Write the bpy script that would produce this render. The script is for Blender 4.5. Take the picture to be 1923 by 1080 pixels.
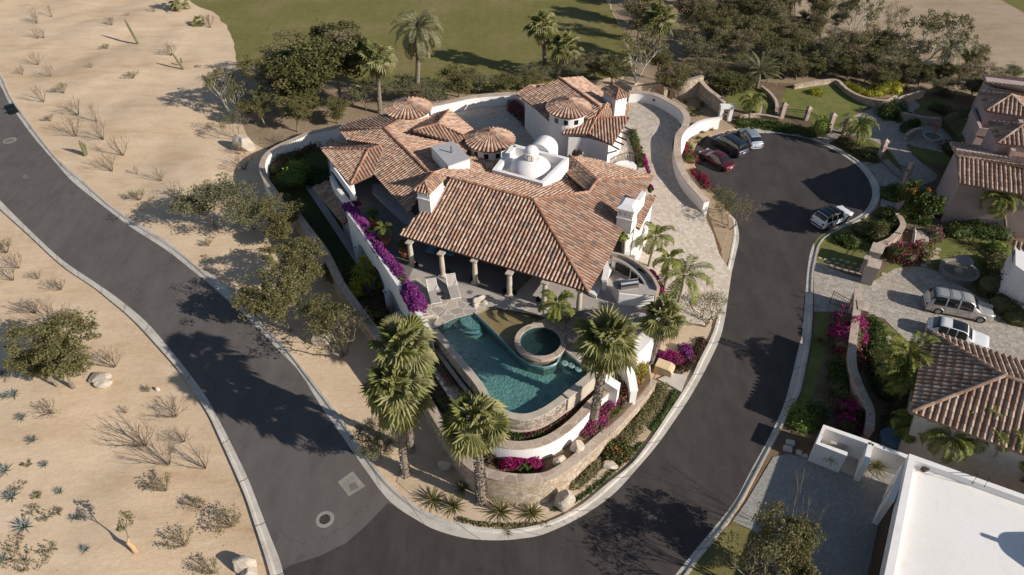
import bpy, bmesh, math, random
import numpy as np
from mathutils import Vector, Matrix, noise, geometry
R = math.radians
for o in list(bpy.data.objects): bpy.data.objects.remove(o)
scene = bpy.context.scene
COL = scene.collection
# ------------------------------------------------------------ camera, sky, sun, exposure
CAM_H = 35.0; PITCH = R(41.3); FPX = 1282.0
cd = bpy.data.cameras.new("camera"); cam = bpy.data.objects.new("camera", cd); COL.objects.link(cam)
cd.sensor_width = 36.0; cd.lens = FPX / 1923 * 36.0; cd.clip_end = 5000; cd.clip_start = 0.5
cam.location = (0, 0, CAM_H); cam.rotation_euler = (math.pi/2 - PITCH, 0, 0)
scene.camera = cam
SUN_AZ = -26.0; SUN_EL = 27.0
w = bpy.data.worlds.new("World"); scene.world = w; w.use_nodes = True
nt = w.node_tree; bg = nt.nodes["Background"]
sky = nt.nodes.new("ShaderNodeTexSky"); sky.sky_type = 'NISHITA'; sky.sun_disc = False
sky.sun_elevation = R(SUN_EL); sky.sun_rotation = R(90 - SUN_AZ); sky.air_density = 1.0; sky.dust_density = 0.6
nt.links.new(sky.outputs[0], bg.inputs[0]); bg.inputs[1].default_value = 0.072
sl = bpy.data.lights.new("sun", 'SUN'); sun = bpy.data.objects.new("sun", sl); COL.objects.link(sun)
sl.energy = 4.6; sl.angle = R(0.5); sl.color = (1.0, 0.93, 0.83)
sd = Vector((math.cos(R(SUN_AZ))*math.cos(R(SUN_EL)), math.sin(R(SUN_AZ))*math.cos(R(SUN_EL)), math.sin(R(SUN_EL))))
sun.rotation_euler = sd.to_track_quat('Z', 'Y').to_euler(); sun.location = (60, -30, 60)
scene.view_settings.view_transform = 'Standard'; scene.view_settings.look = 'None'
scene.view_settings.gamma = 1.0; scene.view_settings.exposure = 0.29
scene.view_settings.use_curve_mapping = False
scene.render.engine = 'CYCLES'

# ------------------------------------------------------------ pixel of the 1923x1080 survey photo -> point at height z
_fw = np.array([0, math.cos(PITCH), -math.sin(PITCH)]); _up = np.array([0, math.sin(PITCH), math.cos(PITCH)]); _rt = np.array([1., 0, 0])
def ray(u, v): return _rt*(u-961.5) + _up*(540-v) + _fw*FPX
O3 = np.array([0, 0, CAM_H])
def P(u, v, z=0.0):
    d = ray(u, v); return O3 + d*((z-CAM_H)/d[2])
def RP(u, v, pl):
    p0, n = pl; d = ray(u, v); return O3 + d*(np.dot(p0-O3, n)/np.dot(d, n))
def plane(p0, az, slope):
    a = R(az); n = np.array([slope*math.cos(a), slope*math.sin(a), 1.0]); return (np.array(p0, float), n/np.linalg.norm(n))
def plane3(a, b, c):
    n = np.cross(b-a, c-a); n /= np.linalg.norm(n)
    if n[2] < 0: n = -n
    return (a, n)
def PZ(pts, z=0.0): return [P(u, v, z) for (u, v) in pts]
def rnd(seed): return random.Random(seed)

# ------------------------------------------------------------ mesh builder
class MB:
    def __init__(s): s.V = []; s.F = []; s.M = []; s.m = 0
    def v(s, p): s.V.append((float(p[0]), float(p[1]), float(p[2]))); return len(s.V)-1
    def f(s, idx): s.F.append(tuple(idx)); s.M.append(s.m)
    def poly(s, pts): s.f([s.v(p) for p in pts])
    def add(s, V, F):
        b = len(s.V); s.V.extend([tuple(map(float, p)) for p in V])
        for f in F: s.f([b+i for i in f])
    def tess(s, pts):
        tris = geometry.tessellate_polygon([[Vector((p[0], p[1], 0)) for p in pts]])
        b = [s.v(p) for p in pts]
        for t in tris:
            a, c, d = [np.array(pts[i]) for i in t]
            cr = (c[0]-a[0])*(d[1]-a[1])-(c[1]-a[1])*(d[0]-a[0])
            s.f([b[i] for i in (t if cr > 0 else t[::-1])])
    def prism(s, pts, z0, z1, cap=True, bottom=False):
        """pts plan outline, z0 scalar, z1 scalar or None to use each point's own z"""
        area = sum(pts[i][0]*pts[(i+1) % len(pts)][1]-pts[(i+1) % len(pts)][0]*pts[i][1] for i in range(len(pts)))
        if area < 0: pts = pts[::-1]
        tz = [(p[2] if z1 is None else z1) for p in pts]
        if cap: s.tess([(p[0], p[1], z) for p, z in zip(pts, tz)])
        if bottom:
            k = len(s.F); s.tess([(p[0], p[1], z0) for p in pts])
            for i in range(k, len(s.F)): s.F[i] = s.F[i][::-1]
        n = len(pts)
        lo = [s.v((p[0], p[1], z0)) for p in pts]; hi = [s.v((p[0], p[1], z)) for p, z in zip(pts, tz)]
        for i in range(n):
            j = (i+1) % n; s.f((lo[i], lo[j], hi[j], hi[i]))
    def box(s, c, size, rz=0.0, rot=None):
        M = rot if rot is not None else Matrix.Rotation(rz, 3, 'Z')
        vs = []
        for z in (-.5, .5):
            for x, y in ((-.5, -.5), (.5, -.5), (.5, .5), (-.5, .5)):
                q = M @ Vector((x*size[0], y*size[1], z*size[2])); vs.append((c[0]+q.x, c[1]+q.y, c[2]+q.z))
        s.add(vs, [(3, 2, 1, 0), (4, 5, 6, 7), (0, 1, 5, 4), (1, 2, 6, 5), (2, 3, 7, 6), (3, 0, 4, 7)])
    def tube(s, pts, rad, n=6, caps=True):
        pts = [Vector(p) for p in pts]
        if not hasattr(rad, '__len__'): rad = [rad]*len(pts)
        rings = []
        for i, p in enumerate(pts):
            d = (pts[min(i+1, len(pts)-1)] - pts[max(i-1, 0)])
            if d.length < 1e-6: d = Vector((0, 0, 1))
            d.normalize(); a = d.cross(Vector((0, 0, 1)) if abs(d.z) < .9 else Vector((1, 0, 0))).normalized(); b = d.cross(a)
            rings.append([s.v(p + (a*math.cos(t) + b*math.sin(t))*rad[i]) for t in [2*math.pi*k/n for k in range(n)]])
        for i in range(len(rings)-1):
            for k in range(n):
                j = (k+1) % n; s.f((rings[i][k], rings[i+1][k], rings[i+1][j], rings[i][j]))
        if caps: s.f(rings[0][::1]); s.f(rings[-1][::-1])
    def lathe(s, c, prof, n=24, a0=0, a1=2*math.pi):
        full = abs(a1-a0-2*math.pi) < 1e-6; cnt = n if full else n+1
        rings = [[s.v((c[0]+r*math.cos(a0+(a1-a0)*k/n), c[1]+r*math.sin(a0+(a1-a0)*k/n), c[2]+z)) for k in range(cnt)] for r, z in prof]
        for i in range(len(rings)-1):
            for k in range(n):
                j = (k+1) % cnt; s.f((rings[i][k], rings[i][j], rings[i+1][j], rings[i+1][k]))
    def build(s, name, mats, parent=None, smooth=False, loc=None):
        if not isinstance(mats, (list, tuple)): mats = [mats]
        off = np.zeros(3)
        if parent is not None and parent.get('_org') is not None: off = np.array(parent['_org'][:])
        elif loc is not None: off = np.array([float(q) for q in loc])
        me = bpy.data.meshes.new(name)
        V = np.array(s.V, dtype=float).reshape(-1, 3) - off
        me.from_pydata(V.tolist(), [], s.F); 
        for m in mats: me.materials.append(m)
        if len(mats) > 1: me.polygons.foreach_set('material_index', s.M)
        if smooth: me.polygons.foreach_set('use_smooth', [True]*len(s.F))
        me.update()
        o = bpy.data.objects.new(name, me); COL.objects.link(o)
        if parent is not None: o.parent = parent
        elif loc is not None: o.location = tuple(float(q) for q in loc)
        o['_org'] = list(map(float, off))
        return o
def tag(o, label=None, cat=None, group=None, kind=None):
    if label: o['label'] = label
    if cat: o['category'] = cat
    if group: o['group'] = group
    if kind: o['kind'] = kind
    return o
def thing(name, label, cat, loc, group=None):
    o = bpy.data.objects.new(name, None); COL.objects.link(o); o.location = tuple(float(q) for q in loc)
    o['_org'] = [float(q) for q in loc]; o.empty_display_size = .5
    return tag(o, label, cat, group)
def children(o): return [c for c in COL.objects if c.parent == o]
KIDS = {}
def copy_tree(o, parent=None):
    c = o.copy(); COL.objects.link(c); c.parent = parent
    for ch in KIDS.get(o.name, []): copy_tree(ch, c)
    return c
def register(o):
    """remember the children of a prototype so that copies are quick"""
    KIDS[o.name] = [c for c in COL.objects if c.parent == o]
    for c in KIDS[o.name]: register(c)
USED = set()
def place(proto, loc, rz=0.0, sc=1.0, label=None, group=None, cat=None):
    if proto.name in USED: o = copy_tree(proto)
    else:
        register(proto); USED.add(proto.name); o = proto
    o.location = tuple(float(q) for q in loc); o.rotation_euler = (0, 0, rz)
    o.scale = (sc, sc, sc) if not hasattr(sc, '__len__') else sc
    tag(o, label, cat, group); return o

# ------------------------------------------------------------ materials
def newmat(name):
    m = bpy.data.materials.new(name); m.use_nodes = True; nt = m.node_tree
    return m, nt, nt.nodes['Principled BSDF']
def nn(nt, t, **kw):
    n = nt.nodes.new(t)
    for k, v in kw.items():
        if k in n.inputs: n.inputs[k].default_value = v
        else: setattr(n, k, v)
    return n
def ramp(nt, fac, stops, interp='LINEAR'):
    r = nt.nodes.new('ShaderNodeValToRGB'); r.color_ramp.interpolation = interp
    e = r.color_ramp.elements
    while len(e) > len(stops): e.remove(e[-1])
    while len(e) < len(stops): e.new(0.5)
    for el, (p, c) in zip(e, stops): el.position = p; el.color = (*c, 1)
    nt.links.new(fac, r.inputs[0]); return r.outputs[0]
def mixc(nt, fac, a, b, mode='MIX'):
    m = nt.nodes.new('ShaderNodeMix'); m.data_type = 'RGBA'; m.blend_type = mode
    for s, v in ((0, fac), (6, a), (7, b)):
        if isinstance(v, (int, float)): m.inputs[s].default_value = v
        elif isinstance(v, tuple): m.inputs[s].default_value = (*v, 1)
        else: nt.links.new(v, m.inputs[s])
    return m.outputs[2]
def bump(nt, b, h, strength=.4, dist=.05, prev=None):
    n = nt.nodes.new('ShaderNodeBump'); n.inputs['Strength'].default_value = strength; n.inputs['Distance'].default_value = dist
    nt.links.new(h, n.inputs['Height'])
    if prev is not None: nt.links.new(prev, n.inputs['Normal'])
    nt.links.new(n.outputs[0], b.inputs['Normal']); return n.outputs[0]
def wpos(nt, sc=(1, 1, 1)):
    g = nt.nodes.new('ShaderNodeNewGeometry'); m = nt.nodes.new('ShaderNodeMapping'); m.inputs['Scale'].default_value = sc
    nt.links.new(g.outputs['Position'], m.inputs[0]); return m.outputs[0]
def noi(nt, vec, scale, detail=4, rough=.55):
    n = nn(nt, 'ShaderNodeTexNoise', Scale=scale, Detail=detail, Roughness=rough)
    nt.links.new(vec, n.inputs['Vector']); return n.outputs[0]
def mat_noise(name, c1, c2, scale=1.0, fine=12.0, rough=.9, bs=.3, bd=.03, c3=None):
    m, nt, b = newmat(name); p = wpos(nt)
    n1 = noi(nt, p, scale, 5); n2 = noi(nt, p, fine, 4, .7)
    c = ramp(nt, n1, [(.35, c1), (.65, c2)])
    c = mixc(nt, .35, c, ramp(nt, n2, [(.3, tuple(x*.62 for x in c1)), (.7, tuple(min(1, x*1.25) for x in (c3 or c2)))]))
    nt.links.new(c, b.inputs['Base Color']); b.inputs['Roughness'].default_value = rough
    b.inputs['Specular IOR Level'].default_value = .25
    bump(nt, b, n2, bs, bd); return m
def mat_plain(name, c, rough=.6, metal=0.0, spec=.4, var=.12, fine=3.0):
    m, nt, b = newmat(name); p = wpos(nt)
    n = noi(nt, p, fine, 4)
    col = ramp(nt, n, [(.3, tuple(x*(1-var) for x in c)), (.7, tuple(min(1, x*(1+var)) for x in c))])
    nt.links.new(col, b.inputs['Base Color']); b.inputs['Roughness'].default_value = rough
    b.inputs['Metallic'].default_value = metal; b.inputs['Specular IOR Level'].default_value = spec
    return m
def mat_island(name, stops, rough=.8, bs=.25, fine=25.0, trans=0.0, const=False, mott=.3):
    """colour picked per loose piece (tile, leaf, stone), broken up by noise"""
    m, nt, b = newmat(name); g = nt.nodes.new('ShaderNodeNewGeometry')
    c = ramp(nt, g.outputs['Random Per Island'], stops, 'CONSTANT' if const else 'LINEAR')
    p = wpos(nt); n = noi(nt, p, fine, 3, .7)
    big = noi(nt, p, fine*.04, 3)
    c = mixc(nt, mott, c, ramp(nt, n, [(.3, (.25, .25, .25)), (.7, (1, 1, 1))]), 'MULTIPLY')
    c = mixc(nt, mott, c, ramp(nt, big, [(.35, (.55, .55, .5)), (.65, (1, 1, 1))]), 'MULTIPLY')
    nt.links.new(c, b.inputs['Base Color']); b.inputs['Roughness'].default_value = rough
    b.inputs['Specular IOR Level'].default_value = .25
    bump(nt, b, n, bs, .01)
    if trans > 0:
        t = nt.nodes.new('ShaderNodeBsdfTranslucent'); nt.links.new(c, t.inputs[0])
        mx = nt.nodes.new('ShaderNodeMixShader'); mx.inputs[0].default_value = trans
        out = nt.nodes['Material Output']
        nt.links.new(b.outputs[0], mx.inputs[1]); nt.links.new(t.outputs[0], mx.inputs[2]); nt.links.new(mx.outputs[0], out.inputs[0])
    return m
def mat_voronoi(name, scale, stops, mortar, mw=.06, rough=.85, bs=.6, bd=.04, warp=.15, sc=(1, 1, 1)):
    m, nt, b = newmat(name); p = wpos(nt, sc)
    nz = nn(nt, 'ShaderNodeTexNoise', Scale=scale*.8, Detail=3.0); nt.links.new(p, nz.inputs['Vector'])
    vm = nt.nodes.new('ShaderNodeVectorMath'); vm.operation = 'MULTIPLY_ADD'
    nt.links.new(nz.outputs['Color'], vm.inputs[0]); vm.inputs[1].default_value = (warp,)*3; nt.links.new(p, vm.inputs[2])
    v1 = nn(nt, 'ShaderNodeTexVoronoi', Scale=scale); v2 = nn(nt, 'ShaderNodeTexVoronoi', Scale=scale, feature='DISTANCE_TO_EDGE')
    nt.links.new(vm.outputs[0], v1.inputs['Vector']); nt.links.new(vm.outputs[0], v2.inputs['Vector'])
    sx = nt.nodes.new('ShaderNodeSeparateColor'); nt.links.new(v1.outputs['Color'], sx.inputs[0])
    c = ramp(nt, sx.outputs[0], stops); n = noi(nt, p, scale*6, 4, .7)
    c = mixc(nt, .35, c, ramp(nt, n, [(.3, (.45, .45, .45)), (.7, (1, 1, 1))]), 'MULTIPLY')
    e = ramp(nt, v2.outputs['Distance'], [(mw*.5, (0, 0, 0)), (mw, (1, 1, 1))])
    c = mixc(nt, e, mortar, c)
    nt.links.new(c, b.inputs['Base Color']); b.inputs['Roughness'].default_value = rough; b.inputs['Specular IOR Level'].default_value = .25
    hm = mixc(nt, .25, e, ramp(nt, n, [(.2, (0, 0, 0)), (.8, (1, 1, 1))])); bump(nt, b, hm, bs, bd)
    return m
# ---- sand with drifts, darker damp patches and fine ripples
def sand_mat(name='sand', k=1.0, tint=(1, 1, 1)):
    m, nt, b = newmat(name); p = wpos(nt)
    T = lambda c: tuple(c[i]*k*tint[i] for i in range(3))
    big = noi(nt, p, .07, 5, .55); mid = noi(nt, wpos(nt, (1, 1.6, 1)), .5, 6, .6); fine = noi(nt, p, 5.0, 5, .75)
    c = ramp(nt, big, [(.37, T((.40, .27, .155))), (.46, T((.55, .405, .27))), (.56, T((.69, .55, .405)))])
    c = mixc(nt, .5, c, ramp(nt, mid, [(.33, T((.40, .275, .165))), (.48, T((.60, .455, .315))), (.7, T((.73, .59, .45)))]))
    c = mixc(nt, .3, c, ramp(nt, fine, [(.3, T((.36, .26, .175))), (.62, T((.76, .63, .48)))]))
    wv = noi(nt, wpos(nt, (.35, 1.1, 1)), .33, 7, .7); c = mixc(nt, .35, c, ramp(nt, wv, [(.38, T((.46, .32, .195))), (.47, T((.64, .50, .36))), (.53, T((.64, .50, .36))), (.66, T((.78, .65, .51)))]))
    vr = nn(nt, 'ShaderNodeTexVoronoi', Scale=1.1); nt.links.new(p, vr.inputs['Vector'])
    peb = ramp(nt, vr.outputs['Distance'], [(.045, (1, 1, 1)), (.07, (0, 0, 0))])
    msk = ramp(nt, noi(nt, p, .35, 2), [(.52, (0, 0, 0)), (.6, (.8, .8, .8))])
    pm = mixc(nt, 1.0, peb, msk, 'MULTIPLY'); c = mixc(nt, pm, c, T((.32, .25, .18)))
    nt.links.new(c, b.inputs['Base Color']); b.inputs['Roughness'].default_value = .95; b.inputs['Specular IOR Level'].default_value = .15
    n1 = bump(nt, b, noi(nt, wpos(nt, (1, 2.2, 1)), 1.3, 5, .65), .34, .12); bump(nt, b, fine, .22, .03, n1)
    return m
M = {}
M['sand'] = sand_mat('sand', 1.0, (1.01, .97, .92))
M['soil'] = mat_noise('soil', (.13, .088, .052), (.21, .15, .093), .5, 7, .95, .5, .06)
M['sandsoil'] = sand_mat('bed_soil', .62, (1, .95, .88))
M['scrubsoil'] = mat_noise('scrub_soil', (.22, .16, .10), (.36, .27, .18), .3, 4, .95, .4, .08)
def grass_mat(name, a, b_, dry, s=.12, k=.45):
    m, nt, b = newmat(name); p = wpos(nt)
    big = noi(nt, p, s, 5, .6); mid = noi(nt, p, 1.3, 5, .7); fine = noi(nt, p, 14, 3, .8)
    c = ramp(nt, big, [(.36, a), (.5, b_), (.62, dry)])
    st_ = nn(nt, 'ShaderNodeTexWave', Scale=.18, Distortion=1.2, Detail=2.0); nt.links.new(p, st_.inputs['Vector']); c = mixc(nt, .16, c, ramp(nt, st_.outputs['Fac'], [(.4, (.55, .58, .5)), (.6, (1, 1, 1))]), 'MULTIPLY')
    c = mixc(nt, k, c, ramp(nt, mid, [(.3, tuple(x*.62 for x in a)), (.7, tuple(x*1.25 for x in b_))]))
    c = mixc(nt, .35, c, ramp(nt, fine, [(.3, tuple(x*.5 for x in a)), (.7, tuple(x*1.5 for x in b_))]))
    nt.links.new(c, b.inputs['Base Color']); b.inputs['Roughness'].default_value = .95; b.inputs['Specular IOR Level'].default_value = .1
    bump(nt, b, fine, .7, .05); return m
M['golf'] = grass_mat('fairway_grass', (.142, .134, .042), (.195, .172, .062), (.28, .22, .12))
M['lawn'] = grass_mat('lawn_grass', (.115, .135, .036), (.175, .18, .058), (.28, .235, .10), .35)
M['shadelawn'] = grass_mat('shade_lawn', (.04, .055, .018), (.06, .075, .025), (.09, .085, .04), .45)  # lawn colours darkened to paint in the lower garden's deep shade
def asphalt(name, a, b_, stains):
    m, nt, b = newmat(name); p = wpos(nt)
    big = noi(nt, p, .16, 5, .6); fine = noi(nt, p, 40, 3, .8); mid = noi(nt, wpos(nt, (1, .35, 1)), .9, 6, .65)
    c = ramp(nt, big, [(.36, a), (.64, b_)])
    c = mixc(nt, stains, c, ramp(nt, mid, [(.36, tuple(x*.72 for x in a)), (.62, tuple(x*1.2 for x in b_))]))
    c = mixc(nt, .25, c, ramp(nt, fine, [(.3, tuple(x*.5 for x in a)), (.7, tuple(x*1.6 for x in b_))]))
    ol = noi(nt, p, 1.1, 3, .5); c = mixc(nt, .5, c, ramp(nt, ol, [(.66, (1, 1, 1)), (.73, (.62, .61, .6))]), 'MULTIPLY')
    pv = nn(nt, 'ShaderNodeTexVoronoi', Scale=.055); nt.links.new(p, pv.inputs['Vector']); ps_ = nt.nodes.new('ShaderNodeSeparateColor'); nt.links.new(pv.outputs['Color'], ps_.inputs[0]); c = mixc(nt, .12, c, ramp(nt, ps_.outputs[0], [(.3, (.7, .7, .7)), (.7, (1, 1, 1))]), 'MULTIPLY')
    wv = nn(nt, 'ShaderNodeTexVoronoi', Scale=.11, feature='DISTANCE_TO_EDGE')
    wn = nn(nt, 'ShaderNodeTexNoise', Scale=.5, Detail=5.0); nt.links.new(p, wn.inputs['Vector'])
    vm = nt.nodes.new('ShaderNodeVectorMath'); vm.operation = 'MULTIPLY_ADD'; nt.links.new(wn.outputs['Color'], vm.inputs[0])
    vm.inputs[1].default_value = (5, 5, 5); nt.links.new(p, vm.inputs[2]); nt.links.new(vm.outputs[0], wv.inputs['Vector'])
    cr = ramp(nt, wv.outputs['Distance'], [(.0, (1, 1, 1)), (.006, (0, 0, 0))])
    c = mixc(nt, mixc(nt, 1.0, cr, (.45, .45, .45), 'MULTIPLY'), c, tuple(x*.55 for x in a))
    nt.links.new(c, b.inputs['Base Color']); b.inputs['Roughness'].default_value = .82; b.inputs['Specular IOR Level'].default_value = .3
    bump(nt, b, fine, .35, .01); return m
M['road'] = asphalt('asphalt_old', (.098, .084, .079), (.132, .115, .109), .35)
M['road2'] = asphalt('asphalt_new', (.044, .036, .034), (.066, .056, .053), .5)
def conc_mat():
    m, nt, b = newmat('concrete_kerb'); p = wpos(nt)
    n = noi(nt, p, .7, 6, .65); f = noi(nt, p, 12, 4, .7)
    c = ramp(nt, n, [(.32, (.34, .30, .255)), (.46, (.50, .455, .40)), (.7, (.62, .575, .52))])
    c = mixc(nt, .3, c, ramp(nt, f, [(.3, (.25, .22, .19)), (.7, (.65, .6, .54))]))
    nt.links.new(c, b.inputs['Base Color']); b.inputs['Roughness'].default_value = .9; bump(nt, b, f, .3, .01); return m
M['conc'] = conc_mat()
M['joint'] = mat_plain('kerb_joint', (.16, .14, .12), .95)
M['paver'] = mat_voronoi('stone_paver', 3.6, [(0, (.44, .37, .30)), (.35, (.56, .48, .40)), (.7, (.64, .56, .47)), (1, (.52, .42, .33))], (.43, .37, .31), .06, .9, .5, .03, .2)
M['pavern'] = mat_voronoi('stamped_paving', 5.0, [(0, (.36, .31, .265)), (.5, (.48, .42, .36)), (1, (.56, .50, .43))], (.28, .24, .205), .05, .9, .7, .04, .5)
M['cobble'] = mat_voronoi('gravel_paver', 9.0, [(0, (.32, .30, .275)), (.5, (.38, .36, .335)), (1, (.44, .42, .39))], (.25, .235, .215), .1, .9, .5, .03, .1)
M['flag'] = mat_voronoi('flagstone', 1.35, [(0, (.34, .285, .24)), (.3, (.46, .40, .34)), (.6, (.40, .345, .31)), (1, (.53, .455, .37))], (.62, .55, .46), .05, .85, .4, .02, .35)
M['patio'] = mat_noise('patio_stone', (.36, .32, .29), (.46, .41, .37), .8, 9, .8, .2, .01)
M['porch'] = mat_noise('porch_tile_shaded', (.13, .115, .105), (.19, .17, .155), .8, 9, .75, .2, .01)  # darkened patio tone; the porch shade is put into the colour
M['basin_shaded'] = mat_noise('shaded_basin_stone', (.22, .20, .18), (.30, .27, .245), .8, 9, .8, .2, .01)  # darker stone tone that paints deep shade onto the fountain
M['stone'] = mat_voronoi('rubble_stone', 3.4, [(0, (.50, .375, .26)), (.35, (.62, .495, .365)), (.7, (.68, .57, .445)), (1, (.43, .31, .225))], (.55, .45, .345), .045, .9, 1.0, .10, .25)
M['cap'] = mat_voronoi('stone_coping', 1.5, [(0, (.45, .35, .275)), (.5, (.54, .43, .345)), (1, (.40, .30, .235))], (.56, .48, .41), .035, .85, .5, .02, .1)
M['poolstone'] = mat_voronoi('ledger_stone', 5.0, [(0, (.26, .20, .16)), (.5, (.46, .38, .32)), (1, (.56, .50, .45))], (.17, .13, .11), .05, .6, .9, .05, .3)
M['white'] = mat_plain('white_stucco', (.80, .77, .745), .85, 0, .2, .06, .5)
def roofcoat():
    m, nt, b = newmat('white_roof_coat'); p = wpos(nt); n = noi(nt, p, .25, 6, .65); f = noi(nt, wpos(nt, (1, .4, 1)), 1.6, 6, .75); q = noi(nt, p, 9, 4, .7)
    c = ramp(nt, n, [(.35, (.72, .67, .62)), (.5, (.81, .775, .74)), (.66, (.84, .81, .78))]); c = mixc(nt, .5, c, ramp(nt, f, [(.30, (.60, .54, .47)), (.40, (.80, .765, .73)), (.7, (.85, .82, .79))])); c = mixc(nt, .2, c, ramp(nt, q, [(.3, (.55, .52, .48)), (.55, (.84, .81, .78))]))
    nt.links.new(c, b.inputs['Base Color']); b.inputs['Roughness'].default_value = .8; bump(nt, b, q, .15, .01); return m
M['white_roof'] = roofcoat()
def stucco():
    m, nt, b = newmat('white_stucco'); p = wpos(nt); n = noi(nt, wpos(nt, (1, 1, .35)), 1.4, 6, .7); q = noi(nt, p, 18, 3, .7)
    c = ramp(nt, n, [(.28, (.66, .615, .565)), (.42, (.79, .76, .735)), (.7, (.83, .805, .785))])
    nt.links.new(c, b.inputs['Base Color']); b.inputs['Roughness'].default_value = .85; b.inputs['Specular IOR Level'].default_value = .2; bump(nt, b, q, .2, .008); return m
M['white'] = stucco()
M['ring'] = mat_noise('worn_concrete', (.22, .20, .18), (.33, .30, .27), 1.2, 12, .95, .3, .01)
M['cream'] = mat_plain('cream_stucco', (.56, .49, .42), .85, 0, .2)
M['pink'] = mat_plain('pink_stucco', (.44, .33, .305), .88, 0, .2, .1, 1.2)
M['tan'] = mat_plain('tan_stucco', (.60, .46, .29), .85, 0, .2)
M['carved'] = mat_noise('carved_stone', (.42, .36, .29), (.54, .47, .39), 1.5, 14, .85, .3, .01)
M['greyroof'] = mat_plain('grey_membrane', (.40, .39, .40), .7, 0, .3, .06)
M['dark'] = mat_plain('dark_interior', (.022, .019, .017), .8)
M['wood'] = mat_plain('dark_wood', (.060, .035, .022), .6)
M['orangewood'] = mat_plain('orange_wood', (.36, .16, .06), .6)
M['iron'] = mat_plain('black_iron', (.012, .012, .013), .45, .6)
M['steel'] = mat_plain('brushed_steel', (.42, .42, .43), .3, 1.0)
M['rock'] = mat_noise('boulder', (.40, .335, .27), (.60, .52, .43), 1.1, 9, .95, .7, .06)
M['clay2'] = mat_plain('ochre_bark', (.46, .30, .17), .85)
M['clay'] = mat_plain('terracotta_pot', (.42, .16, .07), .75)
M['thatch'] = mat_noise('palm_thatch', (.135, .115, .10), (.24, .21, .185), 3, 24, .95, .9, .06)
M['fabric'] = mat_plain('sling_fabric', (.40, .36, .32), .8)
M['bluefab'] = mat_plain('blue_fabric', (.12, .26, .33), .8)
TS = [(0, (.46, .265, .185)), (.16, (.53, .335, .24)), (.34, (.585, .395, .29)), (.54, (.615, .44, .335)), (.66, (.44, .26, .185)), (.80, (.29, .22, .185)), (.88, (.55, .35, .255)), (.95, (.36, .275, .23))]
M['tile'] = mat_island('clay_barrel_tile', TS, .82, .25, 22, 0, True, .22)
M['ridge'] = mat_island('ridge_tile', [(0, (.43, .20, .125)), (.5, (.55, .32, .22)), (.8, (.36, .175, .12))], .85, .25, 22, 0, True, .35)
M['pan'] = mat_noise('roof_pan', (.135, .07, .048), (.21, .12, .085), 1.5, 8, .95, .2, .01)
M['tile2'] = mat_island('weathered_barrel_tile', [(0, (.43, .275, .20)), (.3, (.53, .365, .27)), (.6, (.36, .225, .165)), (.8, (.60, .44, .335))], .85, .25, 22, 0, True, .4)
M['pan2'] = mat_noise('weathered_pan', (.20, .135, .10), (.29, .205, .155), 1.5, 8, .95, .2, .01)
def leafmat(name, cs, tr=.25): 
    n = len(cs); return mat_island(name, [(i/max(1, n-1), c) for i, c in enumerate(cs)], .6, .1, 9.0, tr, False, .3)
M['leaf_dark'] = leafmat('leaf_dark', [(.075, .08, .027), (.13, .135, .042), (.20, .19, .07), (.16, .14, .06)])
M['leaf_olive'] = leafmat('leaf_olive', [(.13, .125, .045), (.20, .19, .072), (.27, .245, .105), (.17, .135, .06)])
M['leaf_grey'] = leafmat('leaf_grey_green', [(.14, .145, .07), (.22, .215, .115), (.28, .265, .155)])
M['leaf_brown'] = leafmat('leaf_brown', [(.22, .17, .10), (.33, .26, .155), (.19, .175, .08), (.42, .34, .23)])
M['leaf_bright'] = leafmat('leaf_bright', [(.10, .16, .03), (.20, .27, .05), (.32, .37, .07)])
M['leaf_yellow'] = leafmat('leaf_yellow', [(.30, .27, .02), (.46, .42, .04), (.16, .2, .03)])
M['leaf_hedge'] = leafmat('leaf_hedge', [(.05, .08, .018), (.09, .13, .03), (.13, .17, .045)])
M['leaf_moss'] = leafmat('leaf_moss', [(.18, .165, .08), (.27, .24, .11), (.25, .205, .12)])
M['leaf_red'] = leafmat('leaf_red_brown', [(.08, .035, .025), (.14, .07, .045), (.07, .07, .03)])
M['palm'] = leafmat('fan_palm_leaf', [(.14, .16, .045), (.24, .255, .08), (.35, .345, .135), (.42, .39, .20)], .3)
M['palmf'] = leafmat('feather_palm_leaf', [(.10, .135, .025), (.20, .23, .045), (.36, .33, .08)], .3)
M['palmg'] = leafmat('date_palm_leaf', [(.17, .175, .085), (.27, .26, .14), (.35, .32, .19)], .3)
M['thatchleaf'] = leafmat('dead_frond', [(.23, .17, .105), (.36, .28, .18), (.17, .12, .07)], .15)
M['purple'] = leafmat('purple_bract', [(.22, .03, .20), (.35, .05, .32), (.47, .12, .43)], .3)
M['magenta'] = leafmat('magenta_bract', [(.30, .008, .10), (.46, .015, .19), (.55, .05, .28)], .3)
M['crimson'] = leafmat('crimson_bract', [(.22, .01, .04), (.38, .02, .08), (.48, .06, .14)], .3)
M['peach'] = leafmat('peach_bract', [(.55, .26, .14), (.62, .34, .2), (.5, .14, .14)], .3)
M['orangeflower'] = leafmat('orange_flower', [(.60, .12, .015), (.68, .2, .03)], .2)
M['bark'] = mat_noise('bark', (.16, .125, .095), (.27, .22, .175), 3, 18, .95, .6, .03)
M['palebark'] = mat_noise('pale_bark', (.52, .48, .44), (.68, .64, .60), 3, 18, .9, .3, .02)
M['twig'] = mat_noise('dry_twig', (.12, .09, .065), (.21, .16, .115), 3, 18, .95, .3, .02)
M['agave'] = leafmat('agave_blade', [(.13, .165, .145), (.21, .25, .225), (.29, .32, .28)], .05)
M['cactus'] = mat_noise('cactus_skin', (.12, .125, .06), (.20, .185, .10), 4, 22, .85, .8, .05)
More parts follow.
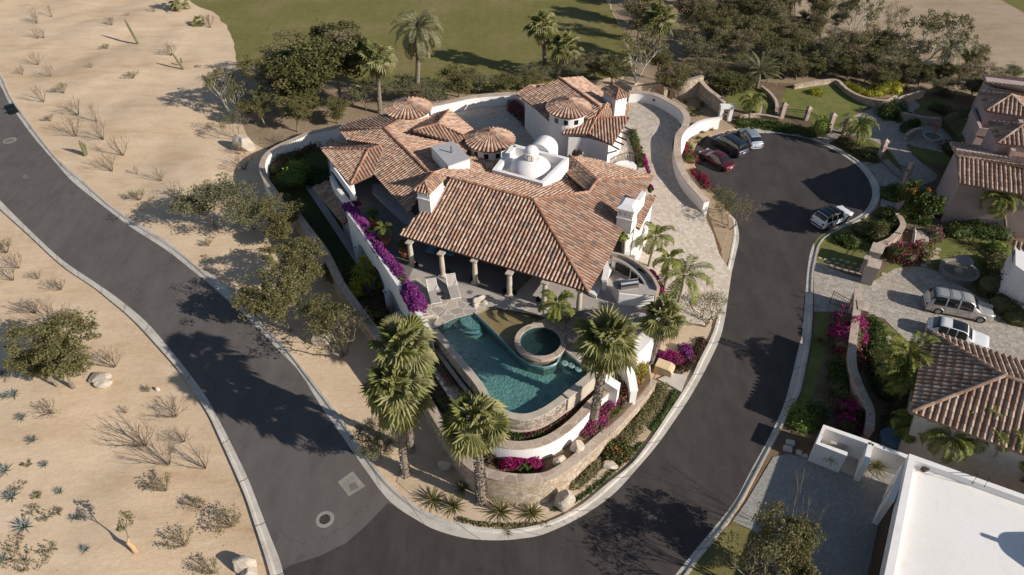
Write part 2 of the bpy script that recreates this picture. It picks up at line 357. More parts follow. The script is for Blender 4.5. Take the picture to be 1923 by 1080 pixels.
M['boots'] = mat_island('palm_boots', [(0, (.18, .15, .13)), (.5, (.44, .40, .37)), (1, (.66, .62, .58))], .95, .5, 20, 0, False, .4)
def water(name, tint, rough, scale, strength):
    m, nt, b = newmat(name); nt.nodes.remove(b); out = nt.nodes['Material Output']
    tr = nn(nt, 'ShaderNodeBsdfTransparent'); tr.inputs[0].default_value = (*tint, 1)
    gl = nn(nt, 'ShaderNodeBsdfGlossy', Roughness=rough); fr = nn(nt, 'ShaderNodeLayerWeight', Blend=.5)
    n = noi(nt, wpos(nt, (1, 1.3, 1)), scale, 4, .6)
    bp = nn(nt, 'ShaderNodeBump', Strength=strength, Distance=.12); nt.links.new(n, bp.inputs['Height'])
    nt.links.new(bp.outputs[0], gl.inputs['Normal']); nt.links.new(bp.outputs[0], fr.inputs['Normal'])
    mx = nt.nodes.new('ShaderNodeMixShader'); pw = nn(nt, 'ShaderNodeMath', operation='POWER'); pw.inputs[1].default_value = 3.2; nt.links.new(fr.outputs['Facing'], pw.inputs[0]); ml = nn(nt, 'ShaderNodeMath', operation='MULTIPLY_ADD'); ml.inputs[1].default_value = .7; ml.inputs[2].default_value = .03; nt.links.new(pw.outputs[0], ml.inputs[0]); nt.links.new(ml.outputs[0], mx.inputs[0]); nt.links.new(tr.outputs[0], mx.inputs[1]); nt.links.new(gl.outputs[0], mx.inputs[2])
    nt.links.new(mx.outputs[0], out.inputs[0]); return m
M['water'] = water('pool_water', (.63, .81, .80), .05, 5.5, 1.0)
M['water2'] = water('shallow_water', (.90, .87, .78), .08, 3.2, .6)
M['poolfloor'] = mat_noise('pool_plaster', (.26, .41, .40), (.46, .62, .60), 1.6, 5.5, .6, 1.0, .25)
M['tubfloor'] = mat_noise('tub_plaster', (.035, .075, .085), (.06, .11, .12), 2, 8, .5, .3, .02)
M['shelffloor'] = mat_noise('pebble_floor', (.31, .245, .135), (.39, .315, .185), 1.5, 9, .7, .3, .02)
M['bluetile'] = mat_noise('blue_mosaic', (.05, .13, .19), (.16, .28, .33), 6, 30, .35, .3, .01)
def carpaint(name, c, metal=.3):
    m, nt, b = newmat(name); b.inputs['Base Color'].default_value = (*c, 1); b.inputs['Metallic'].default_value = metal
    n = noi(nt, wpos(nt), 3.0, 4); 
    cc = ramp(nt, n, [(.3, tuple(x*.9 for x in c)), (.7, tuple(min(1, x*1.06) for x in c))]); nt.links.new(cc, b.inputs['Base Color'])
    b.inputs['Roughness'].default_value = .32; b.inputs['Coat Weight'].default_value = .7; b.inputs['Coat Roughness'].default_value = .08; return m
M['car_white'] = carpaint('paint_white', (.74, .74, .76), 0); M['car_black'] = carpaint('paint_black', (.012, .013, .016), .1)
M['car_red'] = carpaint('paint_maroon', (.095, .010, .018), .3); M['car_navy'] = carpaint('paint_navy', (.022, .028, .045), .4)
M['car_silver'] = carpaint('paint_silver', (.44, .47, .52), .5); M['car_gold'] = carpaint('paint_champagne', (.50, .48, .46), .45)
mg, _nt, _b = newmat('tinted_glass'); _b.inputs['Base Color'].default_value = (.012, .014, .016, 1); _b.inputs['Roughness'].default_value = .05; _b.inputs['Specular IOR Level'].default_value = .8; M['glass'] = mg
M['rubber'] = mat_plain('tyre_rubber', (.018, .018, .018), .85); M['rim'] = mat_plain('alloy_rim', (.42, .42, .42), .35, .8)
M['redlamp'] = mat_plain('red_lens', (.30, .012, .015), .2, 0, .7); M['clearlamp'] = mat_plain('clear_lens', (.62, .62, .62), .15, 0, .8)
M['plate'] = mat_plain('plate', (.62, .62, .60), .5); M['plastic'] = mat_plain('black_plastic', (.022, .022, .023), .55)
M['bluepaint'] = mat_plain('blue_gate', (.03, .16, .26), .5)
# ============================================================ THE GROUND, ROADS, KERBS
LK_road = [(-160,190),(-60,310),(0,376),(62,438),(118,489),(178,530),(221,560),(275,605),(320,657),(362,710),(390,750),(412,790),(425,815),(445,855),(465,897),(482,940),(505,1000),(525,1050),(533,1080),(560,1180),(580,1300)]
LK_out = [(-180,215),(-65,330),(0,393),(56,444),(118,501),(178,542),(203,562),(250,602),(304,660),(340,702),(370,745),(395,785),(410,817),(435,872),(462,935),(477,980),(495,1035),(508,1080),(533,1180),(553,1300)]
IK_road = [(-60,60),(0,160),(16,192),(35,220),(63,258),(101,302),(136,341),(187,382),(246,427),(314,471),(367,513),(385,527),(423,560),(460,593),(500,633),(523,658),(560,696),(601,760),(641,817),(686,882),(731,941),(788,980),(825,998),(880,1012),(940,1015),(985,1011),(1023,1003),(1089,972),(1150,930),(1195,882),(1234,836),(1264,794),(1294,749),(1318,707),(1332,680),(1351,639),(1361,600),(1368,553),(1374,513),(1382,478),(1388,444),(1382,413)]
IK_out = [(-50,40),(0,135),(19,179),(47,220),(94,283),(126,315),(148,332),(195,376),(249,415),(320,459),(383,512),(394,515),(433,547),(473,590),(513,630),(540,658),(566,690),(613,749),(654,806),(698,868),(743,921),(800,962),(870,986),(915,994),(960,996),(1023,984),(1086,954),(1138,912),(1186,873),(1222,827),(1252,782),(1282,737),(1300,707),(1312,680),(1333,639),(1344,609),(1354,560),(1364,512),(1372,473),(1377,441),(1376,413)]
CUL_road = [(1382,413),(1362,392),(1338,365),(1320,342),(1307,315),(1302,295),(1308,272),(1327,256),(1352,251),(1380,250),(1420,250),(1457,251),(1495,256),(1527,264),(1562,280),(1595,300),(1620,322),(1635,347),(1637,372),(1625,395),(1605,410),(1580,422),(1552,436),(1535,447),(1524,467),(1517,500),(1511,572),(1506,629),(1501,647),(1490,695),(1472,760),(1445,820),(1410,884),(1380,941),(1340,992),(1300,1040),(1268,1080),(1190,1180),(1110,1300)]
CULK_road = CUL_road[9:]
CULK_out = [(1375,243),(1420,241),(1445,242),(1482,247),(1520,257),(1557,273),(1595,293),(1628,317),(1646,341),(1652,365),(1645,388),(1627,408),(1602,421),(1580,430),(1552,446),(1540,460),(1533,485),(1527,515),(1525,585),(1521,640),(1512,690),(1502,735),(1490,762),(1466,807),(1418,896),(1385,955),(1350,1005),(1310,1055),(1292,1080),(1215,1180),(1135,1300)]
def xy(pts, z=0): return [P(u, v, z) for u, v in pts]
def resample(pts, n):
    pts = np.array(pts, float); d = np.r_[0, np.cumsum(np.linalg.norm(np.diff(pts, axis=0), axis=1))]
    t = np.linspace(0, d[-1], n); return np.stack([np.interp(t, d, pts[:, k]) for k in range(pts.shape[1])], 1)
def smooth_line(pts, n):
    """Catmull-Rom through the points, then an even resample"""
    pts = [np.array(p, float) for p in pts]; out = []
    for i in range(len(pts)-1):
        p0, p1, p2, p3 = pts[max(i-1, 0)], pts[i], pts[i+1], pts[min(i+2, len(pts)-1)]
        for t in np.linspace(0, 1, 6, endpoint=False):
            out.append(.5*((2*p1)+(p2-p0)*t+(2*p0-5*p1+4*p2-p3)*t*t+(3*p1-p0-3*p2+p3)*t**3))
    out.append(pts[-1]); return resample(out, n)
lk = smooth_line(xy(LK_road), 140); ik = smooth_line(xy(IK_road), 260); ck = smooth_line(xy(CUL_road), 200)
def inpoly(x, y, poly):
    c = False; n = len(poly); j = n-1
    for i in range(n):
        if (poly[i][1] > y) != (poly[j][1] > y) and x < (poly[j][0]-poly[i][0])*(y-poly[i][1])/(poly[j][1]-poly[i][1])+poly[i][0]: c = not c
        j = i
    return c
# two open desert plots get gentle mounds; everything else is level
DES1 = xy([(-60,420),(60,470),(170,562),(240,615),(290,670),(345,745),(385,820),(430,920),(470,1030),(500,1200),(-300,1200),(-400,500)])
DES2 = xy([(-40,60),(60,235),(140,320),(250,400),(330,450),(420,400),(470,330),(480,290),(440,210),(455,130),(430,70),(370,10),(330,-60),(-100,-60)])
def segdist(x, y, poly):
    a = np.array([(p[0], p[1]) for p in poly]); b = np.roll(a, -1, 0); d = b-a; q = np.array([x, y])
    t = np.clip(((q-a)*d).sum(1)/np.maximum((d*d).sum(1), 1e-9), 0, 1); return np.linalg.norm(a+d*t[:, None]-q, axis=1).min()
def gz(x, y):
    for poly in (DES1, DES2):
        if inpoly(x, y, poly):
            s = min(1.0, segdist(x, y, poly)/5.0); s = s*s*(3-2*s)
            h = noise.noise(Vector((x*.09, y*.09, 3.1)))*.55 + noise.noise(Vector((x*.3, y*.3, 7)))*.16 + noise.noise(Vector((x*.9, y*.9, 1)))*.05
            return s*(h+.12)
    return 0.0
mb = MB()
xs = sorted(set([-1800,-900,-400,-200,-140] + list(np.arange(-110, 100.1, 1.1)) + [140,200,400,900,1800]))
ys = sorted(set([-600,-200,-60,-10] + list(np.arange(8, 150.1, 1.1)) + [180,240,400,900,2000]))
for y in ys:
    for x in xs: mb.v((x, y, gz(x, y) if -110 < x < 30 and 8 < y < 150 else 0.0))
nx = len(xs)
for j in range(len(ys)-1):
    for i in range(nx-1): a = j*nx+i; mb.f((a, a+1, a+1+nx, a+nx))
tag(mb.build('ground', M['sand'], smooth=True), kind='structure')
# old grey road on the left, fresh dark asphalt on the right with the turning circle
def sheet(name, pts, mat, z, kind='structure', **kw):
    m = MB(); m.tess([(p[0], p[1], z) for p in pts]); return tag(m.build(name, mat, **kw), kind=kind)
roadL = [tuple(p) for p in lk] + [tuple(p) for p in xy([(700,1300)])] + [tuple(P(700,1180))] + [tuple(p) for p in xy([(640,1080),(660,1040),(700,1003),(735,972),(760,966)])] + [tuple(p) for p in ik[:int(260*.60)][::-1] if p[0] < P(760,960)[0]]
sheet('road', roadL, M['road'], .006)
roadR = [tuple(p) for p in xy([(520,1080),(545,1062),(600,1045),(650,1020),(690,985),(728,945)])] + [tuple(p) for p in ik if p[0] > P(735,943)[0] and p[1] < 70 and p[0] > -20][0:] + [tuple(p) for p in ck[1:]] + [tuple(p) for p in xy([(560,1300),(535,1180)])]
sheet('road_new_asphalt', roadR, M['road2'], .012)
def kerb(name, a, b, n):
    A = smooth_line(xy(a), n); B = smooth_line(xy(b), n); m = MB(); prof = [(0, .02), (.55, .035), (.72, .125), (1.0, .14), (1.0, -.02)]
    rows = []
    for i in range(n): rows.append([m.v((A[i][0]+(B[i][0]-A[i][0])*t, A[i][1]+(B[i][1]-A[i][1])*t, z)) for t, z in prof])
    for i in range(n-1):
        for k in range(len(prof)-1): m.f((rows[i][k], rows[i][k+1], rows[i+1][k+1], rows[i+1][k]))
    m.m = 1; d = 0
    for i in range(1, n):
        d += np.linalg.norm(A[i]-A[i-1])
        if d > 3.0:
            d = 0; t = (A[i]-A[i-1])/np.linalg.norm(A[i]-A[i-1])*.03
            for k in range(3):
                q = [A[i]+(B[i]-A[i])*prof[k][0], A[i]+(B[i]-A[i])*prof[k+1][0]]
                m.poly([(q[0][0]-t[0], q[0][1]-t[1], prof[k][1]+.004), (q[0][0]+t[0], q[0][1]+t[1], prof[k][1]+.004), (q[1][0]+t[0], q[1][1]+t[1], prof[k+1][1]+.004), (q[1][0]-t[0], q[1][1]-t[1], prof[k+1][1]+.004)])
    tag(m.build(name, [M['conc'], M['joint']]), kind='structure')
kerb('kerb', LK_road, LK_out, 150); kerb('kerb', IK_road, IK_out, 300); kerb('kerb', CULK_road, CULK_out, 220)
# golf fairway, dormant fairway, scrub floor
def ragged(line, a=.35):
    return [(p_[0]+a*noise.noise(Vector((p_[0]*.8, p_[1]*.8, 4))), p_[1]+a*noise.noise(Vector((p_[0]*.8, p_[1]*.8, 9))), 0) for p_ in line]
sheet('fairway', ragged(smooth_line(xy([(345,-10),(372,12),(405,25),(428,55),(440,85),(446,115),(455,135),(520,150),(620,150),(700,165),(800,172),(900,178),(980,172),(1060,150),(1130,150),(1180,128),(1196,100),(1188,75),(1165,50),(1150,25),(1140,0),(1120,-60),(1100,-160),(200,-160),(280,-60)]), 260)), M['golf'], .02)
sheet('dormant_fairway', xy([(1470,-140),(1490,0),(1500,60),(1560,95),(1700,130),(1830,150),(1923,155),(2200,170),(2300,-140)]), sand_mat('dormant_turf', .62, (1.0, .99, .97)), .018)
sheet('distant_lawn', xy([(1850,-30),(1880,0),(1923,24),(2100,60),(2200,-60)]), M['golf'], .026)
sheet('scrub_floor', xy([(1150,20),(1196,100),(1170,150),(1230,160),(1330,170),(1500,160),(1640,185),(1760,175),(1923,190),(2100,190),(2100,150),(1830,148),(1700,128),(1560,92),(1500,55),(1480,-100),(1130,-100)]), M['scrubsoil'], .014)
sheet('scrub_floor', smooth_line(xy([(410,140),(470,120),(560,140),(720,170),(980,178),(970,176),(800,205),(700,225),(640,238),(560,262),(520,285),(470,262),(450,210)]), 60), M['scrubsoil'], .028)
# planted verge round the tip of the island
sheet('verge', smooth_line(xy([(745,905),(800,950),(870,975),(960,985),(1023,975),(1086,945),(1138,903),(1182,862),(1218,818),(1248,773),(1277,730),(1300,690),(1325,640),(1335,612),(1290,600),(1260,640),(1215,735),(1140,830),(1060,905),(960,935),(870,915),(800,850),(760,860)]), 120), sand_mat('verge_sand', .9), .03)
# ---- drains and manholes on the left road
def on_road(name, label, cat, pts, u, v, z=.02): pass
t = thing('manhole', 'round iron manhole cover in a pale concrete ring near the bottom of the left road', 'manhole', P(610,975))
m = MB(); c = P(610,975,.018); m.lathe(c, [(0, 0), (.50, 0), (.52, -.006)], 28); m.build('concrete_ring', M['ring'], t)
m = MB(); c = P(610,975,.026); m.lathe(c, [(0, 0), (.30, 0), (.31, -.006)], 24); m.build('cover', mat_voronoi('iron_cover', 14, [(0, (.05,.045,.045)), (1, (.10,.09,.085))], (.02,.02,.02), .12), t)
t = thing('manhole', 'round manhole in a pale oval ring far up the left road beside the drain grate', 'manhole', P(18,264))
m = MB(); m.lathe(P(18,264,.018), [(0, 0), (.62, 0), (.64, -.006)], 28); m.build('concrete_ring', M['ring'], t)
m = MB(); m.lathe(P(18,264,.026), [(0, 0), (.44, 0), (.45, -.006)], 24); m.build('cover', M['joint'], t)
t = thing('utility_cover', 'square concrete utility pad with a dark metal hatch in the road bend', 'utility cover', P(658,907))
m = MB(); m.tess(xy([(634,905),(662,885),(686,913),(655,932)], .018)); m.build('concrete_pad', M['ring'], t)
m = MB(); m.tess(xy([(655,910),(668,905),(674,916),(659,923)], .026)); m.build('hatch', M['joint'], t)
t = thing('storm_drain', 'dark twin iron drain grate in the kerb at the far left road edge', 'drain', P(21,206))
for a in (0, 1):
    m = MB(); o = a*8
    for k in range(7):
        q = P(11+a*4+k*1.9, 202+o-k*.4, .15); m.box(q, (.07, .62, .06), R(-30))
    m.build('grate', M['iron'], t)
m = MB(); m.prism(xy([(9,200),(25,195),(36,211),(19,216)], .02), -.02, .13); m.build('frame', M['iron'], t)
tag((lambda m: (m.tess(xy([(41,330),(48,327),(54,332),(50,336),(43,335)], .02)), m.build('asphalt_patch', M['joint']))[1])(MB()), kind='structure')
# ============================================================ PLANT BUILDERS (built round the origin)
def leaf_quads(mb, pts, size, rr, flat=.0, jag=True):
    """one small bent leaf-clump per point"""
    n = len(pts)
    if n == 0: return
    g = np.random.default_rng(rr.randint(0, 10**9))
    pts = np.asarray(pts)
    a = g.normal(size=(n, 3)); a[:, 2] *= .7; a /= np.linalg.norm(a, axis=1)[:, None]+1e-9
    b = g.normal(size=(n, 3)); b -= (a*b).sum(1)[:, None]*a; b /= np.linalg.norm(b, axis=1)[:, None]+1e-9
    s = size*g.uniform(.55, 1.35, n)[:, None]
    nrm = np.cross(a, b)
    q = [pts - a*s*.9, pts + b*s*.5 + nrm*s*.12, pts + a*s, pts - b*s*.5 + nrm*s*.12]
    base = len(mb.V); V = np.stack(q, 1).reshape(-1, 3)
    mb.V.extend(map(tuple, V.tolist()))
    for i in range(n):
        k = base+i*4; mb.F.append((k, k+1, k+2)); mb.F.append((k, k+2, k+3)); mb.M.append(mb.m); mb.M.append(mb.m)
def clumps(g, centers, rad, per, squash=.75):
    out = []
    for c in centers:
        r = rad*g.uniform(.6, 1.3); n = int(per*g.uniform(.6, 1.4))
        d = g.normal(size=(n, 3)); d /= np.linalg.norm(d, axis=1)[:, None]; rr = r*g.uniform(.25, 1, n)**.5
        p = c + d*rr[:, None]*np.array([1, 1, squash]); out.append(p)
    return np.concatenate(out)
def branch_tree(mb, rr, base, d, L, r, depth, tips, spread=.6, up=.25, sides=5, wig=.18, minr=.008, split=(2, 3), short=.72):
    pts = [Vector(base)]; rad = [r]; dd = Vector(d).normalized(); p = Vector(base); n = 3
    for i in range(n):
        dd = (dd + Vector((rr.uniform(-wig, wig), rr.uniform(-wig, wig), rr.uniform(-wig*.5, wig)))).normalized()
        p = p + dd*(L/n); pts.append(p.copy()); rad.append(max(minr, r*(1-.45*(i+1)/n)))
    mb.tube(pts, rad, max(3, sides))
    if depth <= 1 : tips.append((np.array(p), np.array(dd)))
    if depth == 0: return
    k = rr.randint(*split)
    for j in range(k):
        a = 2*math.pi*(j/k)+rr.uniform(-.6, .6); t = dd.cross(Vector((0, 0, 1)) if abs(dd.z) < .9 else Vector((1, 0, 0))).normalized(); bt = dd.cross(t)
        nd = (dd + (t*math.cos(a)+bt*math.sin(a))*rr.uniform(spread*.6, spread*1.3) + Vector((0, 0, up))).normalized()
        branch_tree(mb, rr, p if rr.random() < .7 else pts[2], nd, L*rr.uniform(short*.8, short*1.2), max(minr, r*.58), depth-1, tips, spread, up, max(3, sides-1), wig, minr, split, short)
def make_tree(name, seed, H, W, leaf, bark='bark', lsize=.16, per=90, depth=4, crad=.55, trunk=.13, stems=1, spread=.75, up=.15, squash=.75, bare=0.0, lean=(0, 0)):
    """root of a tree of about height H and crown width W; thing > trunk, crown"""
    rr = rnd(seed); g = np.random.default_rng(seed); t = thing(name, None, None, (0, 0, 0))
    tm = MB(); tips = []
    for s in range(stems):
        a = 2*math.pi*s/stems+rr.random(); sp = .15 if stems == 1 else .65
        branch_tree(tm, rr, (0, 0, -.1), (math.cos(a)*sp+lean[0], math.sin(a)*sp+lean[1], 1), H*.34, trunk if stems == 1 else trunk*.7, depth, tips, spread, up, 6)
    T = np.array([p for p, _ in tips]); mz = T[:, 2].max(); mw = np.abs(T[:, :2]-T[:, :2].mean(0)).max()
    sx = (W/2-crad*.6)/max(mw, .1); sz = (H-crad*.5)/mz; S = np.array([sx, sx, sz]); ctr = np.array([*(T[:, :2].mean(0)), 0])*np.array([1, 1, 0])
    V = np.array(tm.V); k = np.clip(V[:, 2:3]/mz, 0, 1)
    V2 = V*S; V2[:, :2] = V[:, :2]*(1+(sx-1)*np.clip(V[:, 2:3]/mz*1.6, 0, 1)); tm.V = [tuple(v) for v in V2]
    T2 = T*S; tm.build('trunk', M[bark], t)
    keep = T2[g.random(len(T2)) >= bare]; lowz = T2.copy(); lowz[:, :2] *= .62; lowz[:, 2] *= g.uniform(.62, .86, len(T2)); lowz = lowz[g.random(len(T2)) >= .35+bare*.6]
    half = T2*np.array([.86, .86, 1])+g.normal(size=T2.shape)*np.array([.35, .35, .22]); half = half[g.random(len(T2)) >= bare*1.3]
    keep = np.concatenate([keep, lowz, half]) if per > 30 else keep
    lm = MB(); leaf_quads(lm, clumps(g, keep, crad, per, squash), lsize, rr); lm.build('crown', M[leaf], t)
    return t
def bare_shrub(name, seed, H, W, mat='twig', stems=7, depth=2, r=.02, spread=.5, lean=0.0, leaf=None, lper=3):
    rr = rnd(seed); m = MB(); tips = []
    for s in range(stems):
        a = 2*math.pi*s/stems+rr.uniform(-.4, .4); k = W/H*.55*rr.uniform(.5, 1.2)
        branch_tree(m, rr, (0, 0, -.05), (math.cos(a)*k, math.sin(a)*k, 1), H*.5, r, depth, tips, spread, .3, 3, .16, .006, (2, 3), .62)
    mz = max(v[2] for v in m.V); m.V = [(v[0]*H/mz, v[1]*H/mz, v[2]*H/mz) for v in m.V]
    if leaf:
        m.m = 1; g = np.random.default_rng(seed); leaf_quads(m, clumps(g, [p*H/mz for p, _ in tips], .16, lper), .05, rr)
        return m.build(name, [M[mat], M[leaf]])
    return m.build(name, M[mat])
def rosette(name, seed, n, L, wdt, mat, elev=(15, 80), fold=.25, droop=.15, tipmat=None):
    rr = rnd(seed); m = MB()
    for i in range(n):
        a = i*2.39996+rr.uniform(-.15, .15); e = R(elev[1]-(elev[1]-elev[0])*(i/n)**.8+rr.uniform(-6, 6)); l = L*rr.uniform(.8, 1.1)
        d = Vector((math.cos(a)*math.cos(e), math.sin(a)*math.cos(e), math.sin(e))); s = Vector((-math.sin(a), math.cos(a), 0)); u = s.cross(d)
        pts = []
        for t, ww in ((0, .6), (.3, 1), (.7, .7), (1, .04)):
            c = d*l*t - Vector((0, 0, 1))*droop*l*t*t; pts.append([m.v(c-s*wdt*ww*.5-u*wdt*fold*-.6), m.v(c), m.v(c+s*wdt*ww*.5+u*wdt*fold*.6)])
        for k in range(3):
            for j in range(2): m.f((pts[k][j], pts[k+1][j], pts[k+1][j+1], pts[k][j+1]))
    return m.build(name, M[mat])
def fan_frond(m, rr, org, az, el, pet, rad, droop=.5, nseg=27):
    d = Vector((math.cos(az)*math.cos(el), math.sin(az)*math.cos(el), math.sin(el))); s = Vector((-math.sin(az), math.cos(az), 0)); u = s.cross(d)*-1
    if u.z < 0: u = -u
    hub = org + d*pet - Vector((0, 0, pet*.12)); m.tube([org, org+d*pet*.5, hub], [.025, .02, .014], 3, False)
    fd = (d - Vector((0, 0, droop*.55))).normalized(); fu = s.cross(fd); fu = fu if fu.z > 0 else -fu
    twist = rr.uniform(-.5, .5); s2 = (s*math.cos(twist)+fu*math.sin(twist)); fu2 = (fu*math.cos(twist)-s*math.sin(twist))
    spanA = rr.uniform(1.75, 2.15); hv = m.v(hub); prev = None
    for i in range(nseg+1):
        a = -spanA + 2*spanA*i/nseg; q = math.cos(a); ln = rad*(1-.28*(abs(a)/spanA)**2)*rr.uniform(.93, 1.05)
        dirr = (fd*q + s2*math.sin(a)); pleat = (.045 if i % 2 else -.045)*rad*1.6
        mid = hub + dirr*ln*.66 + fu2*(pleat - .10*ln*abs(math.sin(a))) + fu2*(.10*ln) - Vector((0, 0, .06*ln))
        mv = m.v(mid)
        if prev is not None:
            m.f((hv, prev[0], mv))
            am = a - spanA/nseg; dm = (fd*math.cos(am)+s2*math.sin(am)); tip = hub + dm*ln*rr.uniform(.94, 1.14) + fu2*(.03*ln) - Vector((0, 0, (.14+droop*.30)*ln*rr.uniform(.4, 1.6)))
            m.f((prev[0], m.v(tip), mv))
        prev = (mv,)
def palm_trunk(m, rr, base, top, r0, r1, boots=True):
    b = Vector(base); t = Vector(top); n = 14; ph = rr.random()*3; off = Vector((rr.uniform(-.1, .1), rr.uniform(-.1, .1), 0))
    pts = [b.lerp(t, i/n)+off*math.sin(math.pi*i/n) for i in range(n+1)]; rad = [r0*1.25 if i == 0 else r0+(r1-r0)*i/n for i in range(n+1)]
    m.tube(pts, rad, 10); return pts, rad
def add_boots(m, rr, pts, rad, f0=.0, dens=30):
    L = (pts[-1]-pts[0]).length
    for k in range(int(L*dens)):
        t = f0+(1-f0)*rr.random(); i = min(int(t*(len(pts)-1)), len(pts)-2); f = t*(len(pts)-1)-i
        c = pts[i].lerp(pts[i+1], f); r = rad[i]*(1-f)+rad[i+1]*f; a = rr.uniform(0, 6.283)
        d = Vector((math.cos(a), math.sin(a), 0)); s = Vector((-d.y, d.x, 0)); o = c+d*r*.9; h = rr.uniform(.12, .24)
        x = [m.v(o-s*.05), m.v(o+s*.05), m.v(o+d*.10+Vector((0, 0, h))+s*.025), m.v(o+d*.10+Vector((0, 0, h))-s*.025), m.v(o+Vector((0, 0, h*.6)))]
        m.f((x[0], x[1], x[2], x[3])); m.f((x[1], x[4], x[2])); m.f((x[0], x[3], x[4]))
def fan_palm(loc, top, label, seed, nf=38, rad=.85, pet=1.0, r0=.24, skirt=26, boots=True, group='fan palms round the villa', dens=30):
    rr = rnd(seed); t = thing('fan_palm', label, 'palm tree', loc, group)
    loc = Vector([float(q) for q in loc]); top = Vector([float(q) for q in top])
    m = MB(); pts, rads = palm_trunk(m, rr, loc-Vector((0, 0, .1)), top, r0, r0*.8); tr = m.build('trunk', M['bark'], t)
    if boots: m = MB(); add_boots(m, rr, pts, rads, 0, dens); m.build('leaf_bases', M['boots'], tr)
    m = MB()
    for i in range(nf):
        e = R(86-128*((i+.5)/nf)**.9+rr.uniform(-11, 11)); fan_frond(m, rr, top+Vector((0, 0, .1)), i*2.39996+rr.uniform(-.35, .35), e, pet*rr.uniform(.65, 1.2), rad*rr.uniform(.68, 1.15), .1+.6*(i/nf)+rr.uniform(-.1, .25))
    m.build('crown', M['palm'], t)
    if skirt:
        m = MB()
        for i in range(skirt): fan_frond(m, rr, top-Vector((0, 0, rr.uniform(.1, .7))), i*2.39996, R(rr.uniform(-78, -45)), pet*.55, rad*.75, .9, 12)
        m.build('dead_fronds', M['thatchleaf'], t)
    return t
def feather_frond(m, rr, org, az, el, L, wid=.5, arch=.9, nl=24, lw=.035, vee=.35):
    pts = []; d = Vector((math.cos(az), math.sin(az), 0)); s = Vector((-d.y, d.x, 0)); e = el; p = Vector(org); ds = L/10
    pts.append(p.copy())
    for i in range(10): p = p + (d*math.cos(e)+Vector((0, 0, math.sin(e))))*ds; e -= arch/10*(1+i*.12); pts.append(p.copy())
    m.tube(pts, [.022*(1-.8*i/10) for i in range(11)], 3, False)
    for k in range(nl):
        t = .14+.86*k/(nl-1); i = min(int(t*10), 9); c = pts[i].lerp(pts[i+1], t*10-i); dd = (pts[i+1]-pts[i]).normalized()
        l = wid*(math.sin(math.pi*(t*.86+.1))**.6)*rr.uniform(.85, 1.1)
        for sg in (-1, 1):
            ld = (s*sg+dd*.75+Vector((0, 0, vee-rr.uniform(0, .25)))).normalized(); mid = c+ld*l*.55; tip = c+ld*l-Vector((0, 0, l*rr.uniform(.18, .42)))
            a = m.v(c-dd*lw*.4); b = m.v(c+dd*lw*.6); m.f((a, m.v(mid-dd*lw), m.v(tip), m.v(mid+dd*lw), b))
def feather_palm(loc, top, label, seed, nf=14, L=1.9, wid=.5, leaf='palmf', r0=.1, arch=1.3, el=(75, -5), group='feather palms', skirt=0, lw=.035, nl=24, bark='bark', name='feather_palm'):
    rr = rnd(seed); t = thing(name, label, 'palm tree', loc, group)
    loc = Vector([float(q) for q in loc]); top = Vector([float(q) for q in top])
    m = MB(); pts, rads = palm_trunk(m, rr, loc-Vector((0, 0, .1)), top, r0, r0*.75); m.build('trunk', M[bark], t)
    m = MB()
    for i in range(nf): feather_frond(m, rr, top, i*2.39996+rr.uniform(-.25, .25), R(el[0]+(el[1]-el[0])*(i+.5)/nf+rr.uniform(-6, 6)), L*rr.uniform(.85, 1.1), wid, arch, nl, lw)
    m.build('crown', M[leaf], t)
    if skirt:
        m = MB()
        for i in range(skirt): feather_frond(m, rr, top-Vector((0, 0, .15)), i*2.39996, R(rr.uniform(-60, -25)), L*.8, wid*.6, .6, nl, lw)
        m.build('dead_fronds', M['thatchleaf'], t)
    return t
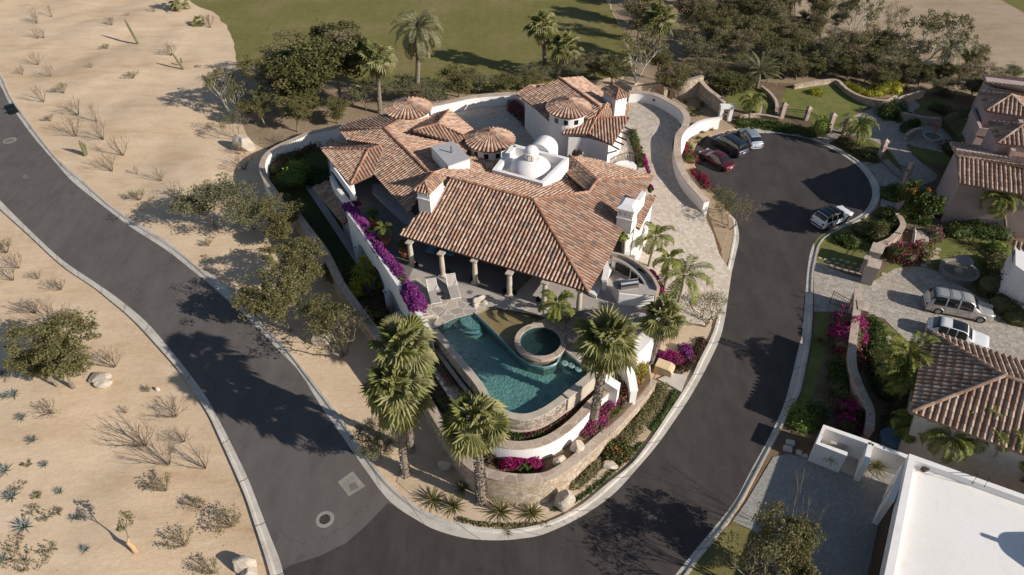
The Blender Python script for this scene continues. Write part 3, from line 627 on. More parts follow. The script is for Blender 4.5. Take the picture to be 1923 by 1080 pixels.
def bush(name, seed, pts, r, leaf, n, lsize, core=True, flowers=None, fn=0, squash=.8, zoff=0.0, label=None, cat='bush', group=None, loc=None, fsize=None, fregion=None):
    """leafy mass along a polyline of 3-D points (or one point); flowers as a part of their own"""
    rr = rnd(seed); g = np.random.default_rng(seed); pts = [np.array(p, float) for p in pts]
    rad = r if hasattr(r, '__len__') else [r]*len(pts)
    c = np.mean(pts, axis=0) if loc is None else np.array(loc, float)
    t = thing(name, label, cat, c, group)
    def sample(n, shell):
        out = []
        L = [np.linalg.norm(pts[i+1]-pts[i]) for i in range(len(pts)-1)]; tot = sum(L) or 1
        for _ in range(n):
            if len(pts) == 1: q = pts[0]; rq = rad[0]
            else:
                x = rr.random()*tot; i = 0
                while i < len(L)-1 and x > L[i]: x -= L[i]; i += 1
                f = min(1, x/max(L[i], 1e-6)); q = pts[i]*(1-f)+pts[i+1]*f; rq = rad[i]*(1-f)+rad[i+1]*f
            d = g.normal(size=3); d[2] = abs(d[2]) if rr.random() < .85 else d[2]; d /= np.linalg.norm(d)
            lump = 1+.42*noise.noise(Vector((q[0]*1.5+d[0]*1.6, q[1]*1.5+d[1]*1.6, d[2]*1.6+seed)))
            k = rq*lump*(rr.uniform(shell, 1.0)); out.append((q[0]+d[0]*k, q[1]+d[1]*k, max(q[2]+zoff+d[2]*k*squash, q[2]+.02)))
        return out
    m = MB(); leaf_quads(m, sample(n, .35), lsize, rr)
    if core:
        for i in range(len(pts)):
            q = pts[i]; V = []; nn_ = 10
            if i+1 < len(pts):
                st = max(1, int(np.linalg.norm(pts[i+1]-q)/(rad[i]*.3)))
            else: st = 1
            for s_ in range(st):
                f = s_/st; qq = q if i+1 >= len(pts) else q*(1-f)+pts[i+1]*f; rq = rad[i]
                m.lathe((qq[0], qq[1], qq[2]), [(rq*.62, 0), (rq*.66, rq*.3*squash), (rq*.45, rq*.55*squash), (.01, rq*.66*squash)], 8)
    m.build('foliage', M[leaf], t)
    if flowers:
        fl = flowers if isinstance(flowers, list) else [(flowers, fn)]
        for k, (fm, fnn) in enumerate(fl):
            m = MB(); S = sample(fnn*2, .9)
            S = [s for s in S if noise.noise(Vector((s[0]*1.1, s[1]*1.1, s[2]+k*7.7+seed))) > (-.4 if fm == 'purple' and fnn > 2000 else -.12)][:fnn]
            if fregion: S = [s for s in S if fregion(s, k)]
            if not S: continue
            leaf_quads(m, [(s[0], s[1], s[2]+.03) for s in S], fsize or lsize*.9, rr); m.build('flowers', M[fm], t)
    return t
def rock(loc, size, seed, label, group=None, name='boulder', rz=0, mat='rock'):
    m = MB(); bmm = bmesh.new(); bmesh.ops.create_icosphere(bmm, subdivisions=3, radius=1)
    rr = rnd(seed); pl = [(Vector((rr.gauss(0, 1), rr.gauss(0, 1), rr.gauss(0, .8))).normalized(), rr.uniform(.55, .85)) for _ in range(11)]
    V = []
    for v in bmm.verts:
        p = v.co.copy()
        for n_, d in pl:
            x = p.dot(n_)
            if x > d: p -= n_*(x-d)*.92
        p *= 1+.10*noise.noise(p*2.3+Vector((seed, 0, 0)))
        V.append((p.x*size[0]+loc[0], p.y*size[1]+loc[1], (p.z+.55)*size[2]+loc[2]))
    F = [tuple(v.index for v in f.verts) for f in bmm.faces]; bmm.free(); m.add(V, F)
    o = m.build(name, M[mat], loc=(loc[0], loc[1], loc[2])); o.rotation_euler.z = rz
    return tag(o, label, 'rock', group)
# ============================================================ ROOFS
def scan(poly, s):
    """t-intervals where the line at across-coordinate s is inside the 2-D polygon"""
    hits = []; n = len(poly)
    for i in range(n):
        a, b = poly[i], poly[(i+1) % n]
        if (a[0] > s) != (b[0] > s): hits.append(a[1]+(b[1]-a[1])*(s-a[0])/(b[0]-a[0]))
    hits.sort(); return [(hits[i], hits[i+1]) for i in range(0, len(hits)-1, 2)]
def tile_facet(m, pl, pts, sp=.27, L=.40, r=.085, thick=.16, seed=0, eave_over=.06):
    """m uses slot 0 = tiles, 1 = pan/underside; pts = 3-D outline lying on the plane"""
    rr = rnd(seed); p0, n = pl; dn = np.array([0, 0, -1.0]); dn = dn-n*np.dot(dn, n); dn /= np.linalg.norm(dn); ac = np.cross(n, dn)
    org = pts[0]; poly = [(np.dot(p-org, ac), np.dot(p-org, dn)) for p in pts]
    m.m = 1; k = len(m.F); b = [m.v(p) for p in pts]; c = [m.v(p-np.array([0, 0, thick])) for p in pts]
    tris = geometry.tessellate_polygon([[Vector((q[0], q[1], 0)) for q in poly]])
    for t in tris:
        A, B, C = [pts[i] for i in t]; nr = np.cross(B-A, C-A)
        tt = t if np.dot(nr, n) > 0 else t[::-1]; m.f([b[i] for i in tt]); m.f([c[i] for i in tt[::-1]])
    N = len(pts)
    for i in range(N): j = (i+1) % N; m.f((b[i], b[j], c[j], c[i]))
    m.m = 0; smin = min(q[0] for q in poly); smax = max(q[0] for q in poly); nc = max(1, int(round((smax-smin)/sp))); w_ = (smax-smin)/nc
    arc = [(-1, 0), (-.72, .62), (0, 1), (.72, .62), (1, 0)]
    for i in range(nc):
        s = smin+(i+.5)*w_
        for t0, t1 in scan(poly, s):
            if t1-t0 < .12: continue
            t = t1+eave_over; j0 = rr.uniform(-.03, .03)
            first = True
            while t > t0+.02:
                lo = t; hi = max(t0-.02, t-L-.03); dz = rr.uniform(-.006, .006); ds = rr.uniform(-.012, .012)
                row = []
                for tt, lift, rk in ((lo, .028+dz, 1.0), (hi, 0.0+dz, .86)):
                    row.append([m.v(org+ac*(s+ds+x*r*rk)+dn*tt+n*(lift+z*r*.85*rk)) for x, z in arc])
                for k in range(4): m.f((row[0][k], row[0][k+1], row[1][k+1], row[1][k]))
                m.f(row[0][::-1]); t = t-L+(j0 if first else 0); first = False
def ridge(m, a, b, r=.12, L=.42, seed=0, up=.03):
    a = np.array(a, float); b = np.array(b, float); d = b-a; l = np.linalg.norm(d); d /= l; s = np.cross(d, [0, 0, 1]); s /= np.linalg.norm(s); u = np.cross(s, d)
    n = max(1, int(l/L)); st = l/n; rr = rnd(seed); m.m = 2
    for i in range(n):
        c0 = a+d*st*i; c1 = a+d*(st*(i+1)+.05); rows = []
        for c, k, h in ((c0, .86, 0), (c1, 1, .025)):
            rows.append([m.v(c+s*r*k*math.cos(t)+u*(up+h+r*.85*k*math.sin(t))) for t in (0, .7, 1.57, 2.44, 3.14)])
        for k in range(4): m.f((rows[0][k], rows[0][k+1], rows[1][k+1], rows[1][k]))
        m.f(rows[1]); m.f(rows[0][::-1])
    m.m = 0
class Roof:
    def __init__(s, mats=('tile', 'pan', 'ridge'), **kw): s.m = MB(); s.mats = [M[x] for x in mats]; s.n = 0; s.kw = kw
    def facet(s, anchor, az, slope, outline):
        a = P(*anchor) if len(anchor) == 3 and anchor[0] > 60 or isinstance(anchor, tuple) else anchor
        pl = plane(a, az, slope) if az is not None else anchor
        pts = [RP(u, v, pl) for u, v in outline]; s.n += 1
        tile_facet(s.m, pl, pts, seed=s.n*17, **s.kw); return pl
    def plfacet(s, pl, outline): 
        pts = [RP(u, v, pl) for u, v in outline]; s.n += 1; tile_facet(s.m, pl, pts, seed=s.n*13, **s.kw); return pl
    def rdg(s, a, b, **k): s.n += 1; ridge(s.m, a, b, seed=s.n, **k)
    def done(s, parent, label=None):
        o = s.m.build('roof', s.mats, parent)
        if label: o['label'] = label
        return o
def cone_roof(name, c, rad, h, parent, label=None, N=34, sector=0.0):
    """round tile roof; c = centre at eave height"""
    m = MB(); m.m = 1; c = np.array(c, float); m.lathe(c, [(rad*.96, -.16), (rad, 0), (.02, h)], 32); m.lathe(c, [(0, -.16), (rad*.96, -.16)], 32); m.m = 0
    rr = rnd(int(rad*1000)+int(c[0]*7)); sl = math.atan2(h, rad); nr = np.array([0, 0, 1.0])
    for i in range(N):
        a = 2*math.pi*i/N; d = np.array([math.cos(a)*math.cos(sl), math.sin(a)*math.cos(sl), -math.sin(sl)]); s = np.array([-math.sin(a), math.cos(a), 0]); n = np.cross(d, s); n = n if n[2] > 0 else -n
        ap = c+np.array([0, 0, h]); tot = rad/math.cos(sl)+.06; t = tot; major = (i % 2 == 0)
        while t > (.16 if major else .75):
            hi = max(.12, t-.44); rows = []
            for tt, lift in ((t, .03), (hi, 0)):
                r = min(.115, math.pi*tt*math.cos(sl)/N*.92)
                if not major and tt < 1.1: r *= .8
                rows.append([m.v(ap+d*tt+s*r*x+n*(lift+r*.85*z)) for x, z in ((-1, 0), (-.72, .62), (0, 1), (.72, .62), (1, 0))])
            for k in range(4): m.f((rows[0][k], rows[1][k], rows[1][k+1], rows[0][k+1]))
            m.f(rows[0]); t -= .42
    m.m = 2; m.lathe(c+np.array([0, 0, h-.03]), [(.16, 0), (.13, .08), (.05, .16), (.0, .17)], 10)
    o = m.build('roof', [M['tile'], M['pan'], M['ridge']], parent)
    if label: o['label'] = label
    return o
# ============================================================ THE VILLA
villa = thing('villa', 'large white villa with red clay roofs, round tiled turrets and a white dome', 'house', P(960, 450, 0))
# --- main hip roof over the pool porch
pf = plane(P(750,440,6.2), -115.3, .43); apex = RP(1002, 375, pf); pr = plane3(P(1105,547,6.2), P(1177,413,6.2), apex); pb = plane(apex, 64.7, .36)
r = Roof(); r.plfacet(pf, [(750,440),(1105,547),(1002,375),(846,334)])
r.plfacet(pr, [(1105,547),(1146,478),(1160,447),(1177,413),(1205,368),(1227,331),(1122,338),(1106,361),(1002,375)])
r.plfacet(pb, [(846,334),(1002,375),(1106,361),(1062,317),(1020,341),(930,319),(962,277),(960,266),(930,285),(880,278),(862,290),(842,313),(812,325)])
r.rdg(apex, RP(1105,547,pf)); r.rdg(RP(846,334,pf), apex); r.rdg(RP(1106,361,pr), apex); r.rdg(RP(1106,361,pr), RP(1122,338,pr)); r.rdg(RP(1227,331,pr), RP(1122,338,pr))
c1 = RP(1122,338,pr); pd = plane(c1, 180+62, .42)
r.plfacet(plane(c1, 62, .4), [(1122,338),(1227,331),(1180,316),(1120,300),(1070,291)])
r.plfacet(plane(c1, 154.7, .36), [(1122,338),(1106,361),(1057,317),(1069,291)])
r.rdg(RP(1069,292,plane(c1, 62, .4)), c1, r=.10)
r.done(villa)
# --- west wing
pw = plane(P(637,242,6.2), -148, .36); wr = RP(722,242,pw); we = RP(805,324,pw); pe = plane(wr, 32, .17); pn = plane(wr, 122, .20)
r = Roof()
r.plfacet(pw, [(637,242),(722,242),(806,325),(800,345),(786,372),(767,398),(699,322),(712,295),(722,272),(652,262)])
r.plfacet(pn, [(637,242),(652,232),(680,224),(718,215),(751,226),(722,242)])
r.plfacet(pe, [(722,242),(751,226),(790,216),(812,222),(850,264),(884,262),(880,280),(842,313),(806,325)])
r.rdg(we, wr); r.rdg(RP(637,242,pw), wr); r.rdg(RP(751,226,pe), wr)
r.done(villa)
ps = plane(P(603,279,6.0), -148, .36); pa = RP(692,281,ps); r = Roof()
r.plfacet(ps, [(603,279),(692,281),(659,346)]); r.plfacet(plane(pa, 122, .36), [(603,279),(617,272),(652,257),(722,271),(692,281)]); r.plfacet(plane(pa, -58, .36), [(659,346),(692,281),(722,271),(702,326)])
r.rdg(RP(603,279,ps), pa); r.rdg(RP(659,346,ps), pa); r.rdg(RP(720,272,plane(pa, 122, .0)), pa, r=.10); r.done(villa)
da = P(822,233,7.5); r = Roof()
r.plfacet(plane(da, 122, .36), [(776,245),(822,233),(843,206),(816,214),(793,228)]); r.plfacet(plane(da, 32, .36), [(822,233),(843,206),(888,243),(868,252)]); r.plfacet(plane(da, -58, .40), [(776,245),(822,233),(868,252),(880,256),(856,267)])
r.rdg(RP(776,245,plane(da, 122, 0)), da, r=.1); r.rdg(RP(843,206,plane(da, 32, .36)), da, r=.1); r.rdg(RP(868,252,plane(da, -58, .4)), da, r=.1); r.done(villa)
# low loggia roof beside the lower garden
pl = plane(P(645,420,3.5), -146, .30); r = Roof(); r.plfacet(pl, [(587,351),(622,337),(634,352),(668,397),(645,421)]); r.done(villa)
# --- guest wing (casita)
cw = plane(P(970,175,6.0), -151, .36); cr = RP(1051,147,cw); ce = plane(cr, 29, .36); c2 = RP(1127,201,cw); r = Roof()
r.plfacet(cw, [(970,175),(996,159),(1008,166),(1051,147),(1127,201),(1110,222),(1060,232),(1032,226),(1003,200)])
r.plfacet(ce, [(1051,147),(1093,144),(1135,176),(1155,190),(1140,196),(1127,201)])
r.rdg(c2, cr); r.rdg(RP(970,175,cw), RP(996,160,cw), r=.08)
f2 = plane(P(1056,251,5.9), -108, .34); h1 = RP(1105,251,f2); h2 = RP(1120,222,f2); h3 = RP(1140,194,f2); f1 = plane3(h1, h2, P(1150,273,5.6))
r.plfacet(f2, [(1055,251),(1105,251),(1120,222),(1140,194),(1126,200),(1100,213),(1070,236)])
r.plfacet(f1, [(1105,251),(1120,222),(1183,219),(1150,272)]); r.plfacet(plane3(h2, h3, P(1183,197,5.9)), [(1120,222),(1140,194),(1185,196),(1174,218)])
r.rdg(h1, h2, r=.1); r.rdg(h2, h3, r=.1); r.rdg(RP(1183,219,f1), h2, r=.1); r.done(villa)
r = Roof(); pk = plane(P(996,160,6.4), 29, .36); r.plfacet(pk, [(996,160),(1022,158),(1016,166),(1008,168)]); r.done(villa)
# --- round turret roofs
for (u, v, z, rad, h, lab) in [(767,203,6.9,2.05,.75,'round tiled turret roof at the back left corner'), (921,262,6.7,2.02,.85,'round tiled turret roof in the middle of the villa'), (1068,202,7.3,1.95,.8,'round tiled turret roof on the guest wing')]:
    c = P(u, v, z); cone_roof('roof', c, rad, h, villa, lab)
    m = MB(); m.lathe((c[0], c[1], 1.5), [(rad*.86, 0), (rad*.86, z-1.62)], 32); wl = m.build('wall', M['white'], villa)
    for k, a in enumerate((-2.3, -1.75, -1.2, -.6)):
        wm = MB(); d = rad*.86; wm.box((c[0]+d*math.cos(a), c[1]+d*math.sin(a), z-.62), (.06, .36, .42), a); wm.build('window', M['glass'], villa)
# --- walls under the roofs
def wallblock(pts, z0, z1, mat='white', label=None):
    m = MB(); m.prism(pts, z0, z1); o = m.build('wall', M[mat], villa)
    if label: o['label'] = label
    return o
def inset(pts, d):
    c = np.mean([np.array(p[:2]) for p in pts], 0); return [(*(np.array(p[:2])+(c-np.array(p[:2]))/np.linalg.norm(c-np.array(p[:2]))*d), 0) for p in pts]
E1 = np.array([math.cos(R(-25.3)), math.sin(R(-25.3)), 0]); E2 = np.array([-E1[1], E1[0], 0])
A0 = P(750,440,6.2); B0 = P(1105,547,6.2)
q0 = A0+E1*.9+E2*3.6; q1 = A0+E1*8.6+E2*3.6; q2 = q1+E2*6.0; q3 = q0+E2*4.0
wallblock([q0, q1, q1+E1*2.2+E2*1.0, q2+E1*2.2, q3], 4.0, 6.35, 'cream', 'cream back wall of the pool porch')
for k in range(4):                                             # dark doors in the porch wall
    m = MB(); c = q0+E1*(1.0+k*1.95)-E2*.03; m.box((c[0], c[1], 5.05), (1.35, .08, 2.1), R(-25.3)); d = m.build('door', M['wood'], villa)
    m = MB(); c = c-E2*.05; m.box((c[0], c[1], 5.1), (1.1, .06, 1.75), R(-25.3)); m.build('pane', M['glass'], d)
W1 = np.array([math.cos(R(-58)), math.sin(R(-58)), 0]); W2 = np.array([math.cos(R(32)), math.sin(R(32)), 0])
wa = P(637,242,6.2)+W2*2.6; wallblock([wa, wa+W1*12.3, wa+W1*12.3+W2*3.6, wa+W2*3.6], 4.0, 6.45, 'cream', 'west wing wall behind the upper terrace')
for k in range(3):
    m = MB(); c = wa+W1*(4.5+k*2.5)-W2*.03; m.box((c[0], c[1], 5.05), (1.5, .08, 2.0), R(-58)); d = m.build('door', M['wood'], villa)
    m = MB(); c = c-W2*.05; m.box((c[0], c[1], 5.1), (1.2, .06, 1.7), R(-58)); m.build('pane', M['glass'], d)
wallblock([P(690,262,5.0), P(790,245,5.0), P(850,280,4.8), P(820,318,4.8), P(740,300,5.0)], 2.0, 4.9)
# casita walls
wallblock([P(986,182,5.6), P(1035,237,5.6), P(1066,250,5.6), P(1110,215,5.6), P(1118,188,5.6), P(1050,158,5.6)], 1.8, 5.75)
wallblock([P(1068,254,5.7), P(1105,256,5.7), P(1143,272,5.4), P(1172,222,5.4), P(1160,200,5.4), P(1080,225,5.7)], 1.2, 5.5, 'white', 'tall plain white end wall of the guest wing')
for (u, v) in ((1004,207), (1020,222)):
    m = MB(); c = P(u, v, 4.6); m.box(c, (.8, .2, 1.3), R(-61)); m.build('window', M['glass'], villa)
# pergola beams on the east side of the guest wing
for k, (a, b) in enumerate([((1172,238),(1188,246)), ((1165,247),(1183,255)), ((1160,256),(1177,264)), ((1155,265),(1171,272)), ((1148,273),(1163,281)), ((1141,288),(1158,283))]):
    m = MB(); p = P(*a, 5.0); q = P(*b, 5.0); m.tube([p, q], .09, 4); m.build('beam', M['wood'], villa)
# --- skylight box, chimneys
sk = [P(810,277,8.0), P(851,266,8.0), P(882,298,8.0), P(842,312,8.0)]
m = MB(); m.prism(sk, 5.8, 8.0); b = m.build('skylight_box', M['white'], villa)
m = MB(); m.prism([tuple(p+(p-np.mean(sk, 0))*.03) for p in sk], 7.98, 8.06); m.build('top', M['greyroof'], b)
m = MB(); c = P(848,287,8.05); m.tube([c, c+np.array([0, 0, .55])], .07, 8); m.build('vent_pipe', M['joint'], b)
def chimney(body, zb, zt, roofed, lab, dn=None):
    """body: plan outline at the top"""
    m = MB(); m.prism(body, zb, zt); o = m.build('chimney', M['white'], villa, ); o['label'] = lab
    c = np.mean(body, 0); 
    m = MB(); m.prism([tuple(p+(p-c)*.10) for p in body], zt-.75, zt-.66); m.build('moulding', M['white'], o)
    n = len(body)
    for i in range(n):                                        # rows of small vents
        a, b2 = body[i], body[(i+1) % n]; L = np.linalg.norm((b2-a)[:2]); k = max(2, int(L/.36))
        for j in range(k):
            p = a+(b2-a)*(j+.5)/k; m = MB(); m.box((p[0], p[1], zt-.32), (.13, .05, .26), math.atan2((b2-a)[1], (b2-a)[0])); m.build('vent', M['cream'], o)
    if roofed:
        r = Roof(sp=.24, L=.36, r=.08, thick=.1); cc = np.array([c[0], c[1], zt+.52]); ex = [p+(p-c)*.22 for p in body]; ex = [np.array([p[0], p[1], zt]) for p in ex]
        d0 = ex[1]-ex[0]; d1 = ex[2]-ex[1]; l0 = np.linalg.norm(d0[:2]); l1 = np.linalg.norm(d1[:2])
        if l0 > l1*1.15: e = d0/l0*(l0-l1)/2
        elif l1 > l0*1.15: e = d1/l1*(l1-l0)/2
        else: e = np.zeros(3)
        t = [cc-e, cc+e]
        for i in range(4):
            a, b2 = ex[i], ex[(i+1) % 4]; near = sorted(t, key=lambda q: np.linalg.norm(q[:2]-a[:2]))[0]; near2 = sorted(t, key=lambda q: np.linalg.norm(q[:2]-b2[:2]))[0]
            pts = [a, b2, near] if np.allclose(near, near2) else [a, b2, near2, near]
            pl_ = plane3(a, b2, near); tile_facet(r.m, pl_, pts, seed=i, **r.kw); r.rdg(a, near, r=.08)
        if np.linalg.norm(e) > 0: r.rdg(t[0], t[1], r=.09)
        o2 = r.m.build('chimney_roof', r.mats, o)
    return o
k0 = P(806,361,8.9); tw = [k0, k0+E2*1.9, k0+E2*1.9-E1*1.0, k0-E1*1.0]
chimney(tw, 6.2, 8.9, True, 'white chimney tower with a small hipped tile roof beside the main roof ridge')
k0 = P(1163,190,8.0); C1 = np.array([math.cos(R(-61)), math.sin(R(-61)), 0]); C2 = np.array([math.cos(R(29)), math.sin(R(29)), 0]); k0 = P(1157,184,7.8)
tw = [k0, k0+C2*1.2, k0+C2*1.2-C1*1.9, k0-C1*1.9]
chimney(tw, 5.4, 7.8, True, 'white chimney with a small hipped tile roof on the guest wing')
k0 = P(1191,397,8.2); k0 = P(1190,394,8.0)
tw = [k0, k0+E2*1.3, k0+E2*1.3-E1*1.1, k0-E1*1.1]
oc = chimney(tw, 5.9, 7.75, False, 'plain white chimney with a domed white cap at the right edge of the main roof')
c = np.mean(tw, 0); m = MB(); ex = [tuple(p+(p-c)*.18) for p in tw]; m.prism(ex, 7.75, 7.86); m.add([(*p[:2], 7.86) for p in ex]+[(*(np.array(ex[i])+(c-np.array(ex[i]))*.45)[:2], 8.12) for i in range(4)], [(4, 5, 6, 7)]+[(i, (i+1) % 4, (i+1) % 4+4, i+4) for i in range(4)]); m.build('cap', M['white'], oc)
# tall white parapet wall right of the main roof and a strip of roof beyond it
pw1 = [P(1175,492,4.0), P(1178,410,6.6), P(1208,366,6.9)]
def thickwall(name, pts, z0, z1s, th, mat, parent=None, label=None, cap=None, capw=.1, caph=.08, **kw):
    """wall of real thickness along 3-D polyline; z1s list of top heights"""
    P2 = [np.array(p[:2], float) for p in pts]; n = len(P2); L = []; Rr = []
    for i in range(n):
        d = P2[min(i+1, n-1)]-P2[max(i-1, 0)]; d /= np.linalg.norm(d); s = np.array([-d[1], d[0]]); L.append(P2[i]+s*th/2); Rr.append(P2[i]-s*th/2)
    def strip(m, w_, za, zb):
        lo = []; 
        for i in range(n):
            c = (L[i]+Rr[i])/2; s = (L[i]-Rr[i])/th; a = c+s*w_/2; b = c-s*w_/2
            A = za[i] if hasattr(za, '__len__') else za; B = zb[i] if hasattr(zb, '__len__') else zb
            lo.append([m.v((*a, A)), m.v((*a, B)), m.v((*b, B)), m.v((*b, A))])
        for i in range(n-1):
            for k in range(3): m.f((lo[i][k], lo[i+1][k], lo[i+1][k+1], lo[i][k+1]))
        m.f(lo[0]); m.f(lo[-1][::-1])
    m = MB(); strip(m, th, z0, z1s); o = m.build(name, M[mat], parent, **kw)
    if label and parent is not None: o['label'] = label
    if cap:
        m = MB(); zz = [(z if not hasattr(z1s, '__len__') else z) for z in (z1s if hasattr(z1s, '__len__') else [z1s]*n)]
        strip(m, th+capw, [z+.003 for z in zz], [z+caph for z in zz]); m.build('coping', M[cap], o if parent is None else parent)
    return o
thickwall('wall', pw1, 1.0, [4.9, 6.9, 7.2], .35, 'white', villa, 'tall white parapet wall on the right of the main roof')
rs = plane(P(1232,367,5.9), 62-90+2, .34); r = Roof(); r.plfacet(rs, [(1209,366),(1232,367),(1201,430),(1194,425)]); r.done(villa)
wallblock([P(1207,384,5.2), P(1226,378,5.2), P(1206,422,5.2), P(1192,425,5.2)], 1.0, 5.3)
# --- dome court
dz = 7.4; dc = [P(965,273,dz), P(1064,297,dz), P(1018,342,dz), P(929,318,dz)]
m = MB(); m.prism(dc, 5.5, dz-.75); m.build('dome_court_floor', M['white_roof'], villa)
cc = [np.array(p) for p in dc]+[np.array(dc[0])]; thickwall('parapet', [p for p in cc], 5.5, [dz]*5, .42, 'white', villa)
c = P(997,322,dz-.75); m = MB(); m.lathe(c, [(1.72, 0), (1.70, .12)]+[(1.6*math.cos(a), .12+1.15*math.sin(a)) for a in np.linspace(0, 1.2, 8)], 40); dome = m.build('dome', M['white'], villa, smooth=True)
cl = np.array([c[0], c[1], c[2]+1.12]); m = MB(); m.lathe(cl, [(.52, 0), (.52, .55), (.60, .58), (.60, .66), (.54, .68)]+[(.54*math.cos(a), .68+.44*math.sin(a)) for a in np.linspace(0, 1.5, 7)], 24); la = m.build('lantern', M['white'], dome, smooth=False)
for k in range(8):
    a = k*math.pi/4+.2; m2 = MB(); m2.box((cl[0]+.53*math.cos(a), cl[1]+.53*math.sin(a), cl[2]+.28), (.05, .14, .42), a); m2.build('opening', M['cream'], la)
# barrel vault behind the dome
va = P(996,284,7.0); vb = P(1031,293,7.0); ax = E2; hw = np.linalg.norm((vb-va)[:2])/2+.15; mid = (va+vb)/2+np.array([0, 0, .15]); m = MB(); prof = [(-hw, -.9)]+[(-hw*math.cos(t), hw*math.sin(t)*.95) for t in np.linspace(0, math.pi, 15)]+[(hw, -.9)]
rows = [[m.v(mid+E1*x+E2*y+np.array([0, 0, z-.2])) for x, z in prof] for y in (-.1, 1.5)]
for k in range(len(prof)-1): m.f((rows[0][k], rows[0][k+1], rows[1][k+1], rows[1][k]))
m.f(rows[0][::-1]); m.f(rows[1]); m.build('barrel_vault', M['white'], villa)
m = MB(); c = P(1040,297,7.0); m.lathe((0, 0, 0), [(0, .05), (.3, .03), (.38, 0), (.36, -.04)], 20); rot = Matrix.Rotation(R(75), 3, 'X'); m.V = [tuple(np.array(rot@Vector(v))+c) for v in m.V]; m.build('round_vent', M['cream'], villa)
# roof debris: stacks of spare tiles on the roof by the dome
for (u, v, n, s_) in ((898+30, 292, 8, 1), (918, 314, 14, 2), (955, 330, 16, 3)):
    t = thing('tile_stack', ['small stack of spare roof tiles below the middle round turret', 'pile of loose roof tiles left of the white dome court', 'row of loose broken tiles along the near edge of the dome court'][s_-1], 'roof tiles', RP(u, v, pb))
    m = MB(); rr = rnd(s_)
    for k in range(n):
        c = RP(u+rr.uniform(-6, 6)*(2.6 if s_ == 3 else 1), v+rr.uniform(-5, 5)+(0 if s_ < 3 else 0), pb)+np.array([0, 0, .12+rr.random()*.14]); m.box(c, (.4, .16, .06), rr.uniform(0, 3))
    m.build('tiles', M['tile'], t)
# --- terrace platform, upper terrace floor, columns
POOLEDGE = [(818,614.6),(852,598),(890,587.5),(912,578),(935,573),(955,572),(985,574),(1008,583),(1028,595),(1050,612),(1063,632),(1060,655),(1094,687),(1113,696)]
plat = [(655,410),(690,452),(725,508),(757,560),(782,596),(806,622)]+POOLEDGE+[(1135,700),(1180,650),(1215,610),(1238,575),(1240,545),(1225,510),(1190,485),(1168,492),(1180,440),(1215,375),(1190,320),(1065,300),(960,268),(880,258),(790,222),(700,232),(640,250),(612,285),(634,375)]
m = MB(); m.prism([P(u, v, 4.0) for u, v in plat], -.05, 4.0); tag(m.build('terrace', M['patio']), kind='structure')
fl = [(776,563),(800,540),(832,556),(900,575),(960,590),(1010,592),(1065,606),(1085,640),(1063,632),(1050,612),(1028,595),(1008,583),(985,574),(955,572),(935,573),(912,578),(890,587.5),(852,598),(818,614.6),(806,620),(790,598)]
m = MB(); m.tess([P(u, v, 4.004) for u, v in [(656,414),(690,458),(725,512),(758,566),(768,520),(776,504),(832,524),(893,538),(957,562),(1000,520),(960,470),(880,420),(800,370),(740,330),(640,262),(618,290),(634,375)]]); tag(m.build('porch_shade_sheet', M['porch']), kind='structure')  # dark sheet painting in shade under the roof and over the left terrace
m = MB(); m.tess([P(u, v, 4.010) for u, v in [(762,543),(775,518),(850,552),(930,578),(1000,590),(1060,605),(1078,640),(1063,632),(1050,612),(1028,595),(1008,583),(985,574),(955,572),(935,573),(912,578),(890,587.5),(852,598),(818,614.6),(806,620),(786,598)]]); tag(m.build('flagstone_paving', M['flag']), kind='structure')
cols = [(774,497),(832,518),(893,531),(957,555),(1022,572),(1086,586)]
for i, (u, v) in enumerate(cols):
    c = P(u, v, 4.0); m = MB(); m.box((c[0], c[1], 4.06), (.5, .5, .12), R(-25)); m.lathe((c[0], c[1], 4.12), [(.21, 0), (.20, .08), (.17, .15), (.19, .7), (.155, 1.75), (.2, 1.82)], 18); m.box((c[0], c[1], 6.0), (.46, .46, .1), R(-25)); o = m.build('column', M['carved'], villa)
m = MB(); a = A0+E1*.5+E2*.6; b2 = B0-E1*.5+E2*.6; m.tube([(a[0], a[1], 6.12), (b2[0], b2[1], 6.12)], .13, 4); m.build('beam', M['wood'], villa)
m = MB(); c = P(664,375,4.0); m.lathe((c[0], c[1], 4.0), [(.3, 0), (.26, .2), (.24, 1.9), (.34, 2.0)], 16); m.build('column', M['white'], villa)
m = MB(); c = P(628,318,4.0); m.lathe((c[0], c[1], 4.0), [(.3, 0), (.26, .2), (.24, 1.9), (.34, 2.0)], 16); m.build('column', M['white'], villa)
m = MB(); m.tube([P(627,318,5.95), P(666,372,5.95)], .2, 4); m.build('beam', M['white'], villa)
thickwall('parapet', [P(622,330,4.9), P(634,352,4.9), P(668,396,4.9)], 3.4, [4.9]*3, .3, 'white', villa)
# curved tile edge of the sunken kitchen roof on the upper terrace (grey stair slab in the shade)
m = MB(); m.prism([P(u, v, 4.3) for u, v in [(700,345),(720,345),(775,400),(800,420),(790,432),(755,412),(715,375),(699,358)]], 4.0, 4.3); m.build('planter_slab', M['greyroof'], villa)

# balcony with an iron rail and a white curved wall on the east side of the guest wing
bl_ = smooth_line([P(u, v, 3.3) for u, v in [(1140,304),(1152,296),(1165,290),(1180,287),(1193,290),(1196,302)]], 30)
m = MB()
for q in bl_: m.tube([(q[0], q[1], 2.4), (q[0], q[1], 3.35)], .02, 4, False)
m.tube([tuple(q) for q in bl_], .035, 5); m.build('balcony_rail', M['iron'], villa)
m = MB(); m.prism([P(u, v, 3.0) for u, v in [(1152,308),(1162,303),(1176,301),(1190,304),(1196,312),(1194,322),(1160,316)]], 2.2, 3.0); m.build('balcony_wall', M['white'], villa)
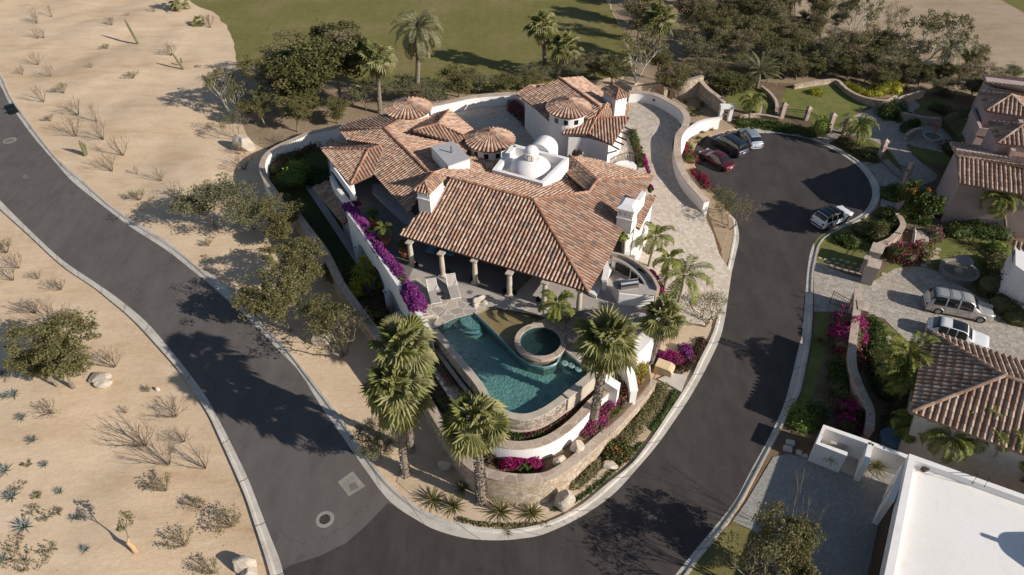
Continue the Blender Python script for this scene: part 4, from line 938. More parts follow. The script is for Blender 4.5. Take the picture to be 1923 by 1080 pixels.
# ============================================================ POOL
WZ = 3.93
main_out = [(818,614.6),(852,598),(890,587.5),(950,646),(969,664.6),(990,681),(1021,689.6),(1044,683),(1048,672),(1059,660),(1094,687.5),(1112,696.7),(1085,719),(1058,740),(1020,766),(989,776),(962,774),(940,764),(920,745),(904,717.5),(860,662)]
outer = [P(u, v, 4.0) for u, v in main_out]
m = MB(); m.tess([(p[0], p[1], 3.2) for p in outer]); 
n = len(outer)
for i in range(n): 
    a, b = outer[i], outer[(i+1) % n]; m.poly([(a[0], a[1], 3.2), (b[0], b[1], 3.2), (b[0], b[1], 3.96), (a[0], a[1], 3.96)])
pool = thing('swimming_pool', 'turquoise swimming pool with a curved overflowing edge below the flagstone patio', 'swimming pool', P(960, 700, 0))
m.build('pool_shell', M['poolfloor'], pool)
m = MB(); m.tess([(p[0], p[1], WZ) for p in outer]); tag(m.build('water', M['water']), kind='structure')
# infinity-edge walls (left side and front)
edge = smooth_line([P(u, v, 4.0) for u, v in [(1110,696.7),(1085,719),(1058,740),(1020,766),(989,777),(962,775),(940,764),(920,745),(904,717.5),(860,664),(820,617)]], 60)
def edgewall(name, line, z0, z1, th, mat, cap, capmat, parent, side=1, capth=None):
    line = [np.array(p, float) for p in line]; n = len(line); a, b = [], []
    for i in range(n):
        d = line[min(i+1, n-1)]-line[max(i-1, 0)]; d[2] = 0; d /= np.linalg.norm(d); s = np.array([d[1], -d[0], 0])*side; a.append(line[i]); b.append(line[i]+s*th)
    m = MB(); Z0 = lambda i: z0[i] if hasattr(z0, '__len__') else z0; Z1 = lambda i: z1[i] if hasattr(z1, '__len__') else z1
    R1 = [[m.v((*a[i][:2], Z0(i))), m.v((*a[i][:2], Z1(i))), m.v((*b[i][:2], Z1(i))), m.v((*b[i][:2], Z0(i)))] for i in range(n)]
    for i in range(n-1):
        for k in range(3): m.f((R1[i][k], R1[i+1][k], R1[i+1][k+1], R1[i][k+1]))
    m.f(R1[0]); m.f(R1[-1][::-1]); o = m.build(name, M[mat], parent, loc=None if parent is not None else line[n//2])
    if cap:
        m = MB(); R2 = []
        for i in range(n):
            s = (b[i]-a[i])/th; p = a[i]-s*.04; q = b[i]+s*.06; z = Z1(i)
            R2.append([m.v((*p[:2], z+.003)), m.v((*p[:2], z+.08)), m.v((*q[:2], z+.08)), m.v((*q[:2], z+.003))])
        for i in range(n-1):
            for k in range(4): m.f((R2[i][k], R2[i+1][k], R2[i+1][(k+1) % 4], R2[i][(k+1) % 4]))
        m.f(R2[0]); m.f(R2[-1][::-1]); m.build('coping', M[capmat], parent if parent is not None else o)
    return o
edgewall('infinity_wall', edge, 2.0, 3.90, .34, 'poolstone', True, 'carved', pool, side=-1)
# steps, tanning shelf, swim-up bench, blue tile lines
for k, (r_, z) in enumerate(((1.45, 3.55), (1.0, 3.75))):
    m = MB(); c = P(893,600,z); pts = [(c[0]+r_*math.cos(t), c[1]+r_*math.sin(t), z) for t in np.linspace(R(140), R(290), 16)]+[(c[0]+.3, c[1]+.3, z)]
    m.prism(pts, 3.1, z); st = m.build('step', M['poolfloor'], pool)
    m = MB(); m.tube([(p[0], p[1], z+.02) for p in pts[:16]], .07, 4); m.build('tile_trim', M['bluetile'], st)
SH = [(890,587.5),(912,578),(935,573),(955,572),(985,574),(1008,583),(1028,595),(1040,625),(1048,650),(1048,672),(1044,683),(1021,689.6),(990,681),(969,664.6),(950,646)]
m = MB(); m.prism([P(u, v, 4.0) for u, v in SH], 2.8, 3.72); m.build('tanning_shelf', M['shelffloor'], pool)
sw = MB(); sw.tess([(p[0], p[1], 3.955) for p in [P(u, v, 4.0) for u, v in SH]]); tag(sw.build('water_shallow', M['water2']), kind='structure')
m = MB(); ln = smooth_line([P(u, v, 3.97) for u, v in [(890,587.5),(920,616),(950,646),(969,664.6),(990,681),(1021,689.6),(1044,683),(1048,674)]], 40); m.tube([tuple(p) for p in ln], .075, 4); m.build('tile_line', M['bluetile'], pool)
m = MB(); m.prism([P(u, v, 3.6) for u, v in [(1050,676),(1063,668),(1083,700),(1096,692),(1098,706),(1078,712),(1060,698)]], 3.1, 3.5); m.build('bar_bench', M['poolfloor'], pool)
m = MB(); m.tube([P(u, v, 3.62) for u, v in [(1050,680),(1060,697),(1080,710)]], .07, 4); m.build('tile_line', M['bluetile'], pool)
for k, (u, v) in enumerate(((1061,679), (1074,683), (1087,690))):
    t = thing('bar_stool', ['round submerged bar stool in the pool nearest the hot tub', 'round submerged bar stool in the pool, middle of three', 'round submerged bar stool in the pool nearest the pool corner'][k], 'stool', P(u, v, 2.8), 'swim-up bar stools')
    c = P(u, v, 3.98); m = MB(); m.lathe((c[0], c[1], 3.76), [(0, .10), (.2, .10), (.22, .05), (.2, 0), (0, 0)], 16); m.build('seat', M['white'], t)
    m = MB(); m.lathe((c[0], c[1], 2.8), [(.09, 0), (.09, 1.1)], 10); m.build('post', M['carved'], t)
# hot tub
tub = thing('hot_tub', 'round raised hot tub with a broad stone rim beside the pool', 'hot tub', P(1013,640,3.7))
c = P(1015,640,4.34); m = MB(); m.lathe((c[0], c[1], 2.9), [(1.5, 0), (1.5, 1.36), (1.26, 1.36), (1.26, .98), (.85, .97), (.85, .88), (0, .87)], 44)
m.build('shell', M['tubfloor'], tub)
m = MB(); m.lathe((c[0], c[1], 4.29), [(1.27, -.06), (1.27, .05), (1.62, .05), (1.62, -.12), (1.5, -.16)], 44); m.build('rim', M['cap'], tub)
m = MB(); m.lathe((c[0], c[1], 2.95), [(1.52, 0), (1.52, 1.2)], 44); m.build('stone_base', M['poolstone'], tub)
m = MB(); m.lathe((c[0], c[1], 4.19), [(0, 0), (1.27, 0)], 44); m.build('water', M['water'], tub)
# flagstone apron right of the tub
m = MB(); m.prism([P(u, v, 4.12) for u, v in [(1000,606),(1030,597),(1060,600),(1098,618),(1125,650),(1130,690),(1113,697),(1094,686),(1062,658),(1064,640),(1050,618),(1025,606)]], 3.9, 4.12); tag(m.build('tub_apron', M['flag']), kind='structure')
# fountain pool of rocks at the head of the steps, stones at the pool's left head
for i, (u, v, s, z, lb) in enumerate([(896,569,.36,4.1,'pale rock on the left rim of the small rock basin by the pool steps'),(903,563,.3,4.1,'pale flat rock at the back of the small rock basin by the pool steps'),(908,572,.28,4.1,'low pale rock on the right rim of the small rock basin by the pool steps'),(893,577,.26,4.1,'small rock nearest the pool steps below the rock basin'),
    (796,598,.5,4.2,'tan boulder on the pool terrace corner under the purple bougainvillea'),(807,607,.62,4.2,'large smooth tan boulder at the left head of the pool'),(815,601,.3,4.2,'small tan rock beside the left head of the pool')]):
    rock(P(u, v, z-.2), (s*1.1, s, s*.8), 40+i, lb, 'rocks round the pool')
# ============================================================ TERRACE WALLS
def wall(name, label, cat, pts, z0, z1, th, mat, capmat='cap', group=None, n=60, side=1):
    line = smooth_line([P(u, v, z) for u, v, z in pts], n); zz = [p[2] for p in line]
    o = edgewall(name, line, z0, zz, th, mat, True, capmat, None, side); 
    return tag(o, label, cat, group)
# lower rubble retaining wall round the tip: outer edge line
wall('retaining_wall', 'curved rubble stone retaining wall with a paved coping round the tip of the plot', 'stone wall',
     [(547,397,1.9),(569,428,1.9),(604,475,1.9),(633,533,1.9),(667,583,1.9),(700,627,1.9),(735,680,1.9),(770,725,1.9),(800,764,1.9),(825,805,1.9),(853,848,2.0),(880,880,2.1),(915,897,2.2),(960,906,2.3),(1000,907,2.3),(1035,901,2.2),(1068,882,2.0),(1100,857,1.8),(1130,831,1.6),(1160,803,1.4),(1190,770,1.3),(1215,742,1.2),(1232,718,1.1)], -.1, None, .48, 'stone', n=140, side=-1)
wall('garden_wall', 'white garden wall with a stone coping curving round the far left of the villa', 'garden wall',
     [(650,237,1.9),(620,244,1.9),(583,252,1.9),(560,262,1.9),(527,276,1.9),(506,291,1.9),(497,310,1.9),(502,332,1.9),(519,358,1.9),(545,394,1.9)], -.1, None, .42, 'white', n=70, side=1)
wall('terrace_wall', 'curved white retaining wall with a grey stone coping between the two planting beds', 'terrace wall',
     [(740,590,2.6),(765,625,2.6),(800,672,2.6),(850,745,2.7),(885,800,2.8),(915,829,2.9),(947,841,2.9),(979,844,2.9),(1010,840,2.9),(1041,828,2.9),(1072,807,2.9),(1097,784,2.9),(1114,765,2.9),(1135,745,2.9),(1162,722,2.9)], -.05, None, .45, 'white', n=120, side=-1)
# ground inside the terraces
def block(name, pts, z, mat, z0=-.05, kind='structure'):
    m = MB(); m.prism([P(u, v, z) for u, v in pts], z0, z); return tag(m.build(name, M[mat]), kind=kind)
block('planting_bed', [(800,764),(825,803),(853,846),(880,878),(915,892),(960,896),(1005,894),(1035,886),(1080,856),(1110,829),(1140,804),(1170,777),(1200,743),(1222,715),(1215,650),(1160,700),(1100,790),(1010,838),(947,838),(885,800),(800,672),(740,590),(720,600),(735,670)], 1.55, 'soil')
block('planting_bed', [(768,622),(802,670),(852,742),(888,796),(918,824),(947,835),(979,838),(1010,834),(1041,820),(1072,800),(1114,758),(1160,716),(1190,670),(1110,700),(1000,780),(900,730),(830,640),(800,600)], 2.5, 'soil')
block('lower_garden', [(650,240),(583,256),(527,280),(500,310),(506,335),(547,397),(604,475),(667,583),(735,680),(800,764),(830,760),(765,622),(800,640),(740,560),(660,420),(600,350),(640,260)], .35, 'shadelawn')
block('garden_path', [(575,330),(590,352),(640,428),(700,520),(760,600),(748,606),(690,527),(630,436),(570,345)], .42, 'patio')
# arched white wall of the upper terrace
AW = [(650,397),(690,452),(725,505),(757,553),(782,590),(803,624)]
al = smooth_line([P(u, v, 4.95) for u, v in AW], 60)
m = MB(); dA = np.diff(np.array(al)[:, :2], axis=0); cum = np.r_[0, np.cumsum(np.linalg.norm(dA, axis=1))]; tot = cum[-1]
aw = thing('arched_wall', 'white arcaded terrace wall with purple bougainvillea along its top', 'arcade wall', (al[30][0], al[30][1], .35))
def under(s):                                            # arches in the lower storey
    for c0, hw in ((2.6, 1.25), (5.6, 1.25), (8.6, 1.25)):
        x = (s-c0)/hw
        if abs(x) < 1: return 2.2+1.0*math.sqrt(1-x*x)
    return .35
for i in range(len(al)-1):
    for j in range(3):
        f0, f1 = j/3, (j+1)/3; a = al[i]*(1-f0)+al[i+1]*f0; b = al[i]*(1-f1)+al[i+1]*f1; sa = cum[i]+(cum[i+1]-cum[i])*f0; sb = cum[i]+(cum[i+1]-cum[i])*f1
        d = (b-a)[:2]; d = d/np.linalg.norm(d); s = np.array([d[1], -d[0]])*.32; za, zb = under(sa), under(sb); zt = 4.95-.35*math.sin(sa/tot*3.14)
        zt = 4.95; A = (a[0], a[1]); B = (b[0], b[1]); A2 = (a[0]-s[0], a[1]-s[1]); B2 = (b[0]-s[0], b[1]-s[1])
        m.poly([(*A, za), (*B, zb), (*B, zt), (*A, zt)]); m.poly([(*A2, za), (*A2, zt), (*B2, zt), (*B2, zb)]); m.poly([(*A, zt), (*B, zt), (*B2, zt), (*A2, zt)]); m.poly([(*A, za), (*A2, za), (*B2, zb), (*B, zb)])
m.build('wall', M['white'], aw)
for s0 in (1.0, 4.1, 7.1, 10.1):
    i = int(np.searchsorted(cum, s0)); p = al[min(i, 59)]; m = MB(); m.lathe((p[0], p[1], .35), [(.24, 0), (.2, .2), (.19, 1.8), (.27, 1.95)], 14); m.build('column', M['white'], aw)
# white walls right of the pool
wall('pool_bar_wall', 'pale stone wall at the right-hand corner of the pool beside the palm', 'low wall', [(1058,741,4.02),(1085,720,4.02),(1112,697,4.02)], 2.5, None, .4, 'carved', 'carved', n=12, side=1)
wall('white_wall', 'white angular wall stepping down from the palapa to the planting beds', 'white wall', [(1150,640,4.3),(1175,672,3.8),(1190,700,3.2),(1197,735,2.6)], .5, None, .4, 'white', 'white', n=20)
block('white_slope', [(1170,600),(1200,570),(1236,563),(1246,600),(1222,640),(1196,668),(1160,662)], 3.6, 'white', 1.0)
wall('white_wall', 'short white wall below the palapa, behind the tall fan palm', 'white wall', [(1120,690,3.9),(1150,712,3.6),(1165,722,3.4)], 1.5, None, .5, 'white', 'white', n=10)
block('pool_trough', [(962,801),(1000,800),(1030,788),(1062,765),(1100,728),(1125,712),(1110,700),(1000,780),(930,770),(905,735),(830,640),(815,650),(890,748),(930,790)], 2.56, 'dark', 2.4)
wall('trough_kerb', 'low stone lip of the overflow channel along the curved pool edge', 'kerb wall', [(820,655,2.85),(860,710,2.85),(905,765,2.85),(935,795,2.85),(965,806,2.85),(1000,804,2.85),(1032,790,2.85),(1064,767,2.85),(1100,733,2.85),(1122,716,2.85)], 2.4, None, .14, 'cap', 'cap', n=50, side=1)
# ============================================================ OUTDOOR KITCHEN AND PATIO THINGS
kit = thing('outdoor_kitchen', 'curved outdoor kitchen counter with ovens and a grill, right of the main roof', 'outdoor kitchen', P(1200,520,4.0))
kc = smooth_line([P(u, v, 4.95) for u, v in [(1152,478),(1166,481),(1186,490),(1205,504),(1222,521),(1232,540)]], 24)
o = edgewall('counter', kc, 4.0, 4.93, .62, 'white', True, 'patio', kit, side=1)
bk = smooth_line([P(u, v, 5.4) for u, v in [(1150,470),(1168,474),(1190,483),(1212,499),(1230,518),(1240,538)]], 24); edgewall('backsplash', bk, 1.0, 5.3, .2, 'cap', False, None, kit)
for k, (i0, i1, mt) in enumerate(((3, 9, 'dark'), (11, 14, 'glass'), (16, 22, 'dark'))):
    m = MB(); a, b = kc[i0], kc[i1]; d = (b-a)/np.linalg.norm(b-a); s = np.array([d[1], -d[0], 0])*.66
    m.poly([(*(a+s)[:2], 4.12), (*(b+s)[:2], 4.12), (*(b+s)[:2], 4.82), (*(a+s)[:2], 4.82)]); V = [np.array(v) for v in m.V]; m.add([v+s*.05 for v in V], [(0, 1, 2, 3)]); m.add([*V, *[v+s*.05 for v in V]], [(0, 4, 5, 1), (1, 5, 6, 2), (2, 6, 7, 3), (3, 7, 4, 0)]); m.build('oven' if mt == 'glass' else 'alcove', M[mt], kit)
m = MB(); m.box(kc[12]+np.array([.1, -.35, .09]), (.7, .4, .06), R(-40)); m.build('cooktop', M['iron'], kit)
m = MB(); m.lathe(kc[18]+np.array([-.1, -.35, .08]), [(.16, 0), (.2, .05), (.12, .03), (0, .02)], 14); m.build('sink', M['steel'], kit)
m = MB(); m.prism([P(u, v, 4.95) for u, v in [(1152,532),(1165,524),(1232,541),(1228,556),(1200,556),(1163,552)]], 4.0, 4.95); cnt = m.build('counter', M['white'], kit)
m = MB(); m.prism([P(u, v, 5.03) for u, v in [(1150,531),(1164,522),(1234,541),(1230,555),(1200,552),(1163,548)]], 4.953, 5.03); m.build('worktop', M['patio'], cnt)
g = thing('grill', 'stainless steel barbecue grill with closed lid on the outdoor kitchen counter', 'grill', P(1178,537,5.0))
c = P(1180,537,5.05); m = MB(); 
for x in (-.62, .62): pass
prof = [(0, -.28), (0, .02), (.12, .10), (.25, .16), (.25, .28)]
m.box((c[0], c[1], c[2]+.12), (1.25, .55, .24), R(12)); m.build('body', M['steel'], g)
m = MB(); m.tube([(c[0]-.6, c[1]-.12, c[2]+.24), (c[0]+.6, c[1]+.12, c[2]+.24)], .26, 12); m.build('lid', M['steel'], g)
m = MB(); m.tube([(c[0]-.45, c[1]-.40, c[2]+.3), (c[0]+.52, c[1]-.2, c[2]+.3)], .03, 6); m.build('handle', M['iron'], g)
t = thing('bin', 'dark brown box bin standing against the white kitchen counter', 'bin', P(1174,566,4.0)); m = MB(); c = P(1174,564,4.0); m.box((c[0], c[1], 4.35), (.5, .45, .7), R(12)); m.box((c[0], c[1], 4.73), (.54, .49, .05), R(12)); m.build('body', M['wood'], t)
# steps / low white walls beside the kitchen
for i, pts in enumerate([[(1118,520),(1140,495),(1150,506),(1128,533)], [(1105,548),(1118,522),(1130,535),(1120,556)]]):
    block('terrace_step', pts, 4.35-.1*i, 'white', 4.0)
wall('white_wall', 'short curved white wall at the foot of the main roof beside the outdoor kitchen', 'white wall', [(1137,480,4.9),(1143,505,4.9),(1139,528,4.9)], 4.0, None, .3, 'white', 'white', n=12)
# thatched palapa
pp = thing('palapa', 'round thatched palapa between the patio columns and the tall fan palm', 'palapa', P(1118,630,4.0))
c = P(1116,606,5.4); m = MB(); rr = rnd(5)
prof = [(1.85, -.12), (1.8, 0), (1.4, .35), (.8, .75), (.25, 1.08), (0, 1.15)]
m.lathe((c[0], c[1], 4.9), prof, 26)
for i in range(len(m.V)): v = m.V[i]; k = 1+rr.uniform(-.05, .05); m.V[i] = (c[0]+(v[0]-c[0])*k, c[1]+(v[1]-c[1])*k, v[2]+rr.uniform(-.04, .04))
th = m.build('roof', M['thatch'], pp); m = MB()
for k in range(900):
    a = rr.uniform(0, 6.28); q = rr.random()**.6; r_ = 1.86*q; z = 4.9+1.15*(1-q)+.02; d = Vector((math.cos(a), math.sin(a), -.62)).normalized(); o_ = Vector((c[0]+r_*math.cos(a), c[1]+r_*math.sin(a), z)); s_ = Vector((-d.y, d.x, 0)).normalized()*.02; l = rr.uniform(.25, .5)
    m.f((m.v(o_-s_), m.v(o_+s_), m.v(o_+d*l+Vector((0, 0, rr.uniform(0, .1))))))
m.build('thatch_strands', M['thatch'], th)
m = MB(); m.lathe((c[0], c[1], 4.0), [(.12, 0), (.1, 1.5)], 10); m.build('post', M['wood'], pp)
# sun loungers
def lounger(u, v, rz, lab):
    t = thing('sun_lounger', lab, 'lounger', P(u, v, 4.0), 'loungers on the flagstone patio'); Mx = Matrix.Translation(Vector(P(u, v, 4.0))) @ Matrix.Rotation(rz, 4, 'Z')
    def tr(m): m.V = [tuple(Mx @ Vector(x)) for x in m.V]
    m = MB(); m.box((0, -.45, .33), (.6, 1.25, .03)); tr(m); m.build('seat', M['fabric'], t)
    m = MB(); m.box((0, .48, .58), (.6, .82, .03), rot=Matrix.Rotation(R(40), 3, 'X')); tr(m); m.build('backrest', M['fabric'], t)
    m = MB(); 
    for s in (-1, 1): m.tube([(s*.32, -1.1, .32), (s*.32, .15, .32), (s*.32, .82, .88)], .022, 5); m.tube([(s*.34, .1, .32), (s*.36, -.05, .55), (s*.36, .35, .58)], .018, 5)
    m.tube([(-.32, .82, .88), (.32, .82, .88)], .022, 5); m.tube([(-.32, -1.1, .32), (.32, -1.1, .32)], .022, 5); tr(m); m.build('frame', M['white'], t)
    for s in (-1, 1):
        for y in (-.85, .3): m = MB(); m.tube([(s*.32, y, .32), (s*.33, y, 0)], .02, 5); tr(m); m.build('leg', M['white'], t)
lounger(815,556,R(15), 'grey sling sun lounger nearest the purple bougainvillea on the patio'); lounger(851,547,R(15), 'grey sling sun lounger to the right of its twin, nearer the porch columns')
t = thing('side_table', 'small dark side table between the two sun loungers', 'table', P(831,560,4.0)); c = P(831,560,4.0); m = MB(); m.lathe((c[0], c[1], 4.42), [(0, .03), (.22, .03), (.22, 0), (0, 0)], 14); m.build('table_top', M['plastic'], t); m = MB(); m.lathe((c[0], c[1], 4.0), [(.16, 0), (.03, .05), (.03, .42)], 10); m.build('pedestal', M['plastic'], t)
t = thing('floor_drain', 'small dark square drain cover in the flagstones near the porch', 'drain', P(883,549,4.0)); m = MB(); c = P(883,549,4.02); m.box(c, (.32, .32, .03), R(-25)); m.build('cover', M['joint'], t)
for k, (u, v) in enumerate(((811,478), (846,482))):
    t = thing('patio_chair', ['blue cushioned chair left of the second porch column', 'blue cushioned chair behind the second porch column'][k], 'chair', P(u, v, 4.0)); c = P(u, v, 4.0)
    m = MB(); m.box((c[0], c[1], 4.42), (.62, .6, .12), R(-20)); m.build('seat', M['bluefab'], t); m = MB(); m.box((c[0]+.1, c[1]+.3, 4.75), (.62, .1, .6), R(-20)); m.build('backrest', M['bluefab'], t)
    for sx in (-1, 1):
        for sy in (-1, 1): m = MB(); m.tube([(c[0]+sx*.26, c[1]+sy*.24, 4.0), (c[0]+sx*.26, c[1]+sy*.24, 4.38)], .025, 5); m.build('leg', M['wood'], t)
def pot(u, v, z, r_, h, lab, plant=None, seed=1, cat='potted plant', mat='clay', ph=1.0):
    t = thing('potted_plant', lab, cat, P(u, v, z)); c = P(u, v, z); m = MB(); m.lathe(c, [(r_*.6, 0), (r_*.95, h*.8), (r_*1.08, h*.82), (r_*1.08, h), (r_*.92, h), (r_*.85, h*.85), (0, h*.85)], 18); m.build('pot', M[mat], t)
    rr = rnd(seed); m = MB()
    if plant == 'palm':
        m.tube([c+np.array([0, 0, h*.8]), c+np.array([0, 0, h+ph])], [.06, .04], 6); m.build('stem', M['bark'], t); m = MB()
        for i in range(9): feather_frond(m, rr, c+np.array([0, 0, h+ph]), i*2.4, R(70-9*i), .95, .3, 1.4, 14, .03)
    else:
        leaf_quads(m, clumps(np.random.default_rng(seed), [c+np.array([rr.uniform(-.3, .3), rr.uniform(-.3, .3), h+.3+rr.random()*ph*.6]) for _ in range(7)], .3, 40), .1, rr)
    m.build('leaves', M['palmf' if plant == 'palm' else 'leaf_hedge'], t); return t
pot(762,482,4.0,.42,.6,'large round clay pot with a bare-stemmed plant at the left end of the porch', None, 3, ph=.5)
pot(725,459,4.0,.4,.55,'potted palm in the shade beside the purple bougainvillea', 'palm', 4, ph=.9)
pot(703,425,4.0,.4,.5,'leafy potted shrub at the upper end of the shaded terrace', None, 5, ph=.8)
for k, (u, v) in enumerate(((783,500), (843,515), (887,527), (947,549), (966,553), (1010,565))):
    t = thing('floor_lantern', 'small black floor lantern beside a porch column, %s from the left' % ['first', 'second', 'third', 'fourth', 'fifth', 'sixth'][k], 'lantern', P(u, v, 4.0), 'floor lanterns along the porch'); c = P(u, v, 4.0)
    m = MB(); m.lathe(c, [(.12, 0), (.15, .15), (.12, .3), (.04, .36)], 10); m.build('body', M['iron'], t); m = MB(); m.tube([c+np.array([-.08, 0, .34]), c+np.array([0, 0, .46]), c+np.array([.08, 0, .34])], .01, 4); m.build('handle', M['iron'], t)
# ============================================================ DRIVEWAY
DR = [(1374,513,.1),(1368,553,.05),(1358,585,.1),(1320,610,.3),(1260,590,.6),(1236,560,.9),(1225,515,1.1),(1180,492,1.5),(1200,440,1.8),(1215,390,2.0),(1235,360,2.0),(1225,330,2.2),(1205,290,2.3),(1190,240,2.4),(1180,185,2.4),(1130,170,2.4),(1040,170,2.4),(975,190,2.4),(890,195,2.4),(820,213,2.4),(800,235,2.4),(900,300,2.4),(1000,330,2.4),(1090,300,2.4),(1150,320,2.4),(1190,240,2.4)]
dl = [(1374,513,.1),(1368,553,.05),(1358,585,.1),(1320,610,.3),(1262,600,.6),(1236,560,.9),(1225,515,1.1),(1178,494,1.5),(1150,440,1.8),(1150,400,2.0),(1150,350,2.2),(1080,300,2.4),(1000,300,2.4),(900,300,2.4),(800,240,2.4),(820,209,2.4),(892,195,2.4),(934,190,2.4),(976,187,2.4),(1100,165,2.4),(1187,184,2.4),(1220,187,2.4),(1248,198,2.4),(1268,212,2.35),(1278,228,2.3),(1276,240,2.2),(1264,258,2.1),(1262,285,2.0),(1264,308,1.8),(1274,335,1.6),(1290,358,1.4),(1312,386,1.1),(1322,402,1.0),(1340,440,.7),(1350,475,.4)]
m = MB(); m.prism([P(u, v, z) for u, v, z in dl], -.05, None); tag(m.build('driveway', M['paver']), kind='structure')
wall('driveway_wall', 'curved white wall with a broad stone coping between the paved driveway and the parked cars', 'driveway wall',
     [(1182,176,3.4),(1205,176,3.4),(1230,181,3.4),(1255,193,3.4),(1275,206,3.4),(1284,220,3.35),(1281,237,3.3),(1269,254,3.2),(1266,280,3.0),(1269,303,2.8),(1279,328,2.6),(1295,350,2.4),(1310,366,2.2),(1322,381,2.0)], -.1, None, .55, 'white', n=110, side=-1)
wall('court_wall', 'white wall with a flat stone coping behind the paved court of the guest wing', 'court wall', [(808,202,3.5),(850,193,3.5),(892,184,3.5),(934,180,3.5),(976,178,3.5)], -.1, None, .5, 'white', n=40, side=-1)
wall('garden_wall', 'low curved white wall in the sandy bed beside the three parked cars', 'low wall', [(1285,252,1.3),(1295,240,1.35),(1312,229,1.4),(1330,224,1.4),(1350,221,1.4)], -.1, None, .28, 'white', 'white', n=24, side=1)
t = thing('gate_niche', 'small white arched niche at the end of the low curved wall by the cars', 'niche', P(1362,225,0)); c = P(1360,228,0)
for s in (-1, 1): m = MB(); m.box((c[0]+s*.5, c[1]+.1, .75), (.35, .5, 1.5)); m.build('pier', M['white'], t)
m = MB(); m.box((c[0], c[1]+.1, 1.68), (1.45, .6, .35)); m.build('lintel', M['white'], t)
wall('stone_wall', 'high pale rubble stone wall behind the cactus bed at the top of the driveway', 'stone wall', [(1185,163,1.5),(1215,158,1.7),(1245,156,1.8),(1255,166,1.8)], -.1, None, .4, 'stone', n=20)
wall('stone_wall', 'tallest rubble stone wall, at the back of the cactus bed', 'stone wall', [(1262,160,1.5),(1290,150,2.4),(1318,142,2.6)], -.1, None, .4, 'stone', n=20)
wall('stone_wall', 'rubble stone wall running down from the scrub to the white arched niche', 'stone wall', [(1318,150,2.2),(1332,166,2.0),(1350,180,1.9),(1366,194,1.8)], -.1, None, .4, 'stone', n=20)
block('cactus_bed', [(1255,195),(1290,150),(1320,150),(1360,200),(1350,222),(1300,236),(1285,248),(1272,262),(1284,222)], .35, 'sandsoil')
block('car_side_bed', [(1272,262),(1286,250),(1310,232),(1352,222),(1380,240),(1352,248),(1326,254),(1306,270),(1298,295),(1306,320),(1322,345),(1345,368),(1362,392),(1370,425),(1356,470),(1344,440),(1325,385),(1290,350),(1268,310)], .25, 'sandsoil')
block('kerb_bed', [(1376,413),(1377,441),(1370,480),(1362,505),(1356,480),(1345,430),(1335,395),(1352,385)], .13, 'sandsoil')
# sun-baked rock bench and pad beside the street
t = thing('utility_box', 'tan rounded concrete utility box beside the street below the fan palms', 'utility box', P(1245,700,0)); c = P(1246,700,0)
m = MB(); prof = [(-.6, 0), (-.6, .75), (.3, .75), (.5, .68), (.6, .5), (.6, 0)]; ang = R(-28); e = np.array([math.cos(ang), math.sin(ang), 0]); f_ = np.array([-e[1], e[0], 0])
rows = [[m.v(c+e*x+f_*y+np.array([0, 0, z])) for x, z in prof] for y in (-.35, .45)]
for k in range(5): m.f((rows[0][k], rows[0][k+1], rows[1][k+1], rows[1][k]))
m.f(rows[0][::-1]); m.f(rows[1]); m.build('body', M['tan'], t)
block('utility_pad', [(1235,712),(1262,700),(1290,706),(1280,736),(1256,722)], .16, 'conc')
